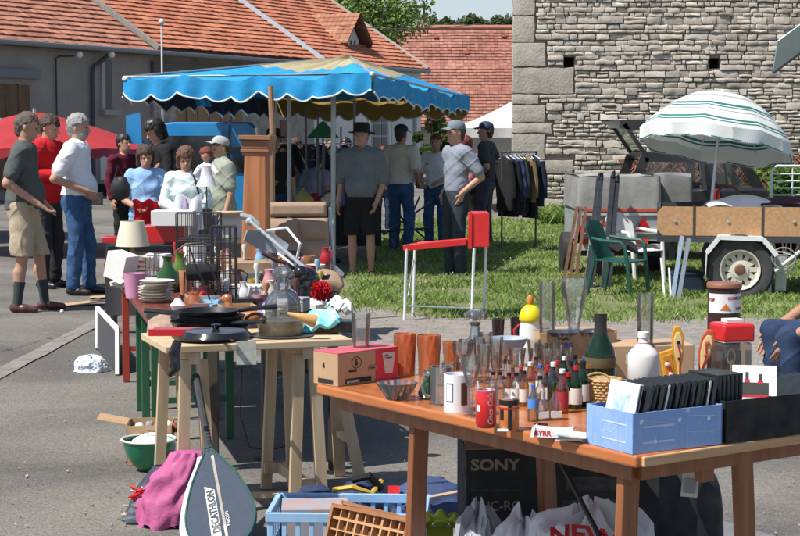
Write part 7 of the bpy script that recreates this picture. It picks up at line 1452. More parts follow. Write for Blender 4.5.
m = MB(); m.box((.48, -.002, Hs*.55), (.30, .003, Hs*.5)); m.build('picture_panel', M('carton_pic', (.035, .03, .027), rough=.6), t); m = MB(); m.box((.48, -.004, Hs*.74), (.22, .003, .05)); m.box((.40, -.004, Hs*.5), (.09, .003, .12)); m.box((.56, -.004, Hs*.5), (.09, .003, .12)); m.build('picture_detail', M('carton_pic2', (.07, .06, .05), rough=.5, var=.5, scale=30), t)
BAGW = M('bag_white', (.58, .58, .60), rough=.45, var=.05); BAGG = M('bag_grey', (.36, .37, .40), rough=.4)
def bagpile(lab, px, py_top, Y, w_, h, seed, mat, name='plastic_bag', depth=.3, txt=None, am=1):
    p = D(px, py_top, Y); t = thing(name, lab, 'plastic bag', (p.x, Y, 0)); m = MB(); H = p.z+.0
    def f(u, v):
        a = 2*pi*u; k = 1+.22*mnoise.noise(Vector((cos(a)*2.2, sin(a)*2.2, v*3+seed)))-.22*am*abs(mnoise.noise(Vector((cos(a)*4, sin(a)*4, v*5+seed))))+.05*mnoise.noise(Vector((cos(a)*16, sin(a)*16, v*20))); r = (1-v**5)*(1-.25*v)*.97+.03
        return (w_/2*r*cos(a)*k, depth/2*r*sin(a)*k, H*(1-(1-v)**1.5)+.06*am*mnoise.noise(Vector((cos(a)*3+seed, sin(a)*3, v*4)))*v+(.05*abs(sin(a*2+seed))**4 if .6 < v < .95 and am == 1 else 0))
    m.grid(f, 110, 44); m.build('bag_film', mat, t, smooth=25)
    if txt:
        T_ = text(txt, .095, CR, t, (0, 0, 0), rot=(0, 0, 0), bold=.003, ext=.001)
        for v in T_.data.vertices: x, y = v.co.x, v.co.y; v.co = Vector((-.16+x, -depth/2-.012+.05*sin(x*20), .325+y*.9))
        T_.rotation_euler = (0, 0, 0)
    return t
bagpile('grey plastic bag with pointed corner left before the stereo carton', 478, 514, 5.9, .20, .4, 1, BAGG); bagpile('pale plastic bag in the middle before the stereo carton', 524, 524, 5.75, .30, .4, 4, BAGW); bagpile('white plastic bag with red letters before the stereo carton', 592, 511, 5.6, .52, .4, 8, BAGW, txt='NEW', depth=.36)
p = D(440, 522, 6.3); m = MB(); m.grid(lambda u, v: (-.08+.16*u, -.05+.1*v, p.z+.03*sin(u*9)*sin(v*7)+.02*sin(pi*u)), 12, 8, th=.01); m.box((0, .04, p.z/2-.01), (.1, .06, p.z-.03)); item('yellow_green_cloth', 'crumpled yellow-green cloth at the foot of the front table', 'cloth', (p.x, 6.3, 0), m, M('lime_cloth', (.45, .55, .06), rough=.8))
# ground sheet and dark bag behind right legs
p = G(735, 540); m = MB(); m.grid(lambda u, v: (-.55+.75*u, -.3+.9*v, .012+.012*N3(u*4, v*4)), 14, 12, th=.01); item('grey_ground_mat', 'grey mat lying on the ground under the right end of the front table', 'mat', (p.x, p.y-.1, 0), m, M('mat_grey', (.15, .15, .155), rough=.9, var=.15), rz=.5)
p = D(672, 500, 6.4); t = thing('black_holdall', 'black holdall with white tag under the right end of the front table', 'bag', (p.x, 6.4, 0), .1); m = MB()
def bagf(u, v): a = 2*pi*u; sq = lambda c_: (abs(c_)**.5)*(1 if c_ > 0 else -1); e = 1-.25*v**3; return (.19*sq(cos(a))*e, .12*sq(sin(a))*e, .38*(1-(1-v)**1.5))
m.grid(bagf, 40, 12); m.grid(lambda u, v: (lambda b_: (b_[0]*(1-v), b_[1]*(1-v), b_[2]+.01*v))(bagf(u, 1)), 40, 2); m.build('bag_body', M('nylon_black', (.015, .017, .02), rough=.6, bump=.3, bscale=20), t); m = MB(); m.tube([(-.1, -.1, .36), (-.06, -.1, .46), (.06, -.1, .46), (.1, -.1, .36)], .01, 6); m.build('handle', DARK, t)
q = D(690, 485, 5.2); m = MB(); m.box((0, 0, 0), (.052, .003, .075), ry=.08); item('price_card', 'white price card hanging under the table edge between the right legs', 'card', q, MB().box((0, 0, 0), (.052, .003, .075), ry=.08).box((.018, .003, .045), (.03, .002, .03)), PAPR); q2 = D(690, 486, 5.19); item('price_label', 'grey printed square on the white price card', 'label', q2, MB().box((0, 0, 0), (.036, .001, .045), ry=.08), M('label_grey', (.28, .30, .34)))
# ================================================================ LEFT TABLE GROUP
def G75(px, py): return G(px, py, .75)
e0, e1 = G75(150, 322), G75(108, 268); ed = (e1-e0).normalized(); er = Vector((ed.y, -ed.x, 0)); rzE = atan2(er.y, er.x)
GRN = M('leg_green', (.02, .10, .045), rough=.5); MAR = wood('maroon_wood', (.12, .025, .018), (.20, .05, .03), 'Y', 4, .4, coat=.2); REDL = M('leg_red', (.35, .04, .02), rough=.6)
def beer_table(lab, yA, yB, frames, lm):
    # origin on left edge at depth yA
    o = e0+ed*((yA-e0.y)/ed.y); L = (yB-yA)/ed.y; t = thing('beer_table', lab, 'table', (o.x, o.y, 0), rzE)
    m = MB(); m.box((.30, L/2, .735), (.60, L, .028)); m.build('tabletop', MAR, t, smooth=0, bev=.004)
    for k, yf in enumerate(frames):
        l = (yf-yA)/ed.y
        for x in (.10, .50): m = MB(); m.box((x, l, .36), (.045, .03, .72)); m.build('leg', lm[k], t, smooth=0, bev=.003)
        m = MB(); m.box((.30, l, .22), (.40, .02, .03)); m.build('crossbar', lm[k], t, smooth=0)
    m = MB(); m.box((.05, L/2, .705), (.02, L-.1, .04)); m.build('rail', GRN, t, smooth=0)
beer_table('far maroon folding table with lamp and picture frames beside the white-edged panel', 10.0, 12.0, (11.3, 10.1), (REDL, GRN)); beer_table('near maroon folding table with plates and green bottles on green legs', 8.25, 9.96, (9.06, 9.7), (GRN, GRN))
qs = [G75(205, 319), G75(337, 319), G75(303, 264), G75(172, 264)]; o = qs[0]; t = thing('clutter_table', 'dark wooden table of bric-a-brac between the maroon tables and the armchair', 'table', (o.x, o.y, 0)); m = MB(); rel = [q-o for q in qs]
m.add([(q.x, q.y, .731) for q in rel]+[(q.x, q.y, .70) for q in rel], [(0, 1, 2, 3), (7, 6, 5, 4), (0, 4, 5, 1), (1, 5, 6, 2), (2, 6, 7, 3), (3, 7, 4, 0)]); m.build('tabletop', MATS['dark_wood'], t, smooth=0)
for q in rel: m = MB(); m.box((q.x*.92+.03, q.y*.95+.05, .35), (.05, .05, .70)); m.build('leg', MATS['dark_wood'], t)
# --- trestle table
f0, f1 = G75(166, 347), G75(353, 339); fx = (f1-f0).normalized(); fy = Vector((-fx.y, fx.x, 0)); rzF = atan2(fx.y, fx.x); LF = (f1-f0).length
PN = wood('pale_pine', (.46, .33, .19), (.60, .46, .30), 'X', 4, .7); PNZ = wood('pale_pine_leg', (.46, .33, .19), (.60, .46, .30), 'Z', 4, .7)
t = thing('trestle_table', 'pale pine board table on wooden trestles with pans and baskets', 'table', (f0.x, f0.y, 0), rzF)
for k in range(3): m = MB(); m.box((LF/2, .09+k*.182, .735), (LF, .178, .03)); m.build('board', PN, t, smooth=0, bev=.003)
for x0 in (.13, LF-.20):
    tr = MB(); tr.box((x0, .27, .692), (.05, .50, .05)); tr.build('trestle_beam', PNZ, t, smooth=0)
    for (y, dy) in ((.05, -.02), (.48, .02)):
        for s in (-1, 1): m = MB(); m.bar((x0+s*.065, y+dy, 0), (x0+s*.035, y, .685), .048, .03, up=(0, 1, 0)); m.build('leg', PNZ, t, smooth=0)
    for y in (.05, .48): m = MB(); m.box((x0, y, .10), (.16, .025, .05)); m.build('lower_rail', PNZ, t, smooth=0)
m = MB(); m.bar((x0, .06, .10), (x0, .48, .10), .03, .05); m.build('lower_rail', PNZ, t, smooth=0)
m = MB(); m.bar((x0-.25, .1, .06), (x0, .1, .05), .05, .02); m.build('floor_rail', PNZ, t, smooth=0)
# second trestle standing between the tables
p = G(352, 492); t = thing('spare_trestle', 'spare pale wooden trestle standing between the trestle table and front table', 'trestle', p, .1)
for (xa, ya, xb, yb) in ((.05, 0, -.07, .12), (-.03, .4, -.07, .24)): m = MB(); m.bar((xa, ya, 0), (xb, yb, .62), .055, .028, up=(0, 1, 0)); m.build('leg', PNZ, t, smooth=0, bev=.002)
m = MB(); m.bar((-.07, .1, .61), (-.07, .26, .61), .05, .03); m.build('top_rail', PNZ, t, smooth=0); m = MB(); m.bar((.02, .05, .22), (-.05, .38, .22), .03, .03); m.build('cross_rail', PNZ, t, smooth=0)
# dark metal pole + cable under the trestle table
p = G(264, 458); item('metal_post', 'thin dark metal post under the trestle table', 'post', p, MB().tube([(0, 0, 0), (0, 0, .70)], .012, 8).lathe([(.05, 0), (.05, .008), (.001, .01)]), M('dark_tube', (.1, .1, .11)))
p = G(250, 455); m = MB(); m.tube([(.0, 0, .68), (-.04, 0, .45), (-.05, .02, .2), (.0, 0, .04), (.10, -.03, .03), (.2, .0, .05)], .004, 6); item('black_cable', 'black cable hanging down under the trestle table', 'cable', p, m, BKP)
p = G(282, 372); m = MB(); m.box((0, .12, .11), (.26, .22, .22)); m.box((.17, .13, .11), (.06, .2, .2)); item('kraft_parcel', 'plain kraft carton on the road behind the trestle table', 'carton', p, m, KR, bev=.003)
q = D(247, 352, 7.25); m = MB(); m.box((0, 0, 0), (.085, .008, .10)); item('plastic_pouch', 'clear plastic pouch of papers hanging from the trestle table edge', 'pouch', q+Vector((0, -.03, .0)), m, M('pouch', (.40, .41, .36), rough=.2, var=.3, scale=20), rz=.06)
# --------------------------------------------------- things on the trestle table
def P(px, py, z=.75): return G(px, py, z)
FP = M('pan_black', (.014, .014, .015), rough=.35); FPT = M('pan_teal', (.02, .03, .03), rough=.4)
zz = .75
for k, (px, py, r_, lab) in enumerate(((207, 344, .165, 'lowest black frying pan of the stack on the trestle table'), (214, 342, .155, 'second black frying pan from the bottom of the stack'), (204, 342, .15, 'third black frying pan from the bottom of the stack'), (212, 341, .15, 'fourth black frying pan in the stack'), (208, 341, .14, 'top black frying pan of the stack'))):
    p = P(px, py-4, .75); t = thing('frying_pan', lab, 'frying pan', Vector((p.x, p.y, zz)), .3*k-.6, 'stacked frying pans'); m = MB(); m.shell([(r_*.8, 0), (r_*.92, .012), (r_, .034)], .004, n=36); m.build('pan', FP, t)
    a = 2.6 if k % 2 else -.5; m = MB(); m.tube([(r_*cos(a)*.97, r_*sin(a)*.97, .028), ((r_+.08)*cos(a), (r_+.08)*sin(a), .04), ((r_+.17)*cos(a), (r_+.17)*sin(a), .045)], [.008, .011, .012], 8); m.build('handle', BLKP, t); zz += .022
p = P(178, 352, .75); m = MB(); m.tube([(.0, -.02, .04), (-.01, -.05, .0), (.0, -.06, -.06), (-.03, -.05, -.09)], [.02, .025, .02, .012], 8); item('black_strap', 'black strap drooping off the left corner of the trestle table', 'strap', p, m, BLKP)
# flat box items above pans: red tray, black slab
p = P(186, 336, .86); m = MB(); m.box((0, 0, .006), (.26, .20, .012)); m.box((0, -.10, .014), (.26, .012, .026)); item('red_tray', 'red-edged tray lying on the frying pans', 'tray', p+Vector((-.02, .1, 0)), m, CR, rz=.03)
m = MB(); m.lathe([(.0005, .03), (.12, .022), (.135, .0), (.128, .0), (.115, .016), (.0005, .024)], n=36); m.lathe([(.012, .03), (.02, .045), (.0005, .05)], n=12); item('black_pan_lid', 'black domed lid resting on top of the frying pans', 'lid', P(216, 336, .865), m, BLKP)
# round tin, plate, ring
p = P(281, 336); t = thing('metal_tin', 'round pewter tin standing on a dark plate on the trestle table', 'tin', p); m = MB(); r_ = hpx(p, 25); m.lathe([(.0005, 0), (r_, 0), (r_*1.3, .004), (r_*1.3, .008), (.0005, .009)], n=36); m.build('plate', M('plate_dark', (.05, .045, .04), rough=.3), t); m = MB(); m.lathe([(.0005, .01), (r_*.9, .01), (r_*.92, .035), (r_*.95, .05), (r_*.93, .075), (.0005, .078)], n=36); m.build('tin', M('pewter', (.28, .24, .18), rough=.3, metal=.8), t)
p = P(256, 336); m = MB(); r_ = hpx(p, 11); m.tube([(r_*cos(2*pi*k/24), -.01, r_+.004+r_*sin(2*pi*k/24)) for k in range(24)], .007, 7, close=True); m.lathe([(.0005, -.0), (.02, 0), (.02, .004)], (0, .01, .0), 12); item('brass_ring', 'dark brass jar clamp ring standing left of the pewter tin', 'ring', p, m, M('brass_dark', (.16, .10, .03), rough=.3, metal=.8))
# decanter on table
def at_z(px, py_base, z=.75): return G(px, py_base, z)
p = P(283, 328); t = thing('crystal_decanter', 'large square crystal decanter behind the pewter tin', 'decanter', p, .4); w_ = hpx(p, 30); Hd = hpx(p, 62); m = MB()
m.lathe([(.0005, 0), (w_*.62, 0), (w_*.64, Hd*.45), (w_*.5, Hd*.55), (w_*.30, Hd*.62), (w_*.34, Hd*.78), (w_*.28, Hd*.78), (w_*.2, Hd*.6), (w_*.45, Hd*.5), (w_*.55, Hd*.42), (w_*.55, .02), (.0005, .015)], n=8, wob=None); m.build('vessel', CG2, t, smooth=0)
m = MB()
for a in range(8):
    for k in range(5): m.T = Matrix.Rotation(2*pi*(a+.5)/8, 4, 'Z'); m.box((w_*.585, 0, Hd*(.06+.08*k)), (.006, w_*.3, Hd*.04), ry=.6)
m.T = None; m.build('cut_facets', CG, t, smooth=0); m = MB(); m.lathe([(w_*.12, Hd*.74), (w_*.2, Hd*.8), (w_*.38, Hd*.86), (w_*.38, Hd*.92), (w_*.2, Hd), (.0005, Hd)], n=8); m.build('stopper', CG2, t, smooth=0)
# turquoise bag & cone
p = P(314, 334); m = MB(); 
m.grid(lambda u, v: (-.09+.20*u+.02*sin(v*6), -.05+.10*v, .055+.035*sin(pi*u)*sin(pi*v)+.012*sin(u*14+v*9)+.06*u-.05*(1-v)*1), 18, 12, th=.02); item('turquoise_bag', 'crumpled turquoise plastic bag lying right of the pewter tin', 'plastic bag', p, m, M('turquoise', (.16, .50, .58), rough=.4, var=.1), smooth=35)
p = P(306, 328, .80); m = MB(); m.T = Matrix.Rotation(-1.25, 4, 'Y') @ Matrix.Rotation(.3, 4, 'X'); m.lathe([(.03, 0), (.03, .005), (.006, .13), (.0005, .135)], n=20); item('orange_cone', 'small pale orange paper cone lying on the turquoise bag', 'cone', p+Vector((.04, 0, .03)), m, M('cone_orange', (.60, .33, .12), rough=.6))
p = P(332, 333); t = thing('slatted_wooden_box', 'low wooden crate with slats behind the turquoise bag', 'crate', p, .05); w_ = hpx(p, 42); m = MB(); m.box((0, .1, .015), (w_, .16, .03)); [m.box((-w_/2+w_*(k+.5)/14, .018, .03), (w_/22, .01, .04)) for k in range(14)]; m.build('slats', wood('straw', (.35, .22, .10), (.5, .36, .2), 'Z', 10, .8), t, smooth=0)
m = MB(); m.box((0, 0, 0), (.10, .12, .05)); item('black_case_box', 'flat black box right behind the turquoise bag', 'box', P(345, 329, .775)+Vector((0, .05, .01)), m, BLKP, bev=.004)
p = P(339, 310); m = MB(); m.grid(lambda u, v: (-.06+.12*u, -.04+.08*v, .05+.04*sin(pi*u)*sin(pi*v)+.02*sin(u*11+v*7)), 12, 10, th=.03); item('white_paper_bag', 'crumpled white paper bag behind the turquoise bag', 'paper bag', P(339, 316), m, M('paper_white', (.66, .68, .62), rough=.7, var=.1), smooth=30)
# red pompom & black thing
p = D(321, 291, 8.6); t = thing('red_duster', 'fluffy bright red pompom on a dark handle above the clutter', 'duster', (p.x, 8.6, .75)); m = MB(); 
r = random.Random(5)
for i in range(500):
    d = Vector((r.gauss(0, 1), r.gauss(0, 1), r.gauss(0, 1))).normalized(); c = Vector((0, 0, p.z-.75)); m.add([c+d*.02, c+d*.052+Vector((r.uniform(-.01, .01), 0, .008)), c+d*.05-Vector((0, r.uniform(-.01, .01), .008))], [(0, 1, 2)])
m.blob((0, 0, p.z-.75), .04, nu=12, nv=8); m.build('pompom', M('pom_red', (.55, .01, .02), rough=.9), t, smooth=0); m = MB(); m.tube([(0.03, 0, p.z-.75), (.05, 0, .0)], .008, 6); m.build('handle', BLKP, t)
p = D(305, 278, 9.0); t = thing('dark_vacuum_nozzle', 'rounded black appliance behind the red duster', 'appliance', (p.x, 9.0, .75), .3); h = p.z-.75; m = MB(); m.blob((0, 0, h), (.075, .06, .06), .1, 2); m.blob((-.03, -.03, h+.03), .04); m.lathe([(.0005, 0), (.05, 0), (.045, h*.7), (.0005, h)], n=16); m.build('housing', BLKP, t)
# chrome pole diagonal
a, b = D(250, 221, 10.3), D(327, 287, 8.9); t = thing('crutch_pole', 'grey metal pole lying diagonally across the clutter towards the armchair', 'pole', b); m = MB(); m.tube([(0, 0, 0), (a-b)], .012, 10); m.build('tube', STEEL, t); m = MB(); v = a-b; m.tube([v+Vector((-.06, 0, .03)), v+Vector((0, 0, .02)), v+Vector((.05, 0, -.03))], .02, 8); m.blob(v+Vector((.0, 0, .0)), .03); m.build('hand_grip', M('grip_grey', (.35, .37, .38), rough=.4), t)
m = MB(); m.tube([v*.75+Vector((0, 0, .03)), v*.6+Vector((.05, 0, .10)), v*.45+Vector((.06, 0, .06)), v*.45+Vector((.03, 0, -.06)), v*.6+Vector((0, 0, -.05))], .008, 6); m.build('cuff', WL, t)
a = D(265, 247, 10.0); m = MB(); m.grid(lambda u, v_: (-.13+.26*u, .05*sin(u*3), (-.05+.13*v_)*(1-.5*abs(2*u-1))+.02), 12, 6, th=.012); o = item('grey_metal_scoop', 'broad grey metal blade leaning under the diagonal pole', 'blade', a, m, M('blade_grey', (.30, .33, .36), rough=.35, metal=.4), rz=.2); o.rotation_euler = (0, .35, .2)
m = MB(); m.tube([(0, 0, 0), (.08, 0, -.04), (.14, 0, -.06)], [.012, .014, .01], 8); item('dark_handle_tool', 'dark curved tool handle below the grey blade', 'tool', D(262, 253, 9.8), m, M('handle_dark', (.05, .02, .02), rough=.4))
m = MB(); m.box((0, 0, .06), (.22, .18, .14)); item('brown_bundle', 'brown cardboard box under the grey metal blade', 'box', P(247, 287, .75)+Vector((0, .3, 0)), m, KRD, rz=.2, bev=.004)
# violet book + orange duck
p = P(262, 322); t = thing('violet_book', 'violet and white book propped up left of the decanter', 'book', p+Vector((0, .03, 0)), -.35); T_ = Matrix.Rotation(-.45, 4, 'X') @ Matrix.Rotation(.55, 4, 'Y'); m = MB(); m.T = T_; m.box((0, 0, .11), (.11, .022, .20)); m.build('cover', M('violet', (.22, .20, .58), rough=.5), t, bev=.002); m = MB(); m.T = T_; m.box((.008, -.0115, .11), (.075, .003, .15)); m.build('title_panel', PAPR, t)
p = P(242, 326); t = thing('wooden_duck', 'orange-brown carved duck figurine left of the violet book', 'figurine', p, -.4); S_ = SDF((-.13, -.07, -.01), (.13, .07, .17), .004); S_.ell((0, 0, .045), (.085, .04, .036), .02); S_.cap((-.06, 0, .06), (-.075, 0, .115), .024, .016, .02); S_.ell((-.08, 0, .13), (.026, .02, .02), .01); S_.cap((-.1, 0, .127), (-.12, 0, .122), .01, .006, .006); S_.cap((.07, 0, .05), (.11, 0, .065), .02, .006, .02); S_.cap((0, 0, .0), (0, 0, .03), .035, .03, .01); S_.mesh(wood('duck_wood', (.35, .10, .03), (.48, .18, .06), 'X', 5, .25, coat=.6), 'body', t)
# ---------------------------------- wire bottle stand(s)
WR = M('wire_black', (.015, .015, .016), rough=.4)
def wirebox(lab, px0, px1, py0, py1, Y, nx, nz, r=.0035, name='wire_rack', dd=.16, rz=0.05):
    a = D(px0, py1, Y); b = D(px1, py0, Y); z0 = .75; w_, h = b.x-a.x, b.z-z0; t = thing(name, lab, 'rack', (a.x, Y, z0), rz); m = MB()
    for y in (0, dd):
        for i in range(nx+1): x = w_*i/nx; m.tube([(x, y, 0), (x, y, h*(1-.0*i))], r if i not in (0, nx) else r*1.5, 5)
        for k in range(nz+1): z = h*k/nz; m.tube([(0, y, z+.004), (w_, y, z+.004)], r, 5)
    for k in (0, nz): 
        for x in (0, w_): m.tube([(x, 0, h*k/nz+.004), (x, dd, h*k/nz+.004)], r, 5)
    m.build('wire_frame', WR, t); return t, w_, h
wirebox('tall black wire rack standing over the clutter', 212, 235, 228, 312, 9.0, 4, 5); wirebox('black wire basket in the middle of the clutter', 188, 216, 238, 312, 9.2, 5, 7, .0025)
t, w_, h = wirebox('low black wire grid leaning at the back of the clutter', 176, 220, 214, 240, 11.5, 11, 2, .003)
p = D(202, 272, 8.9); t = thing('black_roll', 'short black roll held in the wire basket', 'roll', p, .0); m = MB(); m.T = Matrix.Rotation(pi/2, 4, 'Y'); m.lathe([(.0005, -.08), (.042, -.08), (.045, -.07), (.045, .07), (.042, .08), (.0005, .08)], n=20); m.build('roll', DARK, t); [MB().tube([(s_*.09, 0, 0), (s_*.1, .02, -.14)], .004, 5).build('wire_support', WR, t) for s_ in (-1, 1)]
for i, pts in enumerate(([(183, 262), (190, 248), (197, 270), (204, 282), (210, 300)], [(206, 262), (212, 270), (218, 285), (223, 300)], [(175, 252), (186, 244), (204, 243), (212, 246)])):
    q = [D(x_, y_, 8.8) for x_, y_ in pts]; item('bent_wire', ['black bent wire arching left over the black roll', 'black bent wire right of the black roll', 'black wire hook above the green bottles'][i], 'wire', q[0], MB().tube([v-q[0] for v in q], .005, 6), WR)
# cluster items: (px, ybase, kind ...)
def vase(lab, px, py, h, w_, mat, prof, name='vase', cat='vase', z=.75, gr=None, n=24, smooth=50):
    p = P(px, py, z); H, r = hpx(p, h), hpx(p, w_)/2; m = MB(); m.lathe([(.0005, 0)]+[(a*r, b*H) for a, b in prof]+[(.0005, prof[-1][1]*H)], n=n); return item(name, lab, cat, p, m, mat, gr, smooth=smooth)
PK = M('pot_pink', (.62, .28, .42), rough=.4); p = P(135, 298); m = MB(); r_ = hpx(p, 11); m.shell([(r_*.82, 0), (r_*1.0, hpx(p, 22)), (r_*1.06, hpx(p, 25))], .004, n=28); item('pink_pot', 'pink plastic pot at the left edge of the near maroon table', 'pot', p, m, PK)
GGb = M('green_bottle_glass', (.02, .075, .012), rough=.08, coat=.5)
vase('bulbous green glass bottle on the left behind the plates', 168, 292, 36, 22, GGb, [(.8, 0), (1, .2), (1, .5), (.45, .72), (.38, .9), (.5, 1)], name='green_bottle', cat='bottle'); vase('bulbous green glass bottle on the right behind the plates', 180, 290, 38, 22, M('green_bottle_light', (.10, .17, .02), rough=.08, coat=.5), [(.8, 0), (1, .2), (1, .5), (.45, .72), (.38, .9), (.5, 1)], name='green_bottle', cat='bottle')
for k in range(7):
    p = P(157, 302); r_ = hpx(p, 18); m = MB(); m.shell([(r_*.55, 0), (r_*.62, .006), (r_*(1+jit(.02)), .020)], .004, n=36); item('cream_plate', ('%s cream plate from the bottom of the plate stack' % words[k]) if k else 'bottom cream plate of the stack near the pink pot', 'plate', Vector((p.x+jit(.006), p.y+jit(.006), .75+k*.0165)), m, M('plate_cream', (.66, .62, .52), rough=.25), 'stacked cream plates')
# lamp
p = P(133, 268); t = thing('table_lamp', 'table lamp with cream fabric shade among the picture frames', 'lamp', p); s_ = p.y/1700; m = MB(); z0, z1 = D(133, 246, p.y).z-.75, D(133, 221, p.y).z-.75; m.lathe([(20*s_*.85, z0), (13*s_*.9, z1), (12.6*s_*.9, z1), (20*s_*.85-.004, z0)], n=36, close=True); m.build('lamp_shade', M('shade_cream', (.66, .60, .45), rough=.8, var=.05), t); m = MB(); m.lathe([(.0005, 0), (.05, 0), (.045, .02), (.015, .04), (.03, .08), (.012, .12), (.01, z0+.02), (.0005, z0+.03)], n=20); m.build('lamp_base', M('lamp_brass', (.35, .20, .06), rough=.35, metal=.6), t)
for c_, nm in ((133, ''),): pass
# generic boxes/books/frames on the tables
def bx(lab, px, py, w_, h, dp, mat, rz=0, tilt=0, name='box', cat='box', z=.75, gr=None, dy=0):
    p = P(px, py, z); m = MB(); W_, H, = hpx(p, w_), hpx(p, h); m.box((0, dp/2, H/2), (W_, dp, H)); o = item(name, lab, cat, p+Vector((0, dy, 0)), m, mat, gr, rz=rz, bev=.003); o.rotation_euler = (tilt, 0, rz); return o
c_white = M('card_white', (.70, .69, .66), rough=.7, var=.06); c_or = M('card_orange', (.55, .22, .13), rough=.6, var=.3, scale=12)
p = P(112, 277); t = thing('white_book_set', 'white box with orange printed side tilting off the far table corner', 'box', p, -.5); m = MB(); T_ = Matrix.Rotation(.25, 4, 'Y'); m.T = T_; m.box((.02, .05, .075), (.15, .14, .17)); m.build('box', c_white, t, bev=.003); m = MB(); m.T = T_; m.box((-.057, .05, .075), (.004, .13, .165)); m.build('printed_side', c_or, t)
MIS = [('folded cream cloth behind the lamp', 150, 262, 26, 8, .12, (.55, .48, .38), 'cloth'), ('orange tin left of the lamp base', 120, 272, 15, 16, .10, (.55, .28, .08), 'tin'), ('dark brown book under the lamp shade', 143, 276, 30, 6, .16, (.14, .06, .04), 'book'), ('pale pink book beside the pink pot', 145, 284, 26, 5, .14, (.60, .38, .42), 'book'), ('cream napkin pile left of the pink pot', 122, 288, 20, 9, .12, (.62, .58, .50), 'napkins'), ('glossy white tissue box right of the lamp', 156, 268, 20, 14, .1, (.70, .70, .70), 'box'), ('dark green tray below the wire basket', 172, 318, 50, 5, .14, (.03, .07, .06), 'tray'), ('terracotta pot left of the wire basket', 186, 300, 14, 30, .09, (.42, .18, .10), 'pot'), ('cream basin front of the clutter', 205, 306, 40, 12, .14, (.62, .56, .45), 'basin'), ('white box beside the tall wire rack', 246, 300, 36, 14, .16, (.68, .66, .62), 'box'), ('wooden tray of knives in the clutter', 240, 312, 34, 6, .14, (.40, .26, .14), 'tray'), ('light blue notebook near the duck', 228, 318, 24, 5, .12, (.30, .42, .55), 'notebook'), ('white enamel dish behind the decanter', 270, 300, 22, 10, .12, (.70, .70, .68), 'dish'), ('dark wicker box left of the armchair', 292, 300, 26, 16, .14, (.12, .07, .04), 'box'), ('grey toaster behind the decanter', 293, 312, 22, 14, .1, (.30, .31, .32), 'toaster'), ('cream radio behind the wire basket', 205, 284, 30, 18, .12, (.58, .50, .38), 'radio'), ('white ceramic tub at the left of the wire racks', 195, 272, 24, 26, .12, (.70, .70, .66), 'tub'), ('tan shoebox at the back of the clutter', 228, 276, 30, 16, .16, (.40, .27, .15), 'shoebox'), ('white plastic basin at the back of the clutter', 240, 284, 44, 12, .18, (.68, .68, .64), 'basin'), ('red tin behind the wire grid', 181, 262, 14, 12, .1, (.5, .03, .03), 'tin'), ('yellow paperback among the back clutter', 214, 268, 18, 6, .12, (.55, .42, .08), 'book')]
for i, (lab, px, py, w_, h, dp, c_, kd) in enumerate(MIS):
    mm = M('misc_%d' % i, c_, rough=.6, var=.12, scale=14); rz = .35*sin(i*2.1); nm = kd.replace(' ', '_')
    if kd in ('pot', 'tub', 'basin', 'dish', 'tin'):
        p = P(px, py); H, r_ = hpx(p, h), hpx(p, w_)/2; m = MB()
        m.shell([(r_*.75, 0), (r_*.9, H*.5), (r_, H)], .004, n=28, sy=.8) if kd != 'tin' else m.lathe([(.0005, 0), (r_, 0), (r_, H), (r_*.9, H+.004), (.0005, H+.004)], n=24); item(nm, lab, kd, p, m, mm, smooth=50)
    else:
        p = P(px, py); W_, H = hpx(p, w_), hpx(p, h); m = MB()
        if kd in ('book', 'notebook'): m.box((0, dp/2, H/2), (W_, dp, H)); t = thing(nm, lab, 'book', p, rz); m.build('cover', mm, t, smooth=0); m = MB(); m.box((.004, dp/2-.002, H/2), (W_-.002, dp+.001, H*.7)); m.build('pages', PAPR, t, smooth=0)
        elif kd in ('cloth', 'napkins'): m.grid(lambda u, v: (W_*(u-.5), dp*v, H*(.6+.4*sin(pi*u)*sin(pi*v))+.006*sin(u*12+v*5)), 14, 8, th=H*.5); item(nm, lab, kd, p, m, mm, rz=rz)
        elif kd == 'tray': m.box((0, dp/2, H*.2), (W_, dp, H*.4)); [m.box((x, dp/2, H/2), (.008, dp, H)) for x in (-W_/2, W_/2)]; [m.box((0, y, H/2), (W_, .008, H)) for y in (0, dp)]; item(nm, lab, kd, p, m, mm, rz=rz, smooth=0)
        else: m.box((0, dp/2, H*.42), (W_, dp, H*.84)); m.box((0, dp/2, H*.92), (W_*1.03, dp*1.03, H*.16)); item(nm, lab, kd, p, m, mm, rz=rz, bev=.004, smooth=0)
r = random.Random(21); CN = [('ivory', (.62, .58, .48)), ('cherry red', (.42, .02, .03)), ('sky blue', (.25, .42, .6)), ('dark brown', (.09, .04, .025)), ('silver grey', (.4, .41, .42)), ('mustard', (.5, .34, .06)), ('white', (.7, .7, .68)), ('black', (.02, .02, .02)), ('rose', (.55, .25, .28)), ('copper', (.4, .17, .08))]
KN = ['cup', 'candlestick', 'ashtray', 'jug', 'paperback']
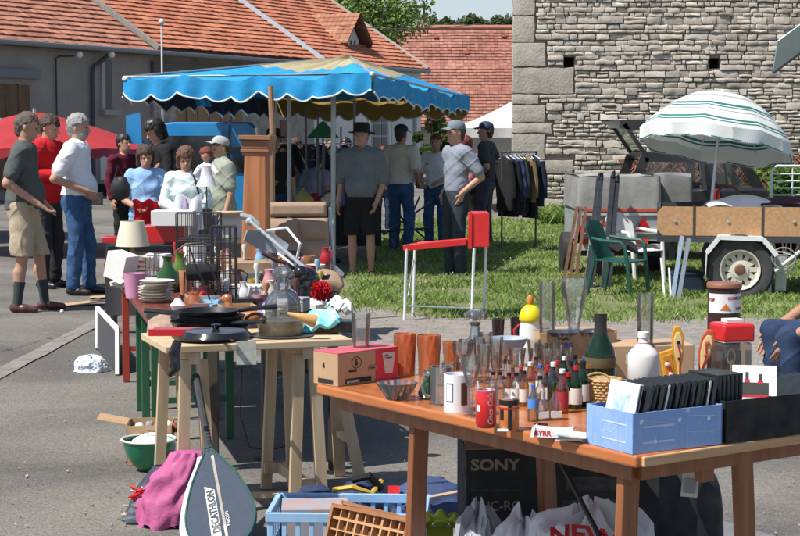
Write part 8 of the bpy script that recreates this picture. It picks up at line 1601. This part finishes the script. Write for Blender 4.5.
for i in range(88):
    cn_, c_ = CN[i % 10]; kd = KN[(i//10+i) % 5]; row = i//22; px = 170+(i % 22)*7.3+r.uniform(-3, 3); py = (266, 279, 292, 306)[row]+r.uniform(-3, 3)
    if px < 190 and py > 280: px += 30
    p = P(px, py); mm = M('knick_'+cn_.replace(' ', '_'), c_, rough=.4, var=.1); m = MB(); s_ = r.uniform(.8, 1.25)
    if kd == 'cup': m.shell([(.022*s_, 0), (.032*s_, .02), (.036*s_, .065*s_)], .003, n=18); m.tube([(.034*s_, 0, .055*s_), (.055*s_, 0, .05*s_), (.052*s_, 0, .02), (.030*s_, 0, .018)], .004, 6)
    elif kd == 'candlestick': m.lathe([(.0005, 0), (.035*s_, 0), (.03*s_, .01), (.008, .02), (.013, .06), (.008, .09*s_), (.02, .13*s_), (.014, .15*s_), (.0005, .14*s_)], n=16)
    elif kd == 'ashtray': m.shell([(.04*s_, 0), (.055*s_, .03)], .006, n=18)
    elif kd == 'jug': m.lathe([(.0005, 0), (.03*s_, 0), (.045*s_, .04*s_), (.03*s_, .09*s_), (.022*s_, .11*s_), (.028*s_, .13*s_), (.0005, .12*s_)], n=18); m.tube([(.026*s_, 0, .12*s_), (.06*s_, 0, .10*s_), (.043*s_, 0, .05*s_)], .005, 6)
    else: m.box((0, 0, .012), (.11*s_, .16*s_, .024), rz=r.uniform(-1, 1)); m.box((.005, 0, .034), (.10*s_, .14*s_, .018), rz=r.uniform(-1, 1))
    item(kd, '%s %s in the %s row of clutter, %s' % (cn_, kd, ['back', 'second', 'third', 'front'][row], 'left part' if i % 22 < 7 else 'middle part' if i % 22 < 15 else 'right part'), kd, p, m, mm, rz=r.uniform(-1, 1), smooth=50)
# small glasses / cruets cluster behind the pink pot
for i, (px, py, h) in enumerate(((148, 277, 20), (152, 279, 18), (157, 275, 22))): tumbler('small_glass', ['left', 'middle', 'right'][i]+' of three small clear glasses behind the plates', px, py, h, 6, CG, group='small glasses behind the plates')
# small silver/cream figurine before plates
vase('cream ceramic dove ornament before the plate stack', 178, 310, 12, 16, c_white, [(.7, 0), (1, .4), (.5, .8), (.3, 1)], name='ceramic_dove', cat='ornament'); vase('orange glass jug right of the plate stack', 193, 308, 16, 14, AG, [(.8, 0), (1, .3), (.6, .8), (.7, 1)], name='orange_jug', cat='jug')
p = P(151, 322, .75); m = MB(); m.grid(lambda u, v: (-.07+.16*u, -.06+.10*v+.03*u, .03*sin(pi*u)+.01-.10*max(0, .5-v)*1.2), 12, 10, th=.02); item('dried_flowers', 'crumpled brown paper drooping over the near table corner', 'paper', p+Vector((.06, -.02, 0)), m, M('paper_brown', (.40, .27, .20), rough=.9, var=.3, scale=25), smooth=30)
# --------------------------------------------------- far stall table (behind): white boxes, red crate
p = G(185, 243, .75); t = thing('far_stall_table', 'low stall table with white boxes and red crate before the two women', 'table', (p.x, p.y, 0), .02); m = MB(); m.box((0, .35, .735), (1.3, .8, .03)); m.build('tabletop', M('dark_wood', (.05, .035, .025)), t)
for x in (-.6, .6):
    for y in (0, .7): m = MB(); m.box((x, y, .36), (.05, .05, .72)); m.build('leg', MATS['dark_wood'], t)
m = MB(); m.grid(lambda u, v: (-.66+1.32*u, -.06+.01*sin(u*30), .75-.6*v), 30, 4, th=.01); m.build('table_skirt', M('skirt_grey', (.05, .05, .055), rough=.9), t)  # dark grey sheet stands in for the shade under the table
bx('red plastic crate under the white box on the far stall', 163, 243, 42, 17, .3, CR, z=.75); zc2 = .75+hpx(P(163, 243), 17)
bx('large white box on the red crate of the far stall', 172, 226, 42, 15, .25, c_white, z=zc2+.01); bx('beige cup-like carton right of the red crate', 166, 240, 10, 14, .1, KR, dy=-.12)
vase('white plastic bucket right of the white box on the far stall', 190, 240, 26, 20, WHM, [(.85, 0), (1, .95), (1.05, 1)], name='white_bucket', cat='bucket')
vase('small lilac bottle on the white boxes of the far stall', 186, 209, 10, 6, M('lilac', (.3, .22, .4)), [(1, 0), (1, .5), (.4, .7), (.4, 1)], name='lilac_bottle', cat='bottle', z=1.035)
bx('long red folded fabric roll left on the far stall', 124, 243, 44, 6, .2, CR, rz=.05); bx('second red roll right of the lamp on the far stall', 152, 241, 30, 6, .15, M('can_red2', (.5, .03, .03), rough=.5), rz=-.05); bx('dark grey roof-rack bar behind the lamp', 140, 252, 64, 6, .1, DARK, rz=.1)
bx('pale wooden board across the boxes by the column', 228, 216, 34, 3, .3, PN, rz=-.03, z=.95, name='board', cat='board', dy=.1)
bx('white crate with lilac contents beside the column', 228, 240, 22, 24, .3, c_white, dy=.3); 
for i, (px, py) in enumerate(((98, 196), (112, 200), (88, 205))): bx(['dark toolbox on the road behind the grey-haired man', 'brown suitcase behind the red parasol side', 'black crate of tools beyond the grey-haired man'][i], px+4, py, 18, 12, .3, [DARK, KRD, BKP][i], z=.0, name=['toolbox', 'suitcase', 'crate'][i], cat=['toolbox', 'suitcase', 'crate'][i])
# ================================================================ ON THE GROUND, LEFT
p = G(97, 372); 
bagpile('white plastic bag lying on the road left of the green table legs', 91, 356, p.y+.05, .25, .2, 3, M('bag_bluewhite', (.60, .66, .74), rough=.4, bump=1, bscale=22), depth=.2, am=.6)
p = G(95, 377); m = MB()
# white framed panel leaning
a, b, c2, d_ = D(90, 303, 10.8), D(133, 300, 11.2), D(140, 390, 10.6), D(98, 345, 10.2)
t = thing('white_framed_panel', 'white edged board leaning against the maroon table legs', 'panel', (a.x, 10.6, 0)); o_ = Vector((a.x, 10.6, 0)); m = MB(); q1, q2 = G(95, 362)-o_, G(135, 405)-o_; h1 = Vector((-.03, .2, .30))
q1 = G(97, 349)-o_; q2 = G(117, 375)-o_; m.add([q1, q2, q2+h1+Vector((0, 0, -.0)), q1+h1, *(x+Vector((.02, .02, 0)) for x in (q1, q2, q2+h1, q1+h1))], [(0, 1, 2, 3), (7, 6, 5, 4), (0, 4, 5, 1), (1, 5, 6, 2), (2, 6, 7, 3), (3, 7, 4, 0)]); m.build('board', M('board_dark', (.06, .062, .07), rough=.7), t, smooth=0)
m = MB(); 
for u, v in ((q1, q1+h1), (q1+h1, q2+h1), (q2, q2+h1)): m.bar(u, v, .025, .03)
m.build('white_edge', c_white, t, smooth=0)
# flattened cardboard on the road
for (px, py, w_, d_, rz, lab) in ((82, 305, .42, .22, .5, 'flattened kraft cardboard sheet on the road left of the tables'), (108, 298, .36, .2, .1, 'second flattened cardboard sheet on the road beside the table')):
    p = G(px, py); m = MB(); m.grid(lambda u, v: (w_*(u-.5), d_*(v-.5), .014+.03*u*u), 8, 4, th=.006); item('cardboard_sheet', lab, 'cardboard', p, m, KR, rz=rz)
p = G(62, 313); item('white_litter', 'small crumpled white paper ball on the road', 'litter', p+Vector((0, 0, .015)), MB().blob((0, 0, 0), .018, .3, 3), WHM)
# carton + green enamel bowls
p = G(146, 470); t = thing('open_carton', 'open kraft carton of oddments behind the green bowl', 'carton', p+Vector((0, .12, 0)), .08); w_ = hpx(p, 46); m = MB(); h = .20
for a, b in (((-w_/2, 0), (w_/2, 0)), ((w_/2, 0), (w_/2, .25)), ((w_/2, .25), (-w_/2, .25)), ((-w_/2, .25), (-w_/2, 0))): wall(m, (*a, 0), (*b, 0), h)
m.build('walls', KR, t, smooth=0); m = MB(); m.grid(lambda u, v: (-w_/2-.15*u, .02+.2*v, h-.0+.03*u), 4, 4, th=.004); m.build('left_flap', KR, t)
for i in range(5): p_ = t.location+Vector((-w_/2+.05+i*.045, .10+.05*(i % 2), .155)); item('carton_oddment', ['white ball in the open carton, leftmost', 'grey knob second in the open carton', 'brown walnut-like ball in the middle of the open carton', 'white cup fourth in the open carton', 'red-brown ball rightmost in the open carton'][i], 'oddment', p_, MB().blob((0, 0, .02), (.026, .03, .025), .2, 3, seed=i), [WHM, M('grey_k', (.25, .25, .26)), M('brown_k', (.2, .1, .06)), WHM, M('redbrown_k', (.25, .05, .03))][i])
GE = M('enamel_green', (.008, .19, .085), rough=.15, coat=.6); p = G(149, 470); t = thing('green_bowl', 'large green enamel bowl with white rim on the road', 'bowl', p); r_ = hpx(p, 27); h = .155; m = MB(); m.shell([(r_*.35, 0), (r_*.62, h*.2), (r_*.85, h*.55), (r_, h)], .004, n=44); m.build('bowl', GE, t); m = MB(); m.tube([(r_*cos(2*pi*k/44), r_*sin(2*pi*k/44), h) for k in range(44)], .006, 6, close=True); m.build('white_rim', WHT, t)
t = thing('green_enamel_lid', 'white and green enamel lid lying inside the green bowl', 'lid', p+Vector((.02, .02, h*.72)), 0); t.rotation_euler = (.25, .1, 0); m = MB(); m.lathe([(r_*.8, 0), (r_*.82, .02), (r_*.5, .05), (.0005, .06)], n=36); m.build('dome', WHT, t); m = MB(); m.lathe([(r_*.79, -.018), (r_*.83, -.016), (r_*.83, .016), (r_*.8, .018)], n=36, close=True); m.build('green_band', GE, t); m = MB(); m.tube([(-.03, 0, .06), (-.03, 0, .085), (.03, 0, .085), (.03, 0, .06)], .004, 6); m.build('handle', BKP, t)
# pink bag and clear bag
p = G(163, 524); t = thing('pink_bag', 'bright pink cloth bag slumped on the road by the racket', 'bag', p, 0); PKB = M('pink_cloth', (.42, .085, .22), rough=.7, var=.1, scale=8, bump=1, bscale=18); m = MB()
def pb(u, v):
    a = 2*pi*u; k = 1+.35*mnoise.noise(Vector((cos(a)*2.5, sin(a)*2.5, v*4)))+.07*sin(a*7+v*5)*v; r = (1-.5*v**2.5); return (.12*r*cos(a)*k+.10*v, .09*r*sin(a)*k+.06*v, .30*v**.8+.012*sin(a*5)*(1-v))
m.grid(pb, 60, 26); m.grid(lambda u, v: (lambda b_: (b_[0]*(1-v)+.12*v, b_[1]*(1-v)+.06*v, b_[2]))(pb(u, 1)), 60, 2); m.build('bag_body', PKB, t, smooth=80)
p = G(145, 520); t = thing('clear_bag', 'clear plastic bag of red ribbons leaning on the pink bag', 'plastic bag', p); m = MB(); m.grid(lambda u, v: (lambda a, r: (.10*r*cos(a)+.09*v, .07*r*sin(a)+.04*v, .23*v))(2*pi*u, (1-.5*v**2)*(1+.12*sin(u*2*pi*5+v*6))), 50, 16); m.build('film', glass('film', (.85, .85, .85), 1.3, .6), t, smooth=20)
m = MB(); r = random.Random(8)
for i in range(16): c = Vector((r.uniform(-.03, .06), r.uniform(-.05, .0), r.uniform(.05, .15))); m.tube([c+Vector((r.gauss(0, .025), r.gauss(0, .01), r.gauss(0, .02))) for _ in range(5)], .005, 5)
m.build('red_ribbons', CR, t); m = MB()
for i in range(10): c = Vector((r.uniform(-.06, .05), r.uniform(-.05, .0), r.uniform(.01, .06))); m.tube([c+Vector((r.gauss(0, .025), r.gauss(0, .01), abs(r.gauss(0, .01)))) for _ in range(4)], .005, 5)
m.build('straw', M('straw_c', (.5, .45, .3)), t)
# ---------------------------------- racket in cover
a, b = G(228, 553), D(196, 376, 7.28); up_ = (b-a).normalized(); Lr = (b-a).length; fwd_ = Vector((0, -1, 0)); fwd_ = (fwd_-up_*fwd_.dot(up_)).normalized(); right_ = up_.cross(fwd_).normalized() * -1
if right_.x < 0: right_ = -right_
R3 = Matrix((right_, -fwd_, up_)).transposed().to_4x4()
t = thing('tennis_racket', 'tennis racket in a grey cover leaning on the trestle table leg', 'tennis racket', a); t.rotation_euler = R3.to_euler()
prof = []; HW, HH = .145, .49; 
for k in range(0, 40):
    s = k/39; z = HH*1.06*s; wv = HW*sqrt(max(0, 1-((z-.17)/.17)**2)) if z < .17 else HW*(1-min(1, (z-.17)/.33)**1.35)*.88+.12*HW*(cos(min(1, (z-.17)/.33)*pi/2))+.017*min(1, (z-.17)/.2)
    prof.append((wv, z))
outl = [(w_, z) for w_, z in prof]+[(-w_, z) for w_, z in prof[::-1]]
outl = [q for i, q in enumerate(outl) if i == 0 or (Vector(q)-Vector(outl[i-1])).length > .002]
CVR = M('cover_grey', (.05, .065, .095), rough=.92, var=.08, scale=30, bump=.1); m = MB(); m.prism(outl, .034); m.build('cover', CVR, t, smooth=0, bev=.009, seg=3)
m = MB(); m.tube([(x*1.0, -.017, z) for x, z in outl], .004, 6, close=True); m.build('green_piping', M('piping', (.02, .10, .07), rough=.5), t)
m = MB(); m.prism([(-.050, .045), (-.008, .075), (-.004, .30), (-.044, .33)], .003, Matrix.Translation((.0, -.0186, 0))); m.build('logo_panel', M('cover_panel', (.5, .52, .52), rough=.6), t)
text('DECATHLON', .042, M('cover_ink', (.02, .02, .025)), t, (-.010, -.0215, .095), rot=(pi/2, -pi/2, 0), bold=.0012, sx=.82); text('FALCON', .018, M('cover_panel', (.5, .52, .52)), t, (.034, -.0195, .11), rot=(pi/2, -pi/2, 0), bold=.0004)
m = MB(); m.box((.012, -.0192, .24), (.012, .002, .46)); m.build('zip', M('zip_tan', (.24, .21, .18), rough=.5), t)
m = MB(); m.tube([(0, 0, HH*1.02), (0, 0, HH+.08), (0, 0, Lr-.02), (0, 0, Lr)], [.020, .0155, .0165, .018], 8); hd_ = m.build('handle', BKP, t)
m = MB(); 
for k in range(6): m.tube([(.0175*cos(q), .0175*sin(q), HH+.07+k*.019+.006*q/3) for q in [-.3+i*.6 for i in range(-3, 4)]], .0012, 4)
m.build('grip_wrap', M('grip_wrap', (.2, .2, .2)), hd_)
t = thing('white_racket', 'white rimmed racket mostly hidden behind the covered racket', 'racket', a+Vector((-.040, .06, -.03))); t.rotation_euler = R3.to_euler(); m = MB(); m.tube([(x*.92, 0, z*.95) for x, z in outl], .012, 8, close=True); m.build('frame', WHT, t); m = MB(); m.prism([(x*.88, z*.93+.01) for x, z in outl], .008); m.build('face', M('racket_face', (.55, .56, .55), rough=.7), t)
# ---------------------------------- crate, type trays, navy bags
cB = M('crate_blue', (.27, .46, .68), rough=.5, var=.1); o = G(268, 512, .21); t = thing('pale_blue_crate', 'pale blue slotted plastic crate on the road before the trestle table', 'crate', (o.x, o.y, 0), -.05); W_, D_, h = .60, .36, .21
m = MB()
for (x, y, sx, sy) in ((W_/2, 0, W_, .008), (W_/2, D_, W_, .008), (0, D_/2, .008, D_), (W_, D_/2, .008, D_)):
    m.box((x, y, .035), (sx, sy, .07)); m.box((x, y, h-.02), (sx+.012, sy+.012, .035))
    n = int(max(sx, sy)/.05)
    for k in range(n+1): m.box((x-(sx/2-.01)*(1-2*k/n) if sx > sy else x, y-(sy/2-.01)*(1-2*k/n) if sy > sx else y, h/2), (.018 if sx > sy else sx, .018 if sy > sx else sy, h-.03))
m.box((W_/2, D_/2, .01), (W_, D_, .012)); m.build('crate_body', cB, t, smooth=0, bev=.002)
m = MB(); m.box((.16, .2, .12), (.26, .22, .16), rz=.1); item('printed_carton', 'grey-blue carton with orange print inside the pale blue crate', 'carton', Vector((o.x, o.y, 0)), m, M('printed_c', (.25, .32, .42), col2=(.45, .25, .15), scale=12), rz=-.05)
TW = wood('tray_wood', (.26, .11, .04), (.38, .18, .08), 'X', 6, .55)
def typetray(lab, TL, TR, dn, name='type_tray'):
    rt = (TR-TL); L = rt.length; rt.normalize(); dn = dn.normalized(); nr = rt.cross(dn).normalized(); 
    if nr.y > 0: nr = -nr
    Hh = .30; t = thing(name, lab, 'tray', TL+dn*Hh); zax = -dn; Rm = Matrix((rt, zax.cross(rt), zax)).transposed(); t.rotation_euler = Rm.to_euler(); sg = -1
    m = MB(); m.box((L/2, .012, Hh/2), (L, .004, Hh)); m.build('back_panel', M('tray_back', (.16, .08, .035), rough=.8), t, smooth=0)
    m = MB(); 
    for x in (0, L): m.box((x, -.005, Hh/2), (.014, .036, Hh+.014))
    for z in (0, Hh): m.box((L/2, -.005, z), (L, .036, .014))
    m.build('frame', TW, t, smooth=0, bev=.001)
    m = MB()
    for i in range(1, 9): m.box((L*i/9, -.001, Hh/2), (.006 if i % 3 else .011, .024, Hh-.01))
    for k in range(1, 7): m.box((L/2, -.002, Hh*k/7), (L-.01, .024, .006 if k % 2 else .010))
    m.build('dividers', wood('tray_wood_light', (.42, .22, .10), (.55, .32, .16), 'X', 6, .6), t, smooth=0)
typetray('wooden printer tray with small compartments leaning on the blue crate', D(326, 505, 6.32), D(400, 521, 6.02), Vector((-.02, -.10, -.26))); typetray('second wooden printer tray just behind the first', D(334, 502, 6.42), D(408, 521, 6.12), Vector((-.02, -.10, -.26)))
NV = M('nylon_navy', (.02, .035, .10), rough=.7, bump=.4, bscale=16, var=.2); 
def lump(lab, px, py_top, Y, rx, ry, seed, mat, extra=None):
    p = D(px, py_top, Y); t = thing('navy_bag', lab, 'bag', (p.x, Y, 0)); m = MB(); m.grid(lambda u, v: (lambda a, q: (rx*q*cos(a), ry*q*sin(a), p.z*v))(2*pi*u, (1-.55*v**3)*(1+.2*mnoise.noise(Vector((cos(2*pi*u)*2, sin(2*pi*u)*2, v*3+seed))))), 44, 14); m.blob((0, 0, p.z), (rx*.46, ry*.46, .02), .3, 3); m.build('bag_body', mat, t, smooth=50); return t, p.z
lump('navy cloth bag lying left behind the blue crate', 315, 490, 7.15, .14, .10, 2, NV); t, z = lump('navy rucksack with yellow strap behind the blue crate', 358, 486, 7.05, .13, .12, 5, NV); m = MB(); m.tube([(-.1, -.08, z), (-.02, -.12, z+.02), (.06, -.1, z-.01), (.10, -.04, z+.03)], .012, 6); m.build('yellow_strap', M('strap_yellow', (.55, .36, .04), rough=.6), t); m = MB(); m.tube([(-.02, -.06, z+.04), (.05, -.08, z+.06), (.1, -.06, z+.0)], .018, 6); m.build('black_strap', DARK, t)
t, z = lump('blue rucksack with red patch right of the front table leg', 428, 481, 7.4, .19, .12, 9, M('nylon_blue', (.035, .06, .15), rough=.7, bump=.4, bscale=16, var=.3)); m = MB(); m.box((-.15, -.09, z*.8), (.05, .03, .04), rx=-.5); m.build('red_patch', CR, t); m = MB(); m.tube([(-.12, -.12, z*.5), (.0, -.13, z*.65), (.14, -.10, z*.8), (.18, -.02, z*.85)], .008, 6); m.build('piping', M('pipe_tan', (.5, .36, .24)), t)
# low dark mat near the canopy pole
p = G(329, 262); m = MB(); m.grid(lambda u, v: (-.15+.3*u, -.1+.2*v, .02+.03*sin(u*6)*sin(v*5)), 8, 6, th=.02); item('dark_mat', 'dark doormat on the ground beside the canopy pole', 'mat', p, m, DARK)
